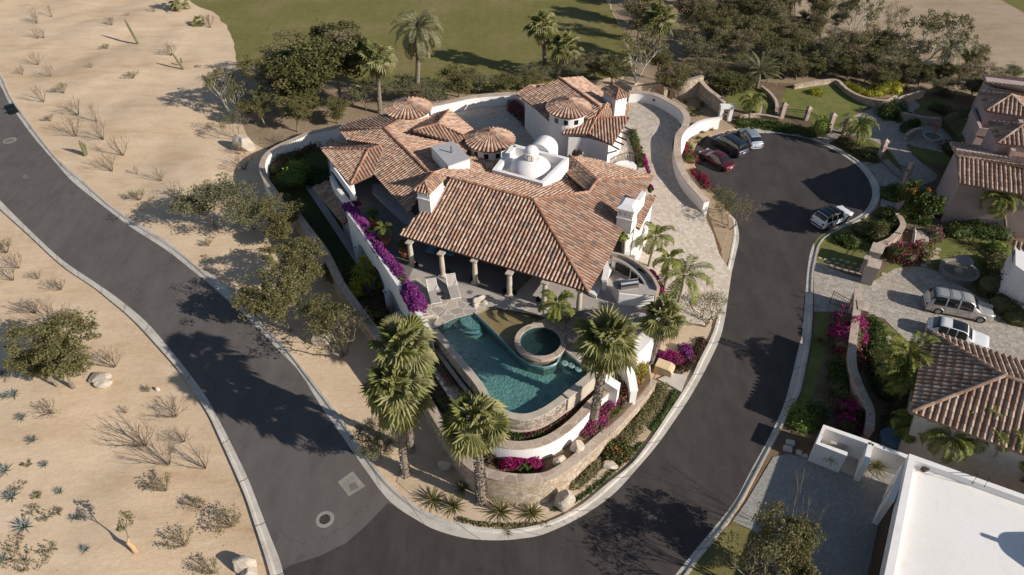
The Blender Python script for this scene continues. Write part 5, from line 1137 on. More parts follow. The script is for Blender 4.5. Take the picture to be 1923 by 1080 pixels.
# ============================================================ CARS
def car(name, label, loc, rz, L, W, H, paint, kind='suv', roofmat=None, rails=False, hood=.30, tail=.0, wheel=.37, plate=True, cat='car', pano=False, sedan=False, van=False):
    """nose towards +X"""
    t = thing(name, label, cat, loc, None); Mx = Matrix.Translation(Vector(loc)) @ Matrix.Rotation(rz, 4, 'Z')
    def fin(m, nm, mt, par=t, smooth=False): m.V = [tuple(Mx @ Vector(v)) for v in m.V]; return m.build(nm, mt, par, smooth)
    hl = L/2; belt = H*.56; hoodz = H*(.60 if kind != 'sedan' else .62)
    # stations: x, half width, belt z, roof z, roof half width (roof==belt outside the cabin)
    ws = hl-L*hood                      # base of windscreen
    rf = ws-L*.115                      # front of the roof
    if kind == 'sedan': rb, rg = -hl+L*.30, -hl+L*.15
    elif kind == 'van': rb, rg = -hl+L*.055, -hl+L*.012
    elif kind == 'suv': rb, rg = -hl+L*.085, -hl+L*.02
    else: rb, rg = -hl+L*.16, -hl+L*.03
    rw = W/2*.76
    X = [(-hl, .80, belt*.92, 0), (-hl+.06, .93, belt, 0), (rg, .96, belt, 0), (rb, .985, belt, 1), (rb+(rf-rb)*.33, 1, belt, 1), (rb+(rf-rb)*.66, 1, belt, 1), (rf, 1, belt, 1), (ws, .985, belt*1.0, 0), (ws+(hl-ws)*.5, .965, belt*.965, 0), (hl-.22, .90, belt*.90, 0), (hl-.05, .80, belt*.80, 0), (hl, .70, belt*.62, 0)]
    m = MB(); CR = []; z0 = .2
    for x, k, bz, c in X:
        w_ = W/2*k; rz_ = H*(.985 if (x in (rb, rf)) else 1.0) if c else bz+.02+.035*(1 if abs(x) < hl-.1 else .3)
        rwid = rw if c else w_*.82; ring = [(x, -w_*.9, z0), (x, -w_, z0+.18), (x, -w_*1.0, bz*.72), (x, -w_*.965, bz)]
        ring += [(x, -rwid, rz_-(.04 if c else .01)), (x, -rwid*.55, rz_+.01), (x, 0, rz_+.025)]
        ring += [(a, -b, z) for a, b, z in ring[:-1][::-1]]; CR.append(ring)
    A_ = np.array(CR, float); A_ = np.concatenate([A_[:1], A_, A_[-1:]])
    for _ in range(3):
        a0, a1 = A_[:-1], A_[1:]; B_ = np.empty((2*(len(A_)-1), A_.shape[1], 3)); B_[0::2] = .75*a0+.25*a1; B_[1::2] = .25*a0+.75*a1; A_ = B_
    A_[:, :, :] = A_; q_ = A_
    for _ in range(2):
        nx_ = np.roll(q_, -1, 1); B_ = np.empty((q_.shape[0], q_.shape[1]*2, 3)); B_[:, 0::2] = .75*q_+.25*nx_; B_[:, 1::2] = .25*q_+.75*nx_; q_ = B_
    # keep the flat underside and full width
    q_[:, :, 0] *= hl/q_[:, :, 0].max(); q_[:, :, 1] *= (W/2)/q_[:, :, 1].max(); q_[:, :, 2] = z0+(q_[:, :, 2]-q_[:, :, 2].min())*(H+.02-z0)/(q_[:, :, 2].max()-q_[:, :, 2].min())
    Q = q_; rings = [[m.v(p) for p in ring] for ring in Q]; n = len(rings[0])
    for i in range(len(rings)-1):
        for k in range(n-1): m.f((rings[i][k], rings[i+1][k], rings[i+1][k+1], rings[i][k+1]))
        m.f((rings[i][n-1], rings[i+1][n-1], rings[i+1][0], rings[i][0]))
    m.f(rings[0]); m.f(rings[-1][::-1])
    body = fin(m, 'body', M[paint], smooth=True)
    # glass: the same curved skin, 12 mm proud.  ring points k -> 4k, stations i -> 4(i+1)-1
    NI, NK = Q.shape[0], Q.shape[1]
    def skin(nm, i0, i1, k0, k1, mt='glass', off=.012):
        mm = MB(); I = list(range(i0, i1+1)); K = list(range(k0, k1+1)); g_ = {}
        for i in I:
            for kk in K:
                du = Q[min(i+1, NI-1), kk % NK]-Q[max(i-1, 0), kk % NK]; dv = Q[i, (kk+1) % NK]-Q[i, (kk-1) % NK]; nr = np.cross(dv, du); l_ = np.linalg.norm(nr); nr = nr/l_ if l_ > 1e-9 else np.array([0, 0, 1.])
                cen = np.array([Q[i, kk % NK][0]*.8, 0, H*.45]); nr = nr if np.dot(nr, Q[i, kk % NK]-cen) > 0 else -nr
                g_[i, kk] = mm.v(Q[i, kk % NK]+nr*off)
        for a_, b_ in zip(I[:-1], I[1:]):
            for c_, d_ in zip(K[:-1], K[1:]): mm.f((g_[a_, c_], g_[b_, c_], g_[b_, d_], g_[a_, d_]))
        return fin(mm, nm, M[mt], body, True)
    st = lambda i: 8*(i+1)-3
    for lo, hi in ((14, 16), (32, 34)) if False else ((13, 15), (NK-4*4-1+1, NK-4*3-1+1)):
        pass
    zk = Q[st(4), :, 2]; half = NK//2; belt_k = [kk for kk in range(2, half) if zk[kk] > belt-.02*(H-belt) and abs(Q[st(4), kk, 1]) > rw*.80 and zk[kk] < H-.07]
    k0, k1 = min(belt_k), max(belt_k)
    topk = [kk for kk in range(2, NK-2) if zk[kk] > H-.09]; t0, t1 = min(topk), max(topk); mir = lambda kk: (n_top-kk)
    n_top = t0+t1
    for a_, b_ in ((st(3)-(0 if kind == 'sedan' else 1), st(4)-1), (st(4), st(5)-1), (st(5), st(6)+1)):
        skin('window', a_+0, b_, k0, k1); skin('window', a_+0, b_, mir(k1), mir(k0))
    if kind != 'sedan': skin('window', st(3)-1, st(3)+0, k0, k1-1) if False else None
    skin('windscreen', st(6)+2, st(7)-1, t0-1, t1+1); skin('rear_window', st(2)+(1 if kind != 'van' else 0), st(3)-1, t0-1, t1+1)
    rr_ = None
    if roofmat or pano: skin('roof_panel', st(3)+(0 if not pano else 10), st(6), t0-(1 if roofmat else -1), t1+(1 if roofmat else -1), roofmat or 'glass', .014)
    if rails:
        for s in (-1, 1):
            mm = MB(); mm.tube([(rb+.15, s*rw*.95, H+.02), (rb+.25, s*rw*.97, H+.07), (rf-.25, s*rw*.97, H+.07), (rf-.1, s*rw*.95, H+.01)], .022, 5); fin(mm, 'roof_rail', M['plastic'])
        for f in (.42, .72): mm = MB(); x = rb+(rf-rb)*f; mm.tube([(x, -rw*.96, H+.075), (x, rw*.96, H+.075)], .025, 5); fin(mm, 'crossbar', M['plastic'])
    for sx in (-1, 1):
        for s in (-1, 1):
            x = -hl+L*.20 if sx < 0 else hl-L*.185; y = s*(W/2-.11)
            mm = MB(); mm.tube([(x, y-.11, wheel), (x, y+.11+.02, wheel)], wheel, 22); w_ = fin(mm, 'wheel', M['rubber'])
            mm = MB(); mm.tube([(x, s*(W/2-.02)+s*.0, wheel), (x, s*(W/2+.012), wheel)], [wheel*.64, wheel*.60], 18); rim = fin(mm, 'rim', M['rim'], w_)
            mm = MB()
            for k in range(5): a = k*2*math.pi/5+.55; mm.box((x+math.cos(a)*wheel*.34, s*(W/2+.016), wheel+math.sin(a)*wheel*.34), (wheel*.18, .012, wheel*.18))
            fin(mm, 'rim_opening', M['plastic'], rim)
            mm = MB(); mm.tube([(x+math.cos(a)*(wheel+.045), s*(W/2+.004), wheel+math.sin(a)*(wheel+.045)) for a in np.linspace(R(-8), R(188), 14)], .035, 4); fin(mm, 'wheel_arch', M['plastic' if paint != 'car_gold' else paint], body)
    for s in (-1, 1):
        mm = MB(); mm.box((hl-.10, s*W*.355, belt*.80), (.16, .30, .14), rot=Matrix.Rotation(R(-s*-22), 3, 'Z')); fin(mm, 'headlight', M['clearlamp'])
        mm = MB(); mm.box((-hl+.035, s*W*.39, belt*.84), (.10, .22, .2), rot=Matrix.Rotation(R(s*-14), 3, 'Z')); fin(mm, 'taillight', M['redlamp'])
        mm = MB(); mm.box((ws-.35, s*(W/2+.09), belt+.08), (.16, .2, .14)); fin(mm, 'mirror', M[paint])
        for f in (.36, .63): mm = MB(); mm.box((rb+(rf-rb)*f, s*(W/2+.004), belt*.86), (.17, .02, .03)); fin(mm, 'door_handle', M['steel'], body)
        for f in (.02, .34, .68, .99): mm = MB(); mm.box((rb+(rf-rb)*f, s*(W/2*.998), belt*.62), (.012, .012, belt*.62)); fin(mm, 'door_seam', M['plastic'], body)
    mm = MB(); mm.box((-hl-.005, 0, .42), (.06, W*.86, .16)); fin(mm, 'rear_bumper', M['plastic'] if kind == 'suv' else M[paint])
    mm = MB(); mm.box((hl-.02, 0, .40), (.06, W*.62, .22)); fin(mm, 'grille', M['plastic'])
    if plate: mm = MB(); mm.box((-hl-.03, 0, belt*.70), (.03, .34, .17)); fin(mm, 'number_plate', M['plate'])
    return t
def carpose(r, f, z=.012): a = P(*r, z); b = P(*f, z); d = b-a; return (a+b)/2, math.atan2(d[1], d[0])
def put(label, rear, front, L, W, H, paint, **kw):
    c, a = carpose(rear, front); c[2] = .02; o = car('parked_car', label, c, a, L, W, H, paint, **kw); o.scale = (.83, .83, .83); return o
put('dark red sedan parked nose-in beside the curved driveway wall, nearest the driveway wall', (1370,322), (1320,292), 4.5, 1.78, 1.42, 'car_red', kind='sedan', hood=.26)
put('dark navy minivan parked between the red sedan and the silver hatchback', (1395,297), (1340,264), 4.9, 1.95, 1.76, 'car_navy', kind='van', hood=.22)
put('silver hatchback with a dark sunroof parked on the right of the dark minivan', (1420,283), (1393,250), 4.25, 1.80, 1.52, 'car_silver', kind='hatch', hood=.26)
put('white SUV with a black roof pulled up at the kerb of the turning circle', (1524,430), (1594,402), 4.55, 1.88, 1.68, 'car_white', kind='suv', roofmat='car_black', rails=True)
put('long champagne-silver SUV with roof bars on the gated paved court', (1733,573), (1856,598), 5.5, 2.0, 1.92, 'car_gold', kind='suv', rails=True, hood=.25)
put('white crossover with a dark panoramic roof half behind the tiled roof corner', (1741,622), (1846,654), 4.75, 1.9, 1.62, 'car_white', kind='hatch', pano=True)
# ============================================================ RIGHT-HAND GARDENS
def rsheet(name, pts, mat, z, n=0):
    p = xy(pts); p = smooth_line(p+[p[0]], n) [:-1] if n else p
    return sheet(name, [tuple(q) for q in p], M[mat] if isinstance(mat, str) else mat, z)
rsheet('garden_soil', [(1375,240),(1420,238),(1482,245),(1520,255),(1557,271),(1596,291),(1630,315),(1648,341),(1654,365),(1648,390),(1630,410),(1582,432),(1554,448),(1542,461),(1535,485),(1529,515),(1527,585),(1523,640),(1514,690),(1504,735),(1480,785),(1440,860),(1400,940),(1360,1000),(1310,1060),(1290,1085),(1240,1180),(2500,1180),(2500,230),(1923,190),(1760,175),(1640,185),(1500,158),(1330,150),(1340,200)], 'soil', .034)
rsheet('lawn', [(1470,180),(1478,165),(1500,157),(1560,152),(1580,155),(1600,172),(1640,192),(1646,197),(1620,205),(1590,220),(1582,232),(1570,243),(1530,235),(1480,215),(1466,200)], 'lawn', .042, 60)
rsheet('lawn', [(1362,180),(1400,170),(1440,172),(1455,190),(1455,212),(1430,212),(1395,205),(1370,198)], 'lawn', .042, 40)
rsheet('lawn', [(1636,232),(1660,228),(1700,232),(1720,246),(1705,252),(1680,255),(1650,248),(1632,242)], 'lawn', .042, 40)
rsheet('lawn', [(1625,258),(1665,266),(1690,282),(1706,305),(1690,315),(1650,292),(1620,272)], 'lawn', .042, 40)
rsheet('lawn', [(1702,270),(1720,268),(1760,276),(1785,290),(1790,310),(1745,306),(1722,295)], 'lawn', .042, 40)
rsheet('lawn', [(1705,197),(1750,187),(1775,193),(1785,210),(1760,218),(1725,212)], 'lawn', .042, 40)
rsheet('lawn', [(1530,455),(1548,438),(1600,420),(1640,405),(1660,430),(1650,480),(1640,510),(1560,500),(1532,490)], 'lawn', .042, 40)
rsheet('lawn', [(1645,520),(1700,480),(1760,455),(1840,440),(1890,470),(1900,520),(1850,540),(1760,530),(1700,505),(1650,528)], 'lawn', .042, 60)
rsheet('lawn', [(1530,590),(1560,588),(1545,680),(1520,760),(1500,800),(1475,790),(1505,740),(1518,690),(1526,640)], 'lawn', .042, 30)
rsheet('lawn', [(1630,600),(1665,610),(1695,640),(1680,700),(1650,720),(1630,660)], 'lawn', .046, 30)
rsheet('lawn', [(1262,1090),(1300,1062),(1380,975),(1420,990),(1390,1090)], 'golf', .046)
rsheet('garden_path', [(1566,255),(1582,236),(1598,220),(1640,204),(1660,190),(1690,183),(1710,186),(1728,200),(1712,212),(1745,222),(1790,228),(1860,250),(1900,290),(1850,305),(1800,295),(1760,285),(1718,276),(1700,270),(1712,290),(1735,310),(1760,330),(1740,345),(1700,330),(1690,312),(1668,282),(1625,258),(1600,255)], 'pavern', .05, 90)
rsheet('garden_path', [(1625,258),(1640,252),(1690,262),(1720,258),(1740,240),(1715,228),(1700,238),(1640,240)], 'pavern', .056, 40)
rsheet('gate_apron', [(1604,298),(1618,306),(1668,300),(1700,330),(1742,345),(1720,352),(1672,350),(1652,350),(1640,325)], 'pavern', .058)
rsheet('gate_apron', [(1540,248),(1556,240),(1578,248),(1572,262),(1552,272),(1524,257)], 'pavern', .058)
rsheet('driveway_paving', [(1529,490),(1560,505),(1600,520),(1642,528),(1680,505),(1720,500),(1760,510),(1840,560),(1923,580),(2100,640),(1923,760),(1780,680),(1700,640),(1660,600),(1630,590),(1528,586)], 'pavern', .062)
rsheet('cross_walk', [(1655,375),(1700,385),(1720,395),(1755,405),(1923,425),(1923,432),(1755,413),(1712,405),(1700,425),(1680,455),(1650,470),(1640,462),(1672,440),(1690,415),(1690,400),(1652,388)], 'pavern', .066)
for k, (u, v) in enumerate([(1540,484),(1550,487),(1556,492),(1566,486),(1572,494),(1580,488),(1583,498),(1592,492),(1597,502),(1605,495),(1611,505),(1619,499),(1600,510),(1588,508),(1574,503),(1562,498),(1612,513),(1628,508)]):
    pass
def stones(name, pts, label, group, r_=.28, z=.075):
    N_ = ['first', 'second', 'third', 'fourth', 'fifth', 'sixth', 'seventh', 'eighth', 'ninth', 'tenth', 'eleventh', 'twelfth', 'thirteenth', 'fourteenth', 'fifteenth', 'sixteenth', 'seventeenth', 'eighteenth']
    for i, (u, v) in enumerate(sorted(pts, key=lambda q: q[1] if 'hedge' in group else q[0])):
        rr = rnd(i+int(u)); m = MB(); c = P(u, v, z); m.prism([(c[0]+r_*rr.uniform(.7, 1.2)*math.cos(a), c[1]+r_*rr.uniform(.7, 1.2)*math.sin(a)*.8, z) for a in np.linspace(0, 6.28, 8)[:-1]], .03, z)
        tag(m.build(name, M['flag' if 0 else 'cap'], loc=c), label % N_[i], 'stepping stone', group)
stones('stepping_stone', [(1540,484),(1550,487),(1556,492),(1566,486),(1572,494),(1580,488),(1583,498),(1592,492),(1597,502),(1605,495),(1611,505),(1619,499),(1600,510),(1588,508),(1574,503),(1562,498),(1612,513),(1628,508)], 'pale stepping stone, %s from the left, in the grass patch beside the stone gate pier', 'stepping stones by the gate pier', .19)
stones('stepping_stone', [(1661,515),(1678,510),(1692,506),(1706,504),(1718,502),(1735,498),(1742,492),(1752,486),(1758,474),(1762,468),(1758,482)], 'flat stepping stone, %s from the left, on the lawn by the tiered fountain', 'stepping stones round the fountain')
stones('stepping_stone', [(1669,632),(1666,645),(1660,654),(1652,662),(1648,673),(1650,685),(1648,697)], 'stepping stone, %s from the top, on the grass strip beside the clipped hedge', 'stepping stones beside the hedge')
# gravel court of the flat-roofed house
m = MB(); m.tess(xy([(1478,852),(1452,858),(1400,945),(1376,978),(1420,1000),(1470,1100),(1700,1300),(1900,1300),(1700,1080),(1740,880),(1690,872),(1600,868),(1520,860)], .07)); tag(m.build('gravel_court', M['cobble']), kind='structure')
# garden walls and fences
wall('low_wall', 'low dry-stone edging wall behind the sunny lawn and the yellow shrubs', 'stone wall', [(1490,160,.4),(1535,152,.5),(1572,150,.5),(1590,165,.5),(1612,178,.6),(1640,186,.8),(1665,188,1.0),(1680,180,1.0)], -.05, None, .3, 'stone', 'stone', n=50)
wall('low_wall', 'curved stone wall wrapping the small raised lawn behind the clipped bush', 'stone wall', [(1738,172,.8),(1718,178,.8),(1695,185,.8),(1686,196,.9),(1692,208,.9),(1710,215,.9),(1740,220,.8),(1765,222,.8)], -.05, None, .3, 'stone', 'stone', n=50)
wall('low_wall', 'thin curved rill wall beside the small lawn with the leaning palm', 'low wall', [(1432,162,.4),(1448,175,.4),(1460,192,.4),(1460,212,.4)], -.05, None, .22, 'stone', 'cap', n=24)
wall('low_wall', 'curved stone seat wall beside the small bronze garden fountain', 'stone wall', [(1700,252,.7),(1712,244,.7),(1728,240,.6)], -.05, None, .3, 'stone', 'cap', n=12)
wall('low_wall', 'long brick-capped garden wall running down beside the magenta bougainvillea and the clipped hedge', 'garden wall', [(1617,545,1.5),(1616,575,1.5),(1612,610,1.4),(1607,650,1.3),(1608,690,1.2),(1622,730,1.1),(1640,770,1.0),(1640,810,1.0)], -.05, None, .42, 'pink', n=60, side=1)
wall('low_wall', 'grey-capped double garden wall above the grass with stepping stones', 'garden wall', [(1690,402,.9),(1700,425,.9),(1680,450,.9),(1655,462,.9)], -.05, None, .36, 'pink', n=24)
def pillar(u, v, h, w_, lab, mat='pink'):
    t = thing('gate_pillar', lab, 'gate pillar', P(u, v, 0)); c = P(u, v, 0); m = MB(); w_ *= .8; m.box((c[0], c[1], h/2), (w_, w_, h), R(12)); m.build('shaft', M[mat], t)
    m = MB(); m.box((c[0], c[1], h+.06), (w_*1.3, w_*1.3, .1), R(12)); k = w_*.65
    b = [Vector((sx*k, sy*k, 0)) for sx, sy in ((-1, -1), (1, -1), (1, 1), (-1, 1))]; rot = Matrix.Rotation(R(12), 3, 'Z'); m.add([tuple(rot@p+Vector((c[0], c[1], h+.11))) for p in b]+[(c[0], c[1], h+.36)], [(0, 1, 4), (1, 2, 4), (2, 3, 4), (3, 0, 4)]); m.build('cap', M['cap'], t)
    m = MB(); m.box((c[0]-w_*.5, c[1]-.05, h*.72), (.06, .14, .22), R(12)); m.build('wall_light', M['iron'], t); return c
pl_ = [(1423,217,1.5,.5,'pink gate pillar with a pointed stone cap, leftmost, beside the small palm'), (1466,222,1.55,.55,'pink pillar with a pointed cap where the iron fence meets the small lawn'), (1513,226,1.35,.5,'short pink pillar with a pointed cap in the middle of the iron fence'), (1554,250,2.0,.55,'pink pillar on the left of the narrow iron garden gate'), (1584,252,1.5,.55,'pink pillar on the right of the narrow iron garden gate beside the palm'), (1649,302,2.1,.5,'tall slim pink pillar at the upper end of the large driveway gate'), (1697,346,2.1,.5,'tall slim pink pillar at the lower end of the driveway gate, by the orange-flowered tree')]
pc = [pillar(*a) for a in pl_]
c = P(1693,390,0); m = MB(); m.box((c[0], c[1], 1.1), (.9, .6, 2.2), R(8)); tag(m.build('pink_pier', M['pink'], loc=c), 'thick plain pink pier standing beside the orange-flowered tree and the street', 'wall pier')
def fence(label, a, b, h, z=.05, arch=0.0, name='iron_fence', cat='fence', n=None, ang=None, dip=0.0):
    a = np.array(a, float); b = np.array(b, float); L = np.linalg.norm((b-a)[:2]); n = n or max(4, int(L/.16)); t = thing(name, label, cat, (a+b)/2); m = MB()
    for i in range(n+1):
        f = i/n; p = a+(b-a)*f; hh = h+arch*math.sin(math.pi*f/2)-dip*math.sin(math.pi*f); m.tube([(p[0], p[1], z), (p[0], p[1], hh+.1)], .013 if 0 < i < n else .03, 4, False)
    m.build('bars', M['iron'], t); m = MB(); top = [(*(a+(b-a)*f)[:2], h+arch*math.sin(math.pi*f/2)-dip*math.sin(math.pi*f)) for f in np.linspace(0, 1, 14)]
    m.tube(top, .025, 4); m.tube([(p[0], p[1], p[2]-.22) for p in top], .018, 4); m.tube([(a[0], a[1], z+.12), (b[0], b[1], z+.12)], .022, 4); m.build('rails', M['iron'], t); return t
fence('black iron fence between the two leftmost pink pillars, in front of the small lawn', pc[0], pc[1], 1.1)
fence('black iron fence between the second and third pink pillars, behind the hedge', pc[1], pc[2], 1.1)
fence('black iron fence right of the third pink pillar, behind the round clipped bush', pc[2], pc[3], 1.1)
fence('narrow black iron garden gate between two pink pillars', pc[3], pc[4], 1.3, name='garden_gate', cat='gate', dip=.2)
fence('low black iron fence between the garden palm and the tall gate pillar', pc[4], pc[5], 1.0)
fence('large black iron driveway gate with a swooping top, opening on the turning circle', pc[5], pc[6], 1.7, name='driveway_gate', cat='gate', dip=.55)
wall('low_wall', 'pink low wall topped with pale bricks under the leftmost iron fence', 'low wall', [(1388,218,.35),(1423,214,.35),(1464,221,.35)], -.05, None, .25, 'pink', 'cap', n=10)
def pier(pts, h, lab):
    m = MB(); p = [P(u, v, h) for u, v in pts]; t = thing('gate_pier', lab, 'gate pier', P(*pts[0], 0)); m.prism(p, -.05, h); m.build('shaft', M['white'] if 0 else M['patio'], t)
    c = np.mean(p, 0); m = MB(); m.prism([tuple(q+(q-c)*.12) for q in p], h, h+.12); m.build('cap', M['cap'], t)
pier([(1640,458),(1662,462),(1655,478),(1634,473)], 1.7, 'broad square stone-capped gate pier farther from the paved court'); pier([(1632,486),(1655,492),(1650,507),(1629,501)], 1.7, 'broad square stone-capped gate pier nearest the paved court entrance')
pier([(1609,566),(1632,570),(1630,587),(1612,582)], 1.5, 'square stone-capped pier at the end of the bougainvillea wall')
wall('low_wall', 'grey wall joining the two square stone gate piers', 'low wall', [(1637,478,1.3),(1630,490,1.3)], -.05, None, .3, 'patio', n=4)
fence('open iron court gate leaf with a curved spiked top beside the bougainvillea', P(1556,573), P(1612,588), 1.35, arch=-.45, name='court_gate', cat='gate', z=.1)
fence('open iron gate leaf folded against the square stone piers', P(1625,517), P(1640,480), 1.3, arch=-.3, name='court_gate', cat='gate', z=.1)
# fountains
t = thing('fountain', 'grey two-tier stone fountain with a round basin in the shaded garden', 'fountain', P(1797,515,0)); c = P(1797,515,0)
m = MB(); m.lathe(c, [(1.35, 0), (1.4, .45), (1.42, .5), (1.2, .5), (1.15, .35), (0, .33)], 30); m.build('basin', M['basin_shaded'], t)  # basin and upper bowl use the stone with shade painted in
m = MB(); m.lathe(c+np.array([0, 0, .42]), [(0, 0), (1.17, 0)], 30); m.build('water', M['water2'], t)
m = MB(); m.lathe(c+np.array([0, 0, .3]), [(.4, 0), (.22, .2), (.16, .7), (.25, .95)], 16); m.build('pedestal', M['carved'], t)
m = MB(); m.lathe(c+np.array([0, 0, 1.2]), [(.15, 0), (.55, .12), (.66, .25), (.6, .25), (.3, .12), (0, .1)], 24); m.build('upper_bowl', M['basin_shaded'], t)
t = thing('fountain', 'small round dark pool fountain with a stacked-leaf sculpture by the pink house', 'fountain', P(1749,262,0)); c = P(1749,262,0)
m = MB(); m.lathe(c, [(.95, 0), (.95, .4), (.75, .4), (.75, .2), (0, .2)], 26); m.build('basin', M['patio'], t); m = MB(); m.lathe(c+np.array([0, 0, .3]), [(0, 0), (.76, 0)], 24); m.build('water', M['water'], t)
m = MB(); rr = rnd(4)
for k in range(6): m.lathe(c+np.array([.12*(-1)**k, 0, .3+k*.3]), [(.06, 0), (.22, .1), (.2, .13), (.05, .18)], 9)
m.build('sculpture', M['clay'], t)
t = thing('fire_pit', 'small square stone planter trough beside the crooked tree trunk', 'planter', P(1735,447,0)); m = MB(); pts = [P(u, v, .5) for u, v in [(1722,432),(1746,437),(1744,455),(1720,450)]]; m.prism(pts, .05, .5); m.build('trough', M['cap'], t)
# ============================================================ NEIGHBOUR HOUSES
def hip_house(name, label, E, ze, zr_in, slope, wallmat, mats=('tile2', 'pan2', 'tile2'), zb=0.0, sp=.36, ins=.6, L=.45, r_=.12):
    """E: four eave corners in order (3-D); hip roof with equal slopes"""
    t = thing(name, label, 'house', np.mean(E, 0)*np.array([1, 1, 0])); ro = Roof(mats, sp=sp, L=L, r=r_, thick=.16); E = [np.array(e, float) for e in E]
    a, b, c, d = E; u = (b-a)/np.linalg.norm(b-a); v = (d-a)/np.linalg.norm(d-a); l0 = np.linalg.norm(b-a); l1 = np.linalg.norm(d-a); h = min(l0, l1)/2
    up = np.array([0, 0, h*slope])
    if l0 >= l1: r0 = a+u*h+v*l1/2+up; r1 = b-u*h+v*l1/2+up; F = [[a, b, r1, r0], [b, c, r1], [c, d, r0, r1], [d, a, r0]]
    else: r0 = a+v*h+u*l0/2+up; r1 = d-v*h+u*l0/2+up; F = [[a, b, r0], [b, c, r1, r0], [c, d, r1], [d, a, r0, r1]]
    for i, f in enumerate(F): tile_facet(ro.m, plane3(f[0], f[1], f[2]), f, seed=i+3, **ro.kw)
    for x, y in ((a, r0), (b, r1 if l0 >= l1 else r0), (c, r1), (d, r0 if l0 >= l1 else r1)): ro.rdg(x, y, r=.14)
    if np.linalg.norm(r1-r0) > .3: ro.rdg(r0, r1, r=.14)
    ro.done(t); cc = np.mean(E, 0); m = MB(); m.prism([tuple(e+(cc-e)/np.linalg.norm(cc-e)*ins) for e in E], zb-.05, ze+.12); w_ = m.build('wall', M[wallmat], t); return t, w_
# big hipped roof at the lower right
ea = P(1742,620,4.2); u_ = np.array([math.cos(R(-30.8)), math.sin(R(-30.8)), 0]); v_ = np.array([-math.cos(R(59.2)), -math.sin(R(59.2)), 0])
E = [ea+v_*7.6, ea+v_*7.6+u_*13.0, ea+u_*13.0, ea]
hh, hw_ = hip_house('hipped_house', 'house with a large weathered tan hipped tile roof beside the two court cars', E, 4.2, 0, .40, 'cream', sp=.34)
m = MB(); c = (E[0]*.35+E[3]*.65); m.box((c[0]+.55, c[1]-.2, 2.2), (.08, 1.2, 1.3), R(-31)); m.build('window', M['glass'], hh)
# pink house, three roofs up the right edge
pk = thing('pink_house', 'pink stucco house with weathered tile roofs and an arched window at the upper right edge', 'house', P(1880,380,0))
def gable(pts, anchor, az, slope, parent, rs=()):
    ro = Roof(('tile2', 'pan2', 'tile2'), sp=.34, L=.45, r=.115, thick=.14); pl = plane(anchor, az, slope); P3 = [RP(u, v, pl) for u, v in pts]; tile_facet(ro.m, pl, P3, seed=len(pts), **ro.kw)
    for a, b in rs: ro.rdg(RP(*a, pl), RP(*b, pl), r=.13)
    ro.done(parent); return pl
rg = P(1797,293,5.6)
gable([(1797,293),(1923,313),(2040,331),(2050,398),(1923,366),(1802,344)], rg, -108, .36, pk, [((1797,293),(2040,331))]); gable([(1797,293),(1783,267),(1860,275),(1923,288),(2030,300),(2040,331)], rg, 72, .36, pk)
wa_ = [P(1806,338,4.3), P(2040,382,4.3), P(2030,320,4.3), P(1795,280,4.3)]; m = MB(); m.prism(wa_, -.05, 4.4); m.add([tuple(P(1806,338,4.4)), tuple(P(1795,280,4.4)), tuple(rg-np.array([-.25, 0, .15]))], [(0, 1, 2)]); m.build('wall', M['pink'], pk)
def archwin(u, v, z, w_, h, az, parent, mat='glass'):
    c = P(u, v, z); e = np.array([math.cos(R(az)), math.sin(R(az)), 0]); nrm = np.array([e[1], -e[0], 0])
    for nm, k, off, mt in (('window_frame', 1.18, .03, 'cap'), ('window', 1.0, .06, mat)):
        m = MB(); pts = [c+e*(-w_/2*k)+np.array([0, 0, -h/2*k]), c+e*(w_/2*k)+np.array([0, 0, -h/2*k])]+[c+e*(w_/2*k*math.cos(t))+np.array([0, 0, h*.15+w_/2*k*math.sin(t)]) for t in np.linspace(0, math.pi, 12)]
        f_ = [p+nrm*off for p in pts]; m.poly(f_); n = len(pts)
        for i in range(n): j = (i+1) % n; m.poly([pts[i]-nrm*.1, pts[j]-nrm*.1, f_[j], f_[i]])
        m.build(nm, M[mt], parent)
archwin(1826,362,2.0,1.4,1.5,-17,pk); archwin(1878,378,1.6,1.2,1.8,-17,pk,'wood')
m = MB(); m.prism([P(1848,352,3.2), P(1923,366,3.2), P(1923,410,3.2), P(1850,392,3.2)], -.05, .1); 
for (u, v) in ((1838,405),(1912,405),(1800,352)):
    m2 = MB(); c = P(u, v, 0); m2.box((c[0], c[1], 1.5), (.6, .6, 3.0), R(-17)); m2.build('buttress', M['pink'], pk)
m = MB(); c = P(1885,398,.8); m.box(c, (1.0, .08, 1.5), R(-17)); m.build('blue_door', M['bluepaint'], pk)
def flatblock(pts, z0, z1, parent, par=.5, th=.3, mat='pink'):
    p = [P(u, v, z1) for u, v in pts]; m = MB(); m.prism(p, z0, z1-par); m.build('wall', M[mat], parent); thickwall('parapet', p+[p[0]], z1-par-.3, [z1]*(len(p)+1), th, mat, parent)
ph = thing('pink_house', 'pink house with two pyramid tile roofs and a low dome, upper right edge', 'house', P(1880,250,0))
flatblock([(1828,204),(1842,240),(1872,243),(1923,246),(1923,205),(1860,198)], -.05, 3.8, ph)
def pyr(ap, corners, parent, z1, zb):
    A = np.array(ap); ro = Roof(('tile2', 'pan2', 'tile2'), sp=.36, L=.5, r=.12, thick=.14); n = len(corners)
    for i in range(n):
        a, b = corners[i], corners[(i+1) % n]; tile_facet(ro.m, plane3(a, b, A), [a, b, A], seed=i, **ro.kw); ro.rdg(a, A, r=.12)
    ro.done(parent); c = np.mean(corners, 0); m = MB(); m.prism([tuple(q+(c-q)*.1) for q in corners], zb, z1+.02); m.build('wall', M['pink'], parent)
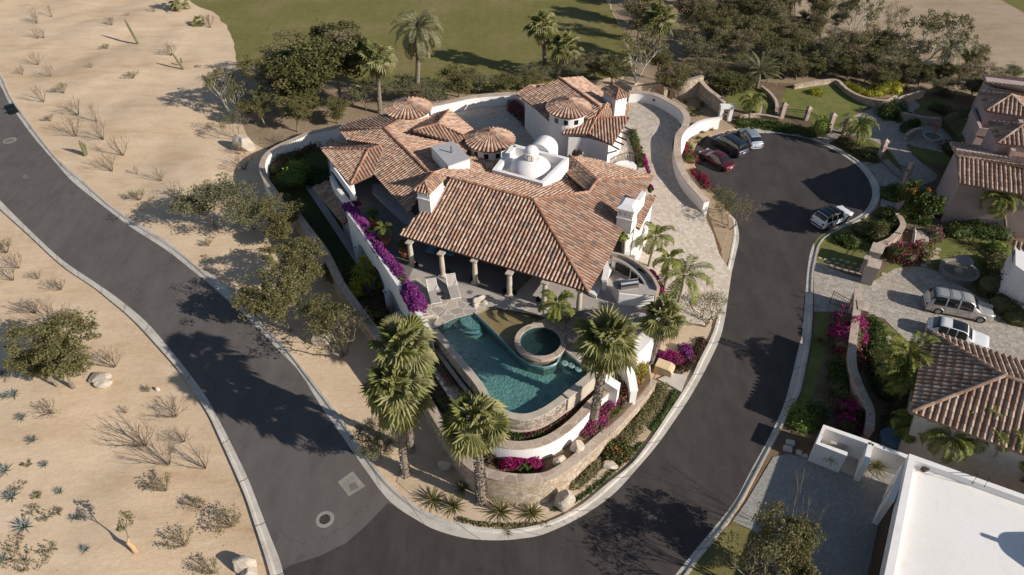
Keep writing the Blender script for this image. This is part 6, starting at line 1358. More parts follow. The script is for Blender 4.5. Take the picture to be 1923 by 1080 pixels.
for (ax_, ay, c0, c1) in [((1899,178), 0, (1852,208), (1838,172)), ((1922,234), 0, (1873,269), (1857,228))]:
    A = P(*ax_, 6.0); a = P(*c0, 5.0); b = P(*c1, 5.0); pyr(A, [a, 2*np.array([A[0], A[1], 5.0])-b, 2*np.array([A[0], A[1], 5.0])-a, b], ph, 5.0, -.05)
c = P(1871,226,3.4); m = MB(); m.lathe(c, [(1.0, 0), (.98, .1), (.8, .4), (.5, .62), (0, .72)], 24); m.build('dome', M['pink'], ph, smooth=True)
ug = P(1850,158,5.4); gable([(1850,155),(1923,170),(2020,185),(2020,163),(1923,148),(1846,140)], ug, 72, .28, ph); m = MB(); m.prism([P(1855,165,4.8), P(2000,190,4.8), P(2000,165,4.8), P(1850,146,4.8)], -.05, 4.9); m.build('wall', M['pink'], ph)
for (a, b) in (((1903,203),(1918,232)), ((1893,262),(1903,285))):
    thickwall('wall', [P(*a, 4.6), P(*b, 4.6)], -.05, [4.7, 4.7], .35, 'pink', ph)
# small white out-house with tile roof at right edge
oh = thing('white_house', 'small white house with a tan tile roof on the right edge beside the shaded garden', 'house', P(1910,540,0))
gable([(1903,450),(1923,458),(2000,480),(1990,520),(1923,500),(1902,492)], P(1903,450,3.6), 240, .3, oh); m = MB(); m.prism([P(1906,462,3.3), P(1990,482,3.3), P(1990,560,3.3), P(1906,500,3.3)], -.05, 3.4); m.build('wall', M['white'], oh)
# flat white building
fb = thing('flat_roofed_house', 'white flat-roofed building with parapets filling the lower right corner', 'house', P(1800,980,0)); fz = 3.15
f0 = P(1713,858,fz); fu = np.array([math.cos(R(-27.4)), math.sin(R(-27.4)), 0]); fv = np.array([math.cos(R(-121.2)), math.sin(R(-121.2)), 0])
cor = [f0, f0+fv*16, f0+fv*16+fu*16, f0+fu*16]
m = MB(); m.prism([tuple(c) for c in cor], -.05, fz-.45); m.build('roof_deck', M['white_roof'], fb)
thickwall('parapet', [cor[1], cor[0], cor[3], cor[2]], -.05, [fz]*4, .45, 'white', fb)
t = thing('roof_ladder', 'thin steel roof ladder rails hooked over the white parapet', 'ladder', P(1836,905,fz))
for (a, b) in (((1836,892),(1824,911)), ((1858,898),(1846,918))): m = MB(); m.tube([P(*a, fz)+np.array([0, .1, 0]), P(*a, fz+.9), P(*b, fz-.4)], .025, 5); m.build('rail', M['iron'], t)
t = thing('roof_hatch', 'small square rusty pipe box on the white flat roof corner', 'roof vent', P(1737,881,fz-.4)); m = MB(); m.box(P(1737,881,fz-.35), (.32, .25, .25), R(20)); m.build('box', M['wood'], t)
m = MB(); pts = smooth_line([P(u, v, fz-.42) for u, v in [(1775,891),(1790,893),(1800,903),(1820,908),(1845,912),(1850,908)]], 20); m.tube([tuple(p) for p in pts], .025, 5); tag(m.build('cable', M['steel'], loc=pts[5]), 'grey cable looping across the white flat roof near the ladder', 'cable')
# entry walls
def wl(lab, pts, z1, th=.3, nm='entry_wall'):
    t = thing(nm, lab, 'wall', P(*pts[0], 0)); thickwall('wall', [P(u, v, z1) for u, v in pts], -.05, [z1]*len(pts), th, 'white', t); return t
wl('white U-shaped entry wall round the bins beside the gravel court', [(1592,853),(1536,832),(1548,801),(1636,832)], 1.75)
wl('white entry wall spur between the agave bed and the open passage', [(1636,832),(1626,872)], 1.75); wl('white wall behind the spiky agave, running to the flat-roofed building', [(1637,833),(1705,858)], 1.75)
m = MB(); m.prism([P(u, v, .14) for u, v in [(1578,885),(1613,898),(1640,845),(1604,835)]], .02, .14); tag(m.build('entry_step', M['patio']), kind='structure')
t = thing('bin', 'pale storage box inside the white walled entry enclosure', 'bin', P(1570,840,0)); m = MB(); m.box(P(1570,838,.5), (.9, .6, 1.0), R(-20)); m.build('body', M['patio'], t)
t = thing('timber_wall', 'narrow white wall with an orange timber screen at the garage corner', 'wall', P(1690,910,0)); thickwall('wall', [P(1704,867,2.6), P(1674,938,2.6)], -.05, [2.6]*2, .3, 'white', t); thickwall('timber_screen', [P(1695,876,2.2), P(1678,912,2.2)], .1, [2.1]*2, .08, 'orangewood', t)
for i, pts in enumerate([[(1659,940),(1666,942),(1640,1070),(1632,1068)]]):
    m = MB(); m.tess(xy(pts, .085)); tag(m.build('drain_channel', M['dark']), kind='structure')
t = thing('garage_door', 'dark brown slatted garage door in the shaded side of the flat-roofed building', 'door', P(1680,1000,0)); a = f0+fv*1.9-fu*.26; b = f0+fv*9.5-fu*.26
m = MB(); m.poly([(a[0], a[1], .1), (b[0], b[1], .1), (b[0], b[1], 2.2), (a[0], a[1], 2.2)]); m.poly([(a[0], a[1], 2.2), (b[0], b[1], 2.2), (*(b+fu*.2)[:2], 2.2), (*(a+fu*.2)[:2], 2.2)]); m.build('slats', M['wood'], t)
for i, (u, v, lab) in enumerate([(1484,832,'pale square meter box in the ground beside the gravel court, upper one'), (1479,843,'pale square meter box in the ground beside the gravel court, lower one')]):
    t = thing('meter_box', lab, 'utility box', P(u, v, 0)); m = MB(); m.box(P(u, v, .12), (.48, .36, .22), R(-15)); m.build('lid', M['conc'], t)
rock(P(1500,851,.02), (.28, .24, .2), 71, 'small round rock beside the gravel court kerb, nearer the street'); rock(P(1511,858,.02), (.24, .2, .18), 72, 'small grey rock beside the gravel court kerb, nearer the wall')
m = MB(); m.lathe(P(1672,832,.0), [(.75, .5), (.78, .55), (.0, .75)], 24); m.lathe(P(1672,832,.0), [(.7, 0), (.75, .5)], 24); tag(m.build('water_tank', mat_plain('tank', (.13, .19, .24), .4), loc=P(1672,832,0)), 'round blue-grey domed tank lid in the shade behind the white wall', 'tank')
t = thing('gas_tank', 'white horizontal cylindrical gas tank in the shade beside the hipped house', 'tank', P(1845,868,0)); m = MB(); c = P(1840,868,.8); m.tube([c+np.array([-.9, .3, 0]), c+np.array([-.8, .27, 0]), c+np.array([.8, -.27, 0]), c+np.array([.9, -.3, 0])], [.3, .42, .42, .3], 14); m.build('cylinder', M['white'], t)
for s in (-.5, .5): m = MB(); m.box((c[0]+s, c[1]-s*.33, .25), (.1, .6, .5), R(-18)); m.build('leg', M['iron'], t)

# cupola added unseen right of the frame, to throw the shadow on the deck
ca = P(1930,1035,fz-.45)+np.array([math.cos(R(-26)), math.sin(R(-26)), 0])*3.1; m = MB(); m.lathe(ca, [(1.35, -.1), (1.35, .7), (1.5, .75), (1.5, .85), (1.35, .9), (1.2, 1.4), (.8, 1.85), (.15, 2.1), (.12, 2.6), (0, 2.65)], 28); m.build('shadow_cupola', M['white'], fb)
# ============================================================ PALMS
def G(u, v, z=None):
    p = P(u, v, 0)
    zz = gz(p[0], p[1]) if z is None else z
    return P(u, v, zz)
def top_at(base, v, u=None, dz=0):
    """height above a base point whose picture row is v"""
    lo, hi = 0.0, 30.0
    for _ in range(40):
        m_ = (lo+hi)/2; q = np.array([base[0], base[1], base[2]+m_])-O3; wv = np.dot(q, _fw); vv = 540-FPX*np.dot(q, _up)/wv
        if vv > v: lo = m_
        else: hi = m_
    h = lo; q = P(u, v, base[2]+h) if u is not None else np.array([base[0], base[1], base[2]+h])
    return np.array([q[0], base[1], base[2]+h]) if u is not None else q
fp = [((762,892,0), (745,735), 'tall fan palm with a dense double crown standing in the sand left of the pool', 34, 1.12, .25),
      ((772,845,0), (757,655), 'fan palm whose crown rises just behind the one left of the pool', 30, 1.06, .22),
      ((905,943,0), (893,792), 'shaggy-trunked fan palm in front of the stone wall at the tip', 32, 1.0, .27),
      ((1114,795,1.6), (1141,640), 'fan palm with a curved pale trunk rising from the bed right of the pool', 27, 1.06, .24),
      ((1217,688,.2), (1247,598), 'fan palm with a leaning dark trunk beside the tan utility box', 30, .85, .24)]
for i, (b, tp, lab, nf, rad, r0) in enumerate(fp):
    B = P(*b); fan_palm(B, top_at(B, tp[1], tp[0]), lab, 100+i, nf, rad*1.02, 1.0*rad, r0, [16, 12, 26, 34, 20][i], dens=60 if i in (2, 3, 4) else 30)
B = P(1212,660,1.0); 
bg_ = [((714,213), (709,112), 'fan palm with a rough grey trunk directly behind the back left turret', 30, 1.15, 10), ((1023,140), (1019,48), 'taller fan palm with a long dead skirt on the fairway edge', 30, 1.1, 40), ((1047,147), (1061,88), 'shorter fan palm with a dead skirt beside its taller neighbour on the fairway edge', 26, 1.05, 34),
       ((1238,115), (1238,35), 'fan palm with a brown skirt growing out of the scrub behind the guest wing', 30, 1.2, 34), ((331,22), (333,2), 'small fan palm at the top left corner of the fairway', 20, .9, 0), ((355,48), (375,42), 'tiny fan palm beside a bare shrub at the fairway edge', 12, .6, 0)]
for i, (b, tp, lab, nf, rad, sk_) in enumerate(bg_):
    B = P(*b); fan_palm(B, top_at(B, tp[1], tp[0]), lab, 130+i, nf, rad, rad, .24, sk_, True, 'fan palms beside the fairway')
B = P(782,192); feather_palm(B, top_at(B, 58, 785), 'large grey-green date palm on the edge of the fairway', 150, 46, 3.6, .62, 'palmg', .3, 1.5, (85, -48), 'date palms', 16, .05, 30)
K = [((1217,500,1.2), (1232,446), 'slim feather palm nearest the tiled roof on the paved driveway', 10, 1.9), ((1247,540,1.0), (1257,487), 'slender feather palm just behind the big one on the driveway edge', 9, 1.5), ((1262,600,.6), (1284,520), 'large arching feather palm on the driveway edge above the bougainvillea', 13, 2.6),
     ((1052,603,4.1), (1046,572), 'small feather palm leaning over the pool shelf by the porch columns', 11, 1.7), ((1407,226,.1), (1414,190), 'small feather palm on the little lawn by the leftmost pink pillar', 13, 1.9), ((1609,275,.05), (1612,238), 'dark green feather palm in the hedge by the iron garden gate', 20, 2.2),
     ((1893,440,0), (1880,372), 'drooping feather palm in front of the arched window of the pink house', 16, 2.0), ((1700,740,0), (1706,668), 'bright clustered feather palm beside the hipped tile roof', 22, 2.4), ((1690,762,0), (1698,700), 'second feather palm of the cluster just below the bright one', 15, 1.9)]
for i, (b, tp, lab, nf, L) in enumerate(K):
    B = P(*b); feather_palm(B, top_at(B, tp[1], tp[0]), lab, 160+i, nf, L, .55 if L > 1.8 else .42, 'palmf', .1, 1.5, (80, -12), 'feather palms', 0, .045, 22)
for i, (u, v, vt, L, lab) in enumerate([(1745,880,820,1.9,'feather palm clump leftmost in the shade below the hipped roof'), (1790,875,800,2.2,'tall feather palm in the middle of the clump below the hipped roof'), (1830,880,800,2.2,'feather palm on the right of the clump below the hipped roof'), (1905,930,868,1.9,'feather palm in the shade at the right edge above the flat roof'), (1685,835,795,1.4,'small dark feather palm behind the white wall near the domed tank')]):
    B = P(u, v); feather_palm(B, top_at(B, vt), lab, 190+i, 15, L, .5, 'palmf', .1, 1.6, (75, -15), 'shaded palms below the hipped roof', 0, .045, 20)
B = P(1760,150,0); feather_palm(B, top_at(B, 92), 'pale feather palm among the trees behind the raised lawn', 210, 14, 2.6, .5, 'palmg', .16, 1.3, (75, -20), 'date palms', 4, .05, 22)
B = P(1420,165,0); t = feather_palm(B, top_at(B, 138), 'spiky grey-green fan-leaved palm tree behind the small lawn', 211, 34, 3.0, .3, 'palmg', .2, .7, (85, 5), 'date palms', 0, .04, 22)
# ============================================================ TREES
TP = {}
def tree(kind, u, v, H, W, label, group=None, z=None, seed=1, rz=None):
    """every prototype is about 5 m tall and wide; placed ones are scaled to size"""
    spec = {'round': dict(leaf='leaf_dark', per=44, lsize=.12, crad=.46, depth=5, bare=.05), 'olive': dict(leaf='leaf_olive', per=34, lsize=.085, crad=.34, bare=.15, depth=5), 'grey': dict(leaf='leaf_grey', per=32, lsize=.075, crad=.38, bare=.25, depth=5), 'brown': dict(leaf='leaf_brown', per=31, lsize=.085, crad=.4, bare=.25, depth=5),
            'moss': dict(leaf='leaf_moss', per=31, lsize=.085, crad=.4, bare=.25, depth=5), 'white': dict(leaf='leaf_olive', bark='palebark', per=26, lsize=.10, crad=.36, bare=.4, stems=3, depth=4), 'thin': dict(leaf='leaf_olive', per=11, lsize=.085, crad=.4, bare=.3, stems=3, depth=4), 'bright': dict(leaf='leaf_bright', per=60, lsize=.12, crad=.45, depth=4)}[kind]
    key = (kind, seed % 3)
    if key not in TP: TP[key] = make_tree({'round': 'broadleaf_tree', 'olive': 'desert_tree', 'grey': 'palo_verde_tree', 'brown': 'scrub_tree', 'moss': 'scrub_tree', 'white': 'white_bark_tree', 'thin': 'sparse_tree', 'bright': 'bright_shrub'}[kind], 300+hash_(kind)+seed % 3, 5.0, 5.5, **spec)
    p = G(u, v, z); return place(TP[key], p, rz if rz is not None else seed*1.7, (W/5.5, W/5.5, H/5.0), label, group, 'shrub' if H < 2.2 else 'tree')
def hash_(s): return sum(ord(c) for c in s)*7 % 900
# desert trees along the left road, crown centre pixel is above the base pixel
tree('olive', 138, 728, 4.6, 6.3, 'dense olive-green tree with a white-painted trunk alone in the lower left desert', 'desert trees', seed=1)
tree('olive', 108, 726, 3.6, 4.2, 'second olive crown merging with the tree in the lower left desert, farther from the road', 'desert trees', seed=2)
tree('grey', 408, 428, 4.4, 7.6, 'feathery grey-green tree nearest the left road, leftmost on the sand strip', 'desert trees', seed=1)
tree('grey', 478, 430, 4.6, 6.0, 'grey-green tree with a pale forked trunk between two others on the sand strip', 'desert trees', seed=2)
tree('olive', 530, 448, 3.8, 6.4, 'twiggy olive tree leaning on the bend of the garden wall', 'desert trees', seed=3)
tree('olive', 566, 552, 4.0, 5.4, 'olive-green tree close to the garden wall, upper of the pair in mid strip', 'desert trees', seed=1)
tree('olive', 545, 622, 4.6, 6.2, 'larger olive-green tree nearer the road, lower of the pair in mid strip', 'desert trees', seed=2)
tree('thin', 645, 668, 3.8, 6.5, 'half-bare tree with a boulder beneath it, just above the tall fan palms', 'desert trees', seed=1)
tree('olive', 612, 625, 3.0, 4.2, 'low olive shrub tree against the garden wall above the half-bare tree', 'desert trees', seed=3)
tree('grey', 715, 862, 2.6, 3.0, 'wispy grey-green shrub at the foot of the tall fan palm left of the pool', 'desert trees', seed=3)
tree('thin', 445, 262, 3.4, 3.0, 'twiggy shrub tree above the big pale boulder', 'desert trees', seed=2)
tree('white', 437, 216, 5.2, 5.4, 'open tree with slender white trunks at the fairway corner', 'white barked trees', seed=1)
tree('olive', 530, 220, 6.0, 8.0, 'dark green tree leftmost in the dense clump behind the villa', 'dark trees behind the villa', seed=1)
tree('round', 590, 205, 6.8, 8.8, 'dark green tree second from the left in the clump behind the villa', 'dark trees behind the villa', seed=2)
tree('round', 640, 190, 7.5, 9.4, 'tallest dark crown in the middle of the clump behind the villa', 'dark trees behind the villa', seed=3)
tree('moss', 575, 165, 6.5, 8.1, 'dark tree at the back left of the clump against the fairway', 'dark trees behind the villa', seed=3)
tree('brown', 655, 160, 7.0, 6.0, 'greyish half-bare tree at the back of the clump between dark crowns', 'dark trees behind the villa', seed=1)
tree('round', 640, 125, 5.5, 8.1, 'dark leafy crown farthest up the clump, reaching onto the fairway', 'dark trees behind the villa', seed=1)
tree('olive', 560, 248, 3.6, 4.6, 'lighter green bushy tree at the near left foot of the clump', 'dark trees behind the villa', seed=1)
tree('olive', 500, 240, 3.8, 4.6, 'light green tree at the left foot of the clump by the sand', 'dark trees behind the villa', seed=2)
tree('olive', 635, 232, 3.0, 4.2, 'olive bush tree at the near right foot of the clump by the boundary wall', 'dark trees behind the villa', seed=3)
tree('grey', 690, 208, 3.6, 4.4, 'olive-grey tree left of the rough-trunked fan palm', 'dark trees behind the villa', seed=1)
for i, (u, v, H, W, k, lab) in enumerate([(745,190,2.6,4.2,'grey','pale green scrub between the rough-trunked palm and the date palm'), (782,196,2.4,3.4,'brown','grey twiggy scrub at the foot of the date palm'), (820,190,2.2,3.6,'grey','low scrub right of the date palm'), (862,182,3.4,4.6,'olive','olive bush with a bare top beside the court wall'), (900,172,2.0,3.6,'grey','small scrub behind the court wall, right of the olive bush'),
    (985,172,2.0,3.6,'olive','yellow-green bush behind the guest wing roof, left of the two fan palms'), (1010,158,1.9,3.6,'grey','low bush at the foot of the two fan palms'), (1085,152,2.2,4.0,'grey','dry bush just right of the two fan palms'), (1120,150,2.6,4.2,'brown','grey-brown twiggy bush behind the guest wing ridge'), (1150,158,3.0,4.2,'olive','rounded dry bush behind the guest wing chimney'), (955,176,2.0,3.2,'olive','yellowish scrub bush at the left corner of the guest wing')]):
    tree(k, u, v, H*1.1, W*1.4, lab, 'scrub along the fairway edge', seed=i)
tree('white', 1193, 158, 6.5, 5.5, 'leafless-looking tree with bright white forked limbs behind the guest wing', 'white barked trees', seed=2)
tree('olive', 1270, 190, 4.0, 5.0, 'flat-topped olive tree in front of the tall rubble stone wall', 'trees round the cactus bed', seed=2)
tree('olive', 1232, 150, 3.4, 4.2, 'small olive tree left of the flat-topped one by the stone wall', 'trees round the cactus bed', seed=1)
tree('brown', 1198, 70, 5.5, 6.0, 'brown-leaved tree at the fairway end behind the white-limbed tree', 'scrub trees on the hillside', seed=2)
tree('round', 1195, 40, 6, 6.5, 'dark green tree where the fairway meets the hillside scrub', 'scrub trees on the hillside', seed=2)
tree('round', 1240, 10, 6, 7.5, 'dark green tree at the very top of the hillside scrub', 'scrub trees on the hillside', seed=3)
# the hillside wood: individual crowns, rows from back to front
rr = rnd(77); WOOD = []
for (v, ua, ub, H) in [(-30,1150,1480,5.2), (5,1275,1500,5.2), (28,1280,1520,5.0), (52,1270,1560,4.8), (76,1280,1600,4.6), (100,1275,1660,4.2), (122,1290,1700,3.8), (142,1310,1500,3.2)]:
    u = ua+rr.uniform(0, 18)
    while u < ub: WOOD.append((u, v+rr.uniform(-8, 8), H*rr.uniform(.6, 1.15), rr.uniform(4.2, 6.8), v)); u += rr.uniform(38, 56)
ws_ = ['brown', 'moss', 'olive', 'thin', 'grey', 'moss', 'brown']
adj = {'thin': 'half-bare', 'brown': 'brown', 'moss': 'mossy', 'olive': 'olive', 'grey': 'greyish', 'round': 'dark'}
ORD = ['first', 'second', 'third', 'fourth', 'fifth', 'sixth', 'seventh', 'eighth', 'ninth', 'tenth', 'eleventh', 'twelfth']; CNT = {}; ROWS = [-30, 5, 28, 52, 76, 100, 122, 142]
for i, (u, v, H, W, row) in enumerate(WOOD):
    k = ws_[rr.randint(0, 6)]; n_ = CNT.get(row, 0); CNT[row] = n_+1; vv = 'top row' if v < 20 else 'upper rows' if v < 60 else 'middle rows' if v < 95 else 'lower rows by the gardens'; uu = 'left part' if u < 1360 else 'middle part' if u < 1480 else 'right part'
    tree(k, u, v, H, W, '%s scrub tree, %s from left in the %s row of the hillside wood' % (adj[k].split()[0], ORD[n_], ORD[ROWS.index(row)]), 'scrub trees of the hillside wood', seed=i)
for i, (u, v, H, W, k, lab) in enumerate([(1598,82,7,5.4,'white','tall open green tree standing alone against the bare ground at the top'), (1670,75,5,5.0,'thin','bare branching tree between the two open crowns against the bare ground'), (1720,125,7.5,6.5,'white','wide open-crowned tree right of the bare one against the bare ground'), (1770,128,6.5,6.0,'white','right half of the wide open crown over the bare ground'), (1812,140,3.5,4.5,'olive','low green tree at the right foot of the wide open crown'),
    (1850,158,2.6,5.0,'brown','wispy grey bush above the pink house roofs'), (1895,158,2.2,4.2,'grey','wispy bush at the right edge above the pink house'), (1660,120,4.2,5.5,'moss','domed mossy bush in front of the bare branching tree'), (1700,150,3.0,4.4,'olive','shrub with magenta flowers behind it near the raised lawn'), (1630,150,3.0,4.6,'moss','mossy shrub behind the yellow flowering border'), (1575,135,3.2,4.4,'brown','brown shrub behind the top corner of the sunny lawn'),
    (1515,145,3.0,4.2,'olive','olive shrub behind the left top corner of the sunny lawn'), (1545,140,2.8,3.8,'grey','grey-green shrub behind the middle of the sunny lawn edge'), (1470,150,3.2,4.4,'moss','mossy shrub above the clipped hedge of the small lawn'), (1760,160,2.6,3.2,'round','dark shrub by the leaning palm near the raised lawn'), (1800,158,2.4,4.2,'brown','orange-brown shrub behind the long stone wall')]):
    tree(k, u, v, H, W, lab, 'trees behind the gardens', seed=i+1)
for i, (u, v, H, W, k, lab) in enumerate([(1345,152,2.2,3.6,'moss','first from the left'),(1400,150,2.4,3.6,'brown','second'),(1440,156,2.6,3.8,'olive','third'),(1462,148,2.4,3.6,'round','fourth'),(1495,150,2.4,3.8,'moss','fifth'),(1530,146,2.2,3.6,'round','sixth'),(1562,144,2.4,3.8,'olive','seventh'),(1592,148,2.6,4.0,'round','eighth'),(1620,158,2.4,3.6,'brown','ninth'),(1648,162,2.4,3.6,'olive','tenth'),(1695,160,2.2,3.4,'moss','eleventh'),(1725,160,2.4,3.6,'round','twelfth'),(1745,178,2.0,3.2,'grey','thirteenth'),(1790,182,2.2,3.8,'brown','fourteenth'),(1825,184,2.2,3.8,'round','fifteenth')]):
    tree(k, u, v, H, W, 'garden-edge bush below the hillside wood, %s in the row behind the lawns' % lab, 'bushes along the garden edge', seed=i+2)
tree('round', 1357, 180, 2.6, 5.5, 'wide dark bush with a few red flowers right of the rubble walls', 'garden shrubs', seed=1)
tree('round', 1385, 172, 2.4, 4.0, 'dark bush beside the small lawn, right of the red-flecked bush', 'garden shrubs', seed=2)
tree('grey', 1355, 400, 2.6, 3.2, 'dense grey-green bush at the roadside tip below the parked cars', 'roadside shrubs', seed=2)
tree('thin', 1368, 432, 3.2, 4.8, 'half-bare spreading tree leaning over the kerb below the parked cars', 'roadside shrubs', seed=3)
tree('thin', 1325, 612, 2.8, 4.6, 'spreading bare-branched tree over the kerb beside the driveway mouth', 'roadside shrubs', seed=1)
tree('olive', 1452, 1070, 4.6, 4.6, 'olive-brown tree with pale bare upper limbs at the bottom of the gravel court', 'gravel court trees', seed=3)
tree('thin', 1412, 1125, 5.0, 5.0, 'olive-brown crown at the bottom frame edge beside the gravel court', 'gravel court trees', seed=1)
tree('olive', 1120, 1290, 6.0, 6.0, 'tree below the bottom edge whose shadow falls across the road bend', 'gravel court trees', seed=2) if False else None
b = bare_shrub('bare_tree', 901, 5.2, 4.5, 'twig', 4, 3, .03); b.location = tuple(P(1478,1010,0)); tag(b, 'leafless pale branches rising behind the olive-brown tree on the gravel court', 'tree')
# orange-flowered tree
t = make_tree('flowering_tree', 955, 5.0, 5.0, 'leaf_hedge', 'palebark', .14, 80, 4, .5, .16, 1); g = np.random.default_rng(3)
cr = [c for c in COL.objects if c.parent == t and c.name.startswith('crown')][0]; vs = np.array([v.co[:] for v in cr.data.vertices]); sel = vs[(vs[:, 2] > 2.6)]; cent = sel[g.choice(len(sel), 46, replace=False)]; fm = MB(); leaf_quads(fm, clumps(g, cent, .22, 14), .10, rnd(4)); fm.build('flowers', M['orangeflower'], t)
t.location = tuple(P(1712,462,0)); t.scale = (.84, .84, 1.12); t.rotation_euler.z = 2.2; tag(t, 'tree covered in orange flowers with a crooked grey trunk beside the pink pier', 'tree')
# ---- dead and bare desert shrubs
SH_ = {}
def shrub(kind, u, v, H, W, label, seed=0, group='bare desert shrubs'):
    key = (kind, seed % 4)
    if key not in SH_:
        s = 500+hash_(kind)+seed % 4
        SH_[key] = {'ocotillo': lambda: bare_shrub('bare_shrub', s, 2.0, 2.2, 'twig', 9, 2, .026), 'twig': lambda: bare_shrub('bare_shrub', s, 1.2, 1.7, 'twig', 10, 3, .022), 'leafy': lambda: bare_shrub('desert_shrub', s, 1.1, 1.4, 'twig', 9, 2, .024, leaf='leaf_moss', lper=6)}[kind]()
    H0 = {'ocotillo': 2.0, 'twig': 1.2, 'leafy': 1.1}[kind]; W0 = {'ocotillo': 2.2, 'twig': 1.7, 'leafy': 1.4}[kind]
    return place(SH_[key], G(u, v), seed*2.1, (W/W0, W/W0, H/H0), label, group, 'shrub')
SL = [('ocotillo',70,42,2.0,1.6,'bare stick shrub nearest the top left corner'),('ocotillo',98,32,1.8,1.4,'bare stick shrub second from the top left corner'),('ocotillo',72,73,1.9,1.4,'bare stick shrub below the top left corner pair'),('ocotillo',70,45,1.4,1.3,'low stick shrub beside the top left corner one'),
('twig',210,47,1.1,2.0,'twiggy shrub high up between the corner and the leaning cactus'),('twig',322,104,1.8,2.8,'dense bare shrub directly above the two-armed cactus'),('ocotillo',83,72,1.6,1.6,'thin stick shrub left of the upper sand mound'),('ocotillo',82,192,2.2,2.0,'tall stick shrub nearest the drain grate'),('ocotillo',72,122,1.8,2.2,'thick stick shrub midway down the top left kerb'),('twig',42,140,1.2,1.6,'dark twiggy shrub beside the kerb above the drain grate'),
('ocotillo',97,144,1.9,1.8,'stick shrub with a long shadow in the upper left sand'),('leafy',120,175,1.6,1.8,'pale leafy stick shrub right of the drain grate'),('ocotillo',147,216,2.0,2.8,'wide stick shrub below the drain grate'),('ocotillo',182,229,2.2,1.6,'slender stick shrub in the upper left sand'),('leafy',95,228,.9,1.5,'low leafy shrub beside the kerb below the drain grate'),('ocotillo',143,256,2.4,2.6,'tall stick shrub above the columnar cactus'),('ocotillo',194,262,2.6,2.2,'tallest stick shrub right of the columnar cactus'),('ocotillo',232,292,2.4,2.4,'stick shrub right of the columnar cactus base'),('ocotillo',211,322,2.2,2.6,'yellowish stick shrub just below the columnar cactus'),
('twig',258,327,.9,.9,'tiny forked twig in the sand mid left'),('ocotillo',303,340,1.5,1.8,'thin bare shrub above the leafy one in mid sand'),('leafy',262,376,1.3,2.3,'leafy shrub alone on the sand right of the kerb'),('ocotillo',333,372,1.8,2.6,'bare fan-shaped shrub left of the grey-green trees'),('twig',460,318,1.8,3.6,'large bare shrub left of the garden wall bend'),('leafy',392,462,.8,1.3,'small branching dead shrub on the sand under the grey-green tree'),('twig',522,270,1.2,2.6,'twiggy shrub by the top of the garden wall'),
('twig',450,290,1.4,1.8,'twiggy shrub left of the big pale boulder'),('twig',240,30,.6,1.1,'small twig shrub near the leaning cactus top'),('leafy',200,92,.8,1.6,'dark low shrub below the leaning cactus'),('leafy',250,147,1.0,2.2,'dense dark green shrub in the middle of the upper sand'),('twig',172,128,.8,1.2,'small sparse twig in the upper sand'),('twig',290,22,.9,1.8,'dark dead shrub near the top edge'),('twig',395,52,1.8,1.8,'pale twiggy shrub beside the tiny palm at the fairway edge'),
('leafy',12,475,1.6,2.6,'leafy brown shrub on the left frame edge'),('ocotillo',36,504,2.0,2.2,'bare stick shrub below the leafy one on the left edge'),('ocotillo',25,527,1.8,2.0,'bare shrub on the left frame edge above the agave sand'),('twig',72,524,.7,1.2,'sparse twig on the sand right of the left edge shrubs'),('twig',115,544,1.2,2.2,'bare twiggy shrub beside the kerb in the left sand'),('twig',65,588,1.4,2.6,'large bare shrub above the lone olive tree'),('ocotillo',105,608,2.0,3.0,'long stick shrub touching the lone olive tree'),('leafy',140,608,1.4,2.6,'pale leafy shrub behind the lone olive tree'),('twig',215,690,2.0,2.4,'half-bare shrub on the right of the lone olive tree'),
('twig',95,775,.8,2.6,'dead fallen branches below the lone olive tree'),('leafy',280,735,.6,.9,'tiny green shrub beside a small round stone'),('twig',330,783,1.2,2.2,'bare twiggy shrub below the tiny green shrub'),('twig',237,776,.6,.9,'very small twig tuft in the lower left sand'),('ocotillo',272,838,2.4,3.0,'tall bare shrub with a long shadow in the lower left sand'),('ocotillo',317,874,2.2,2.4,'bare shrub below the tall one in the lower left sand'),('twig',345,830,.9,1.6,'low dense twig tuft near the kerb in the lower sand'),('ocotillo',386,880,1.8,2.0,'thin arching shrub near the kerb in the lower sand'),
('leafy',312,922,1.4,2.0,'leafy stick shrub alone in the lower sand'),('leafy',375,954,1.0,1.6,'small leafy shrub closest to the lower kerb bend'),('leafy',432,989,1.3,2.6,'broad leafy shrub beside the lower kerb'),('leafy',345,1025,1.2,2.0,'round leafy shrub left of the cluster near the bottom'),('leafy',398,1076,1.1,1.8,'leafy shrub at the bottom edge beside the rocks')]
for i, (k, u, v, H, W, lab) in enumerate(SL): shrub(k, u, v, H*(.75 if k == 'leafy' else 1), W*(.68 if k == 'leafy' else 1), lab, i)
# ---- cacti
def cactus(label, stems, name='columnar_cactus'):
    b = G(*stems[0][0]); m = MB()
    for base, tp, r_, h0 in stems:
        B = G(*base); B[2] += h0; T = top_at(B, tp[1], tp[0])*np.array([1, 1, 1]); pts = [B+(T-B)*f for f in np.linspace(0, 1, 6)]; m.tube([tuple(p) for p in pts], [r_*.85, r_, r_, r_, r_*.95, r_*.35], 10)
    tag(m.build(name, M['cactus'], loc=b), label, 'cactus', 'columnar cacti')
cactus('tall single leaning cactus trunk high in the upper left sand', [((260,83), (234,36), .17, 0)])
cactus('cactus with a short side arm beside the dense bare shrub', [((345,131), (324,100), .14, 0), ((343,124), (339,108), .10, .4)])
cactus('cluster of upright cactus stems near the upper left kerb', [((160,293), (148,263), .12, 0), ((161,292), (153,266), .12, 0), ((163,291), (158,268), .11, 0), ((160,290), (161,275), .1, 0)])
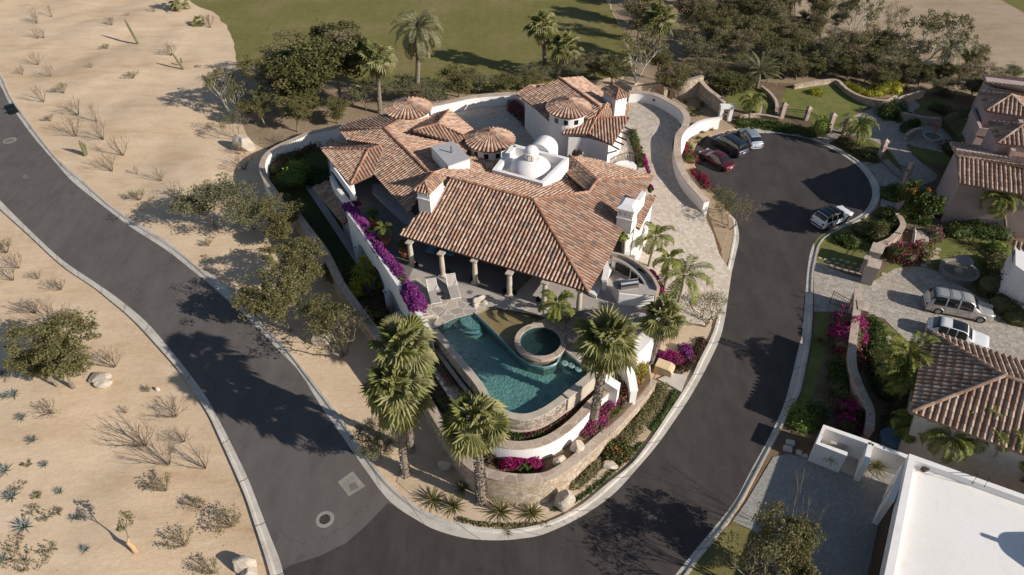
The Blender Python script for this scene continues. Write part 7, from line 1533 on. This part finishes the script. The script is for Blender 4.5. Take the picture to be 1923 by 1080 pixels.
cactus('many-armed green cactus growing in the bed before the pale rubble wall', [((1252,182), (1247,152), .14, .2), ((1254,182), (1256,150), .14, .2), ((1256,183), (1264,155), .13, .2), ((1258,183), (1274,160), .13, .4), ((1250,182), (1240,160), .12, .4)])
# ---- agaves
AG = {}
def agave(u, v, s, label, group='agaves', kind='agave', z=None, seed=0):
    if kind not in AG: AG[kind] = {'agave': lambda: rosette('agave', 3, 34, .62, .075, 'agave', (8, 78)), 'yucca': lambda: rosette('spiky_plant', 5, 60, .8, .05, 'leaf_olive', (0, 85), .2, .3), 'small': lambda: rosette('aloe', 7, 24, .42, .07, 'leaf_olive', (15, 75))}[kind]()
    return place(AG[kind], G(u, v, z), seed*1.3, s, label, group, 'agave' if kind != 'yucca' else 'plant')
for i, (u, v, s, lab) in enumerate([(26,742,1.15,'blue-grey agave in the shadow of the lone olive tree'),(41,785,1.0,'blue-grey agave below the shadow of the lone olive tree'),(61,827,1.0,'blue-grey agave fourth up from the largest one'),(84,873,.8,'small blue-grey agave in the middle of the lower left sand'),(10,885,1.25,'blue-grey agave cut by the left frame edge'),(112,924,.8,'small blue-grey agave right of the two large ones'),(22,933,1.2,'large blue-grey agave near the left frame edge'),(138,973,.7,'small blue-grey agave beside low green weeds'),(46,990,1.45,'largest blue-grey agave near the bottom left corner'),(161,1032,.75,'blue-grey agave left of the swollen dwarf tree'),(5,1052,1.1,'blue-grey agave in the bottom left corner'),(5,702,1.0,'dark agave in the tree shadow on the left frame edge'),(8,745,.8,'second agave on the left frame edge below the tree shadow')]): agave(u, v, s*.72, lab, seed=i)
for i, (u, v, s, lab) in enumerate([(815,940,1.35,'spiky plant with a long shadow, leftmost at the foot of the tip wall'),(852,952,1.2,'spiky plant second from the left at the foot of the tip wall'),(940,962,1.45,'spiky plant right of the shaggy palm trunk at the tip wall'),(998,965,1.3,'spiky plant left of the sign boulder at the tip wall'),(868,918,.9,'small dark spiky plant in the wall shadow left of the shaggy palm'),(955,1000,.5,'low spiky tuft against the kerb at the very tip')]): agave(u, v, s, lab, 'spiky plants at the tip wall', 'yucca', .03, i)
rr = rnd(12)
for i in range(34):
    u, v = (rr.uniform(1278,1345), rr.uniform(165,228)) if i < 20 else (rr.uniform(1290,1350), rr.uniform(232,268)); 
    if i >= 20 and u+ (v-232)*1.2 > 1352: u = 1300+rr.random()*20
    agave(u, v, rr.uniform(.8, 1.5), 'small dry aloe tuft in the sandy %s' % ('cactus bed below the rubble walls' if i < 20 else 'bed between the low white wall and the cars'), 'aloe tufts in the %s bed' % ('cactus' if i < 20 else 'car-side'), 'small', .36 if i < 20 else .27, i)
# swollen-trunk dwarf tree
t = thing('dwarf_tree', 'dwarf desert tree with a swollen orange trunk in the lower left sand', 'tree', G(256,1037)); b_ = G(256,1037); m = MB()
m.tube([b_, b_+np.array([-.15, .15, .3]), b_+np.array([-.3, .2, .65]), b_+np.array([-.2, .3, .95])], [.15, .13, .10, .05], 10); m.build('trunk', M['clay2'], t); m = MB(); tips = []; branch_tree(m, rnd(8), b_+np.array([-.2, .3, .9]), (0, .2, 1), .6, .05, 3, tips, .8, .2, 4); m.build('branches', M['twig'], t)
m = MB(); leaf_quads(m, clumps(np.random.default_rng(8), [p for p, _ in tips], .2, 16), .07, rnd(9)); m.build('crown', M['leaf_moss'], t)
# ---- boulders
for i, (u, v, s, lab) in enumerate([(462,280,(1.2,.9,1.2),'big pale boulder at the top of the sand strip'),(190,712,(.8,.6,.35),'flat pale boulder under the lone olive tree'),(196,722,(.6,.5,.35),'small pale rock beside the flat boulder under the lone olive tree'),(297,733,(.18,.16,.2),'small round stone near the tiny green shrub'),(462,1066,(.75,.45,.6),'long pale rock at the bottom edge beside the kerb'),(468,1078,(.5,.4,.4),'round pale rock cut by the bottom edge'),(840,874,(.62,.52,.5),'grey-white boulder on the sand left of the tip wall'),(702,857,(.6,.45,.4),'pale flat rock beside the kerb under the wispy shrub'),(612,642,(1.0,.8,.7),'tan boulder under the half-bare tree'),
    (1050,872,(.46,.4,.48),'tan boulder in the lower bed nearest the tip of the plot'),(1082,845,(.46,.4,.55),'tan boulder in the lower bed nearer the pale palm trunk'),(1145,878,(.5,.35,.35),'pale flat boulder at the foot of the stone wall beside the hedge'),(1215,700,(.35,.3,.45),'white-grey rock beside the tan utility box')]):
    z = 1.55 if i in (9, 10) else None; rock(G(u, v, z), s, 20+i, lab, 'boulders', rz=i*.0)
o = rock(P(1057,950,.03), (.72,.5,1.0), 61, 'large pointed boulder with a small street plaque at the tip of the plot', 'boulders')
m = MB(); c = P(1062,948,.25); m.box((c[0], c[1]-.12, c[2]+.15), (.42, .05, .16), R(-6)); tag(m.build('plaque', M['pink'], loc=c), 'tiny pinkish plaque fixed to the pointed boulder', 'plaque')
# ============================================================ BOUGAINVILLEA, HEDGES, BEDS
def L3(pts, z): return [P(u, v, z) for u, v in pts]
def bg(name, label, pts, z, r_, leaf, n, ls, **k): return bush(name, hash(label) % 1 + len(label)*3, L3(pts, z), r_, leaf, n, ls, label=label, **k)
bg('bougainvillea', 'purple bougainvillea along the upper part of the arched terrace wall', [(652,388),(665,403),(683,425),(700,450)], 4.75, .42, 'leaf_hedge', 1500, .09, flowers=[('purple', 3400)], fsize=.085, cat='flowering shrub')
bg('bougainvillea', 'deep purple bougainvillea in the middle of the arched terrace wall, half in shade', [(700,448),(718,478),(738,500),(752,520)], 4.75, .44, 'leaf_hedge', 1600, .09, flowers=[('purple', 3600)], fsize=.085, cat='flowering shrub')
bg('bougainvillea', 'green stretch of bougainvillea with few flowers between the purple ones on the terrace wall', [(752,520),(765,545)], 4.75, .40, 'leaf_moss', 1500, .08, flowers=[('purple', 260)], fsize=.08, cat='flowering shrub')
bg('bougainvillea', 'brightest purple bougainvillea spilling over the terrace wall beside the sun loungers', [(768,548),(778,565),(786,580)], 4.8, .58, 'leaf_hedge', 1200, .09, flowers=[('purple', 5200)], fsize=.09, cat='flowering shrub')
bg('bougainvillea', 'small pinkish bougainvillea tuft at the top end of the terrace wall', [(652,388),(672,384)], 4.6, .35, 'leaf_red', 500, .09, flowers=[('magenta', 300)], fsize=.08, cat='flowering shrub')
bg('hedge', 'low hedge with pink flowers curving round the infinity edge of the pool', [(950,815),(985,822),(1015,812),(1045,793),(1068,770)], 2.5, .42, 'leaf_hedge', 7000, .085, flowers=[('magenta', 620)], fsize=.075, cat='hedge')
bg('hedge', 'short stretch of pink-flowered hedge right of the gap beside the pale palm trunk', [(1078,765),(1100,742),(1122,724),(1140,705)], 2.5, .40, 'leaf_hedge', 4500, .085, flowers=[('magenta', 500)], fsize=.075, cat='hedge')
bg('bougainvillea', 'vivid magenta bougainvillea in the lower bed at the front of the white terrace wall', [(955,870),(980,872),(1003,873)], 1.55, .66, 'leaf_hedge', 1500, .09, flowers=[('magenta', 1500)], fsize=.09, cat='flowering shrub')
bg('flower_bed', 'low orange and pink flower clump at the foot of the shaggy palm', [(918,862),(935,858)], 1.55, .5, 'leaf_red', 700, .08, flowers=[('peach', 200)], fsize=.07, cat='flowering shrub')
bg('bougainvillea', 'small pink-flowered bush at the foot of the pale curved palm trunk', [(1098,810),(1106,800)], 1.55, .55, 'leaf_hedge', 1500, .08, flowers=[('magenta', 260)], fsize=.08, cat='flowering shrub')
bg('bougainvillea', 'mixed magenta and purple bougainvillea beside the pale curved palm trunk', [(1112,796),(1132,776),(1158,750)], 1.6, .72, 'leaf_hedge', 5200, .085, flowers=[('magenta', 900), ('purple', 420), ('peach', 300)], fsize=.085, cat='flowering shrub')
bg('bougainvillea', 'peach and coral bougainvillea between the magenta and the yellow ones', [(1158,742),(1172,726),(1186,710)], 1.7, .78, 'leaf_hedge', 2600, .085, flowers=[('peach', 1300), ('crimson', 260)], fsize=.085, cat='flowering shrub')
bg('flowering_shrub', 'yellow-green flowering shrub at the top of the lower bed by the white wall', [(1186,708),(1200,694)], 1.9, .75, 'leaf_yellow', 2400, .085, flowers=[('peach', 200)], fsize=.08, cat='flowering shrub')
bg('hedge', 'clipped green hedge outside the rubble stone wall, upper part by the street', [(1242,730),(1222,768),(1198,800),(1172,828),(1150,842)], .1, .62, 'leaf_moss', 9000, .075, cat='hedge')
bg('hedge', 'lower end of the green hedge outside the rubble wall, near the sign boulder', [(1120,872),(1100,892),(1078,908)], .1, .55, 'leaf_moss', 4200, .08, cat='hedge')
bg('bush', 'round dark bush with small orange fruit against the rubble stone wall', [(1158,850)], .1, 1.05, 'leaf_dark', 3400, .09, flowers=[('orangeflower', 60)], fsize=.07)
bg('ground_cover', 'thin line of low green ground cover along the right-hand kerb of the tip', [(1268,736),(1250,772),(1226,806)], .05, .26, 'leaf_hedge', 1800, .07, cat='ground cover')
bg('ground_cover', 'sparse low green ground cover along the kerb nearer the sign boulder', [(1205,832),(1170,868),(1130,905),(1090,935),(1040,958)], .03, .20, 'leaf_hedge', 1500, .07, core=False, cat='ground cover')
bg('ground_cover', 'sparse low green tufts at the kerb below the spiky plants', [(1030,985),(960,988),(900,985),(860,975)], .03, .18, 'leaf_moss', 900, .07, core=False, cat='ground cover')
bg('bougainvillea', 'magenta bougainvillea on the outer wall of the outdoor kitchen', [(1222,514),(1232,535),(1240,552)], 4.2, .34, 'leaf_hedge', 400, .09, flowers=[('magenta', 1100), ('purple', 200)], fsize=.085, cat='flowering shrub')
bg('bougainvillea', 'magenta and violet bougainvillea clump above the tan utility box by the street', [(1232,672),(1255,675),(1272,678)], .2, .62, 'leaf_hedge', 2000, .085, flowers=[('magenta', 1000), ('purple', 300)], fsize=.085, cat='flowering shrub')
bg('bougainvillea', 'small violet bougainvillea beside the kerb above the magenta clump', [(1285,655),(1292,672)], .2, .5, 'leaf_hedge', 900, .08, flowers=[('purple', 700)], fsize=.085, cat='flowering shrub')
bg('shrub', 'dark reddish low shrub curving below the magenta clump by the street', [(1270,698),(1292,690),(1305,668),(1318,640)], .05, .42, 'leaf_red', 2600, .085)
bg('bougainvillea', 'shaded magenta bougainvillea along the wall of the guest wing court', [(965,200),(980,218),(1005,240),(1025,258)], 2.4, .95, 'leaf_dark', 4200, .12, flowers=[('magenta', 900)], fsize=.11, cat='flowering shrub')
bg('hedge', 'leafy hedge dividing the guest wing steps from the paved driveway', [(1187,248),(1192,268),(1200,292),(1203,312)], 2.2, .5, 'leaf_hedge', 3000, .10, flowers=[('magenta', 120)], fsize=.09, cat='hedge')
bg('bougainvillea', 'thin spray of bright magenta bougainvillea at the right end of the guest wing hedge', [(1208,290),(1213,310),(1218,325)], 2.4, .2, 'leaf_hedge', 100, .08, flowers=[('magenta', 420)], fsize=.09, cat='flowering shrub')
bg('bougainvillea', 'small magenta tuft on the roof edge near the domed white chimney', [(1219,352),(1221,360)], 5.9, .28, 'leaf_hedge', 60, .08, flowers=[('magenta', 420)], fsize=.09, cat='flowering shrub')
bg('shrub', 'bright green climber on the roof edge below the domed white chimney', [(1180,420),(1176,436),(1170,448)], 5.6, .5, 'leaf_bright', 1100, .11)
bg('shrub', 'small palm-like shrub against the round turret of the guest wing', [(1050,255),(1052,272)], 3.6, .6, 'leaf_bright', 700, .14)
bg('shrub', 'small red-tipped shrub behind the white end wall of the guest wing', [(1083,290)], 6.2, .45, 'leaf_red', 260, .1)
bg('bougainvillea', 'magenta bougainvillea at the driveway wall just left of the red sedan', [(1288,275),(1292,292),(1298,303)], .3, .72, 'leaf_hedge', 1600, .10, flowers=[('crimson', 900)], fsize=.095, cat='flowering shrub')
bg('bougainvillea', 'dark magenta bougainvillea strip along the driveway wall below the red sedan', [(1305,322),(1318,338),(1328,352)], .3, .55, 'leaf_red', 1300, .10, flowers=[('crimson', 900)], fsize=.095, cat='flowering shrub')
bg('bush', 'bright yellow-green shrub lit by the sun in the shaded lower garden', [(552,340),(556,320)], 1.3, 1.35, 'leaf_bright', 3200, .12)
bg('bush', 'broad dark bush behind the bright shrub in the lower garden', [(580,330),(605,345)], .4, 1.5, 'leaf_hedge', 3400, .12)
bg('bougainvillea', 'dark bougainvillea mass inside the curve of the garden wall', [(515,320),(528,302),(555,285),(585,272)], .4, 1.2, 'leaf_dark', 4600, .12, flowers=[('magenta', 420)], fsize=.1, cat='flowering shrub')
bg('bush', 'dark shrubs beside the corner of the villa in the lower garden', [(612,262),(632,258)], .4, 1.2, 'leaf_hedge', 2200, .12)
bg('bush', 'olive shrub spilling over the garden wall beside the dracaena', [(618,505),(632,525)], .8, .9, 'leaf_olive', 1500, .1)
bg('bush', 'dark green shrub with pink flowers below the dracaena', [(690,575),(712,590),(705,560)], .4, .95, 'leaf_dark', 2600, .1, flowers=[('magenta', 260)], fsize=.08)
bg('bush', 'golden-leaved shrub against the foot of the arched wall', [(715,535)], 1.0, .8, 'leaf_yellow', 700, .1)
bg('bougainvillea', 'dark bougainvillea with magenta flecks along the narrow bed left of the pool', [(760,640),(790,690),(815,730),(850,775)], 1.6, .7, 'leaf_dark', 4200, .1, flowers=[('magenta', 420)], fsize=.08, cat='flowering shrub')
bg('bougainvillea', 'dark shrub row between the pool trough and the white terrace wall', [(800,655),(830,700),(862,745)], 2.5, .5, 'leaf_moss', 2600, .09, flowers=[('magenta', 160)], fsize=.08, cat='flowering shrub')
# dracaena: heads of strap leaves
t = thing('dracaena', 'clump of dracaena with bright yellow-green strap-leaf heads beside the arched wall', 'dracaena', P(690,560,.4)); rr = rnd(6)
for i, (u, v, z, s) in enumerate([(675,505,2.6,1.0),(683,488,2.9,.9),(700,495,2.8,.85),(712,488,3.0,.75),(670,528,2.2,.95),(690,520,2.4,.8),(668,545,1.8,.8),(712,505,2.4,.8),(698,512,2.2,.7)]):
    o = rosette('leaf_head', 60+i, 46, .85*s, .09, 'leaf_yellow' if i < 7 else 'leaf_bright', (-35, 75), .2, .45); c = P(u, v, z); o.parent = t; o.location = tuple(c-np.array(t['_org'][:])); o.rotation_euler.z = i
    m = MB(); m.tube([P(690,558,.35), (c+P(690,558,.35))/2+np.array([rr.uniform(-.2, .2), 0, 0]), c], [.09, .07, .05], 6); m.build('stem', M['bark'], t)
# ---- right-hand gardens
HB = [('round clipped ball bush by the narrow iron gate', [(1538,248)], .95, 'leaf_bright', 3400, 1.7), ('hedge with yellow-green tips below the first iron fence', [(1390,232),(1420,234),(1450,238),(1480,244)], .75, 'leaf_hedge', 4200, 1), ('dark hedge below the second iron fence', [(1480,242),(1505,250),(1525,256)], .7, 'leaf_dark', 2600, 1), ('low dark hedge strip along the kerb left of the iron gate', [(1385,242),(1420,240),(1450,243),(1490,250)], .42, 'leaf_hedge', 3000, .8), ('dark hedge right of the garden gate under the feather palm', [(1580,268),(1610,285),(1640,302)], .85, 'leaf_dark', 4600, 1),
 ('small yellow-green bush alone on the sunny lawn', [(1528,176),(1536,174)], .8, 'leaf_yellow', 1400, .7), ('big rounded clipped bush beside the curved path', [(1668,218),(1684,216)], 1.5, 'leaf_hedge', 6500, 1), ('crescent clipped bush beside the stone seat wall', [(1700,248),(1706,238),(1720,232)], .7, 'leaf_hedge', 2600, 1), ('dark clipped hedge mound on the raised lawn', [(1755,205),(1775,212)], .9, 'leaf_dark', 2600, .8), ('dark shrub mass beside the wall of the pink house', [(1790,240),(1812,262),(1808,230),(1820,285)], 1.9, 'leaf_dark', 4200, 1.3),
 ('golden shrub border along the dry-stone wall', [(1590,160),(1610,172),(1630,178),(1650,178)], .75, 'leaf_yellow', 2600, .8), ('bright yellow shrub mass at the end of the dry-stone wall', [(1655,172),(1670,168),(1680,172)], 1.2, 'leaf_yellow', 3600, .9), ('dark shrub in the planter beside the street and the tall pink pillar', [(1665,370),(1680,358)], .8, 'leaf_hedge', 2200, 1), ('yellow-green shrub against the tall pink pillar', [(1685,362)], .7, 'leaf_yellow', 900, 1.2), 
 ('mounded green bush in the kerbside bed, upper', [(1660,408),(1672,405)], .9, 'leaf_hedge', 2400, .9), ('mounded green bush in the kerbside bed, right of its twin', [(1690,412)], .75, 'leaf_hedge', 1600, .9), ('broad green bush in the middle of the kerbside bed', [(1668,432),(1678,425)], 1.0, 'leaf_hedge', 2800, .9), ('dark palm-like shrub mass in the kerbside bed', [(1620,435),(1640,440),(1650,450)], 1.3, 'leaf_dark', 4200, 1), ('dark low shrub at the left of the kerbside bed', [(1580,450),(1600,460)], .9, 'leaf_hedge', 2400, .7),
 ('clipped hedge right of the brick-capped wall beside the paved court', [(1638,610),(1642,640),(1638,665)], .85, 'leaf_hedge', 4800, 1), ('dark lower part of the clipped hedge by the brick-capped wall', [(1645,665),(1650,700),(1662,740)], .95, 'leaf_dark', 4200, 1), ('square clipped green hedge left of the brick-capped wall', [(1582,690),(1580,720)], 1.0, 'leaf_hedge', 3600, .9), ('bright green shrub beside the street kerb above the meter boxes', [(1500,775),(1505,800)], .95, 'leaf_bright', 2400, .8), ('dark shrub between the kerb and the white entry wall', [(1525,790),(1530,770)], .9, 'leaf_hedge', 2000, .7),
 ('dark shrub mass right of the tiered fountain', [(1870,500),(1880,530),(1860,545)], 1.5, 'leaf_dark', 4200, 1.1), ('broad green shrub row under the long garden wall', [(1790,440),(1820,435),(1850,438),(1880,445)], 1.1, 'leaf_hedge', 5200, 1), ('dark shrubs in the shade beyond the silver SUV', [(1880,580),(1895,560),(1905,600)], 1.4, 'leaf_dark', 3600, 1), ('grey-green shrub at the right edge beside the garden wall', [(1905,432),(1920,438)], .9, 'leaf_grey', 1500, 1),
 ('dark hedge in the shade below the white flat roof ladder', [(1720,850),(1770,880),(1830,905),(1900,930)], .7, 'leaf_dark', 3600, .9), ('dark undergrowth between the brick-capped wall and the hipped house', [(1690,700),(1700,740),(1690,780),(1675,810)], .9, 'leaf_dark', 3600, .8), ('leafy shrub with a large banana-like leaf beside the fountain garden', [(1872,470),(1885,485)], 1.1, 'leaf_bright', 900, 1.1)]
for i, (lab, pts, r_, leaf, n, sq) in enumerate(HB):
    bush('clipped_bush' if 'clipped' in lab else 'hedge' if 'hedge' in lab else 'shrub', 800+i, L3(pts, .05) if 'ball' not in lab else [P(1540,247,.3), P(1540,247,1.1)], r_, leaf, n, .10, label=lab, cat='hedge' if 'hedge' in lab else 'bush', squash=sq)
FB = [('magenta bougainvillea arching over the far side garden wall by the pink house', [(1785,402),(1810,404),(1840,408),(1860,412)], 1.2, 'leaf_red', [('crimson', 3600)]), ('bougainvillea with pink flowers behind the orange-flowered tree', [(1780,392),(1765,405)], 1.0, 'leaf_red', [('crimson', 800)]), ('bougainvillea with scattered magenta flowers at the foot of the orange-flowered tree', [(1680,480),(1700,485),(1725,475)], 1.1, 'leaf_hedge', [('magenta', 420), ('crimson', 300)]), ('small green and magenta bush beside the square trough', [(1748,450),(1752,440)], .8, 'leaf_grey', [('magenta', 90)]),
 ('large magenta bougainvillea over the brick-capped wall at the court entrance', [(1590,612),(1592,630),(1588,655)], 1.25, 'leaf_grey', [('magenta', 1900)]), ('lower part of the court bougainvillea with pink flowers', [(1595,665),(1592,680)], .9, 'leaf_moss', [('crimson', 500)]), ('pink bougainvillea in the shade above the white entry wall', [(1590,775),(1605,795),(1590,805)], .9, 'leaf_red', [('magenta', 700)]), ('pink and white flowering shrub by the corner of the pink house roof', [(1782,280),(1795,290)], 1.0, 'leaf_hedge', [('crimson', 260)]), ('magenta flowers in the scrub behind the golden shrubs', [(1660,140),(1675,136)], 1.2, 'leaf_moss', [('magenta', 260)])]
for i, (lab, pts, r_, leaf, fl) in enumerate(FB): bush('bougainvillea', 900+i, L3(pts, .1), r_, leaf, 2600, .10, label=lab, cat='flowering shrub', squash=1.1, flowers=fl, fsize=.10)
for i, (u, v, s, lab) in enumerate([(1545,800,1.0,'spiky plant in dark soil above the white entry wall'),(1562,740,1.6,'large spiky yellow-edged plant beside the brick-capped wall'),(1590,755,1.7,'large spiky plant touching the brick-capped wall'),(1575,775,1.3,'spiky plant just above the white entry wall'),(1570,655,1.4,'spiky yellow plant left of the court bougainvillea'),(1540,640,.9,'thin grassy plant beside the street near the court gate'),(1648,405,1.0,'pale spiky plant in the kerbside bed, left'),(1662,412,.9,'pale spiky plant in the kerbside bed, right'),(1822,460,1.5,'spiky cycad under the long garden wall'),(1650,862,.01,'')]): 
    if lab: agave(u, v, s, lab, 'spiky garden plants', 'yucca', .06, i)
agave(1645,878,1.25, 'round spiky yucca against the white wall by the gravel court', 'spiky garden plants', 'yucca', .3, 3)
for i, (u, v) in enumerate(((1545,873),(1552,880))):
    t = thing('tree_yucca', ['small tree yucca in front of the white entry wall, farther left', 'small tree yucca in front of the white entry wall, nearer the gravel'][i], 'yucca', P(u, v, 0)); B = P(u, v, 0); m = MB(); m.tube([B, B+np.array([.1, .1, 1.0])], [.05, .04], 6); m.build('stem', M['palebark'], t); o = rosette('leaf_head', 90+i, 50, .55, .04, 'leaf_bright', (-30, 85), .2, .2); o.parent = t; o.location = (.1, .1, 1.0)
for i, (u, v, s) in enumerate([(1610,168,1.5),(1628,172,1.3),(1640,166,1.4),(1690,172,1.3),(1700,168,1.4),(1765,178,1.6),(1775,172,1.4),(1780,182,1.2)]):
    agave(u, v, s, 'spiky plant %s' % ['among the golden shrubs, leftmost','among the golden shrubs, second','among the golden shrubs, third','beside the yellow shrub mass, left','beside the yellow shrub mass, right','behind the raised lawn, largest','behind the raised lawn, farthest back','behind the raised lawn, nearest the wall'][i], 'spiky plants behind the lawns', 'yucca', .06, i)

# ---- small weeds scattered over the lower left sand, each a flat little plant
rr = rnd(31); WD = []
for i, (u, v, s) in enumerate([(35,915,.5),(52,872,.35),(60,960,.5),(85,972,.45),(32,1022,.6),(48,1050,.7),(83,1055,.7),(95,1032,.5),(72,932,.35),(110,962,.35),(45,1068,.45),(22,1048,.8)]):
    m = MB(); c = G(u, v); tips = []
    for k_ in range(7): branch_tree(m, rr, c, (math.cos(k_*.9), math.sin(k_*.9), .25), s*.5, .012, 1, tips, .5, .1, 3, .3, .005)
    m.m = 1; leaf_quads(m, clumps(np.random.default_rng(i), [q for q, _ in tips], .08, 5), .05, rr)
    tag(m.build('weed', [M['twig'], M['leaf_moss']], loc=c), 'flat grey-green weed, %s one among the agaves in the lower left sand' % ['topmost', 'small upper', 'left middle', 'middle', 'left lower', 'bottom left', 'bottom right', 'right lower', 'thin', 'far right', 'bottommost', 'brown-tinged'][i], 'weed', 'weeds among the agaves')
for i, (u, v, z, az) in enumerate([(1228,188,3.0,-10),(1266,283,2.55,95),(1299,358,1.85,120)]):
    t = thing('wall_light', 'small dark light set in the driveway wall, %s' % ['near the guest wing end', 'at the middle of the curve', 'near the street end'][i], 'wall light', P(u, v, z), 'driveway wall lights'); m = MB(); m.box(P(u, v, z), (.22, .1, .16), R(az)); m.build('frame', M['iron'], t)
for i, (pa, pb_) in enumerate([(((1712,905),(1722,935))), (((1740,1010),(1762,1060)))]):
    pass
for o in list(COL.objects):
    if '_org' in o: del o['_org']
scene.cycles.max_bounces = 6; scene.cycles.transparent_max_bounces = 12
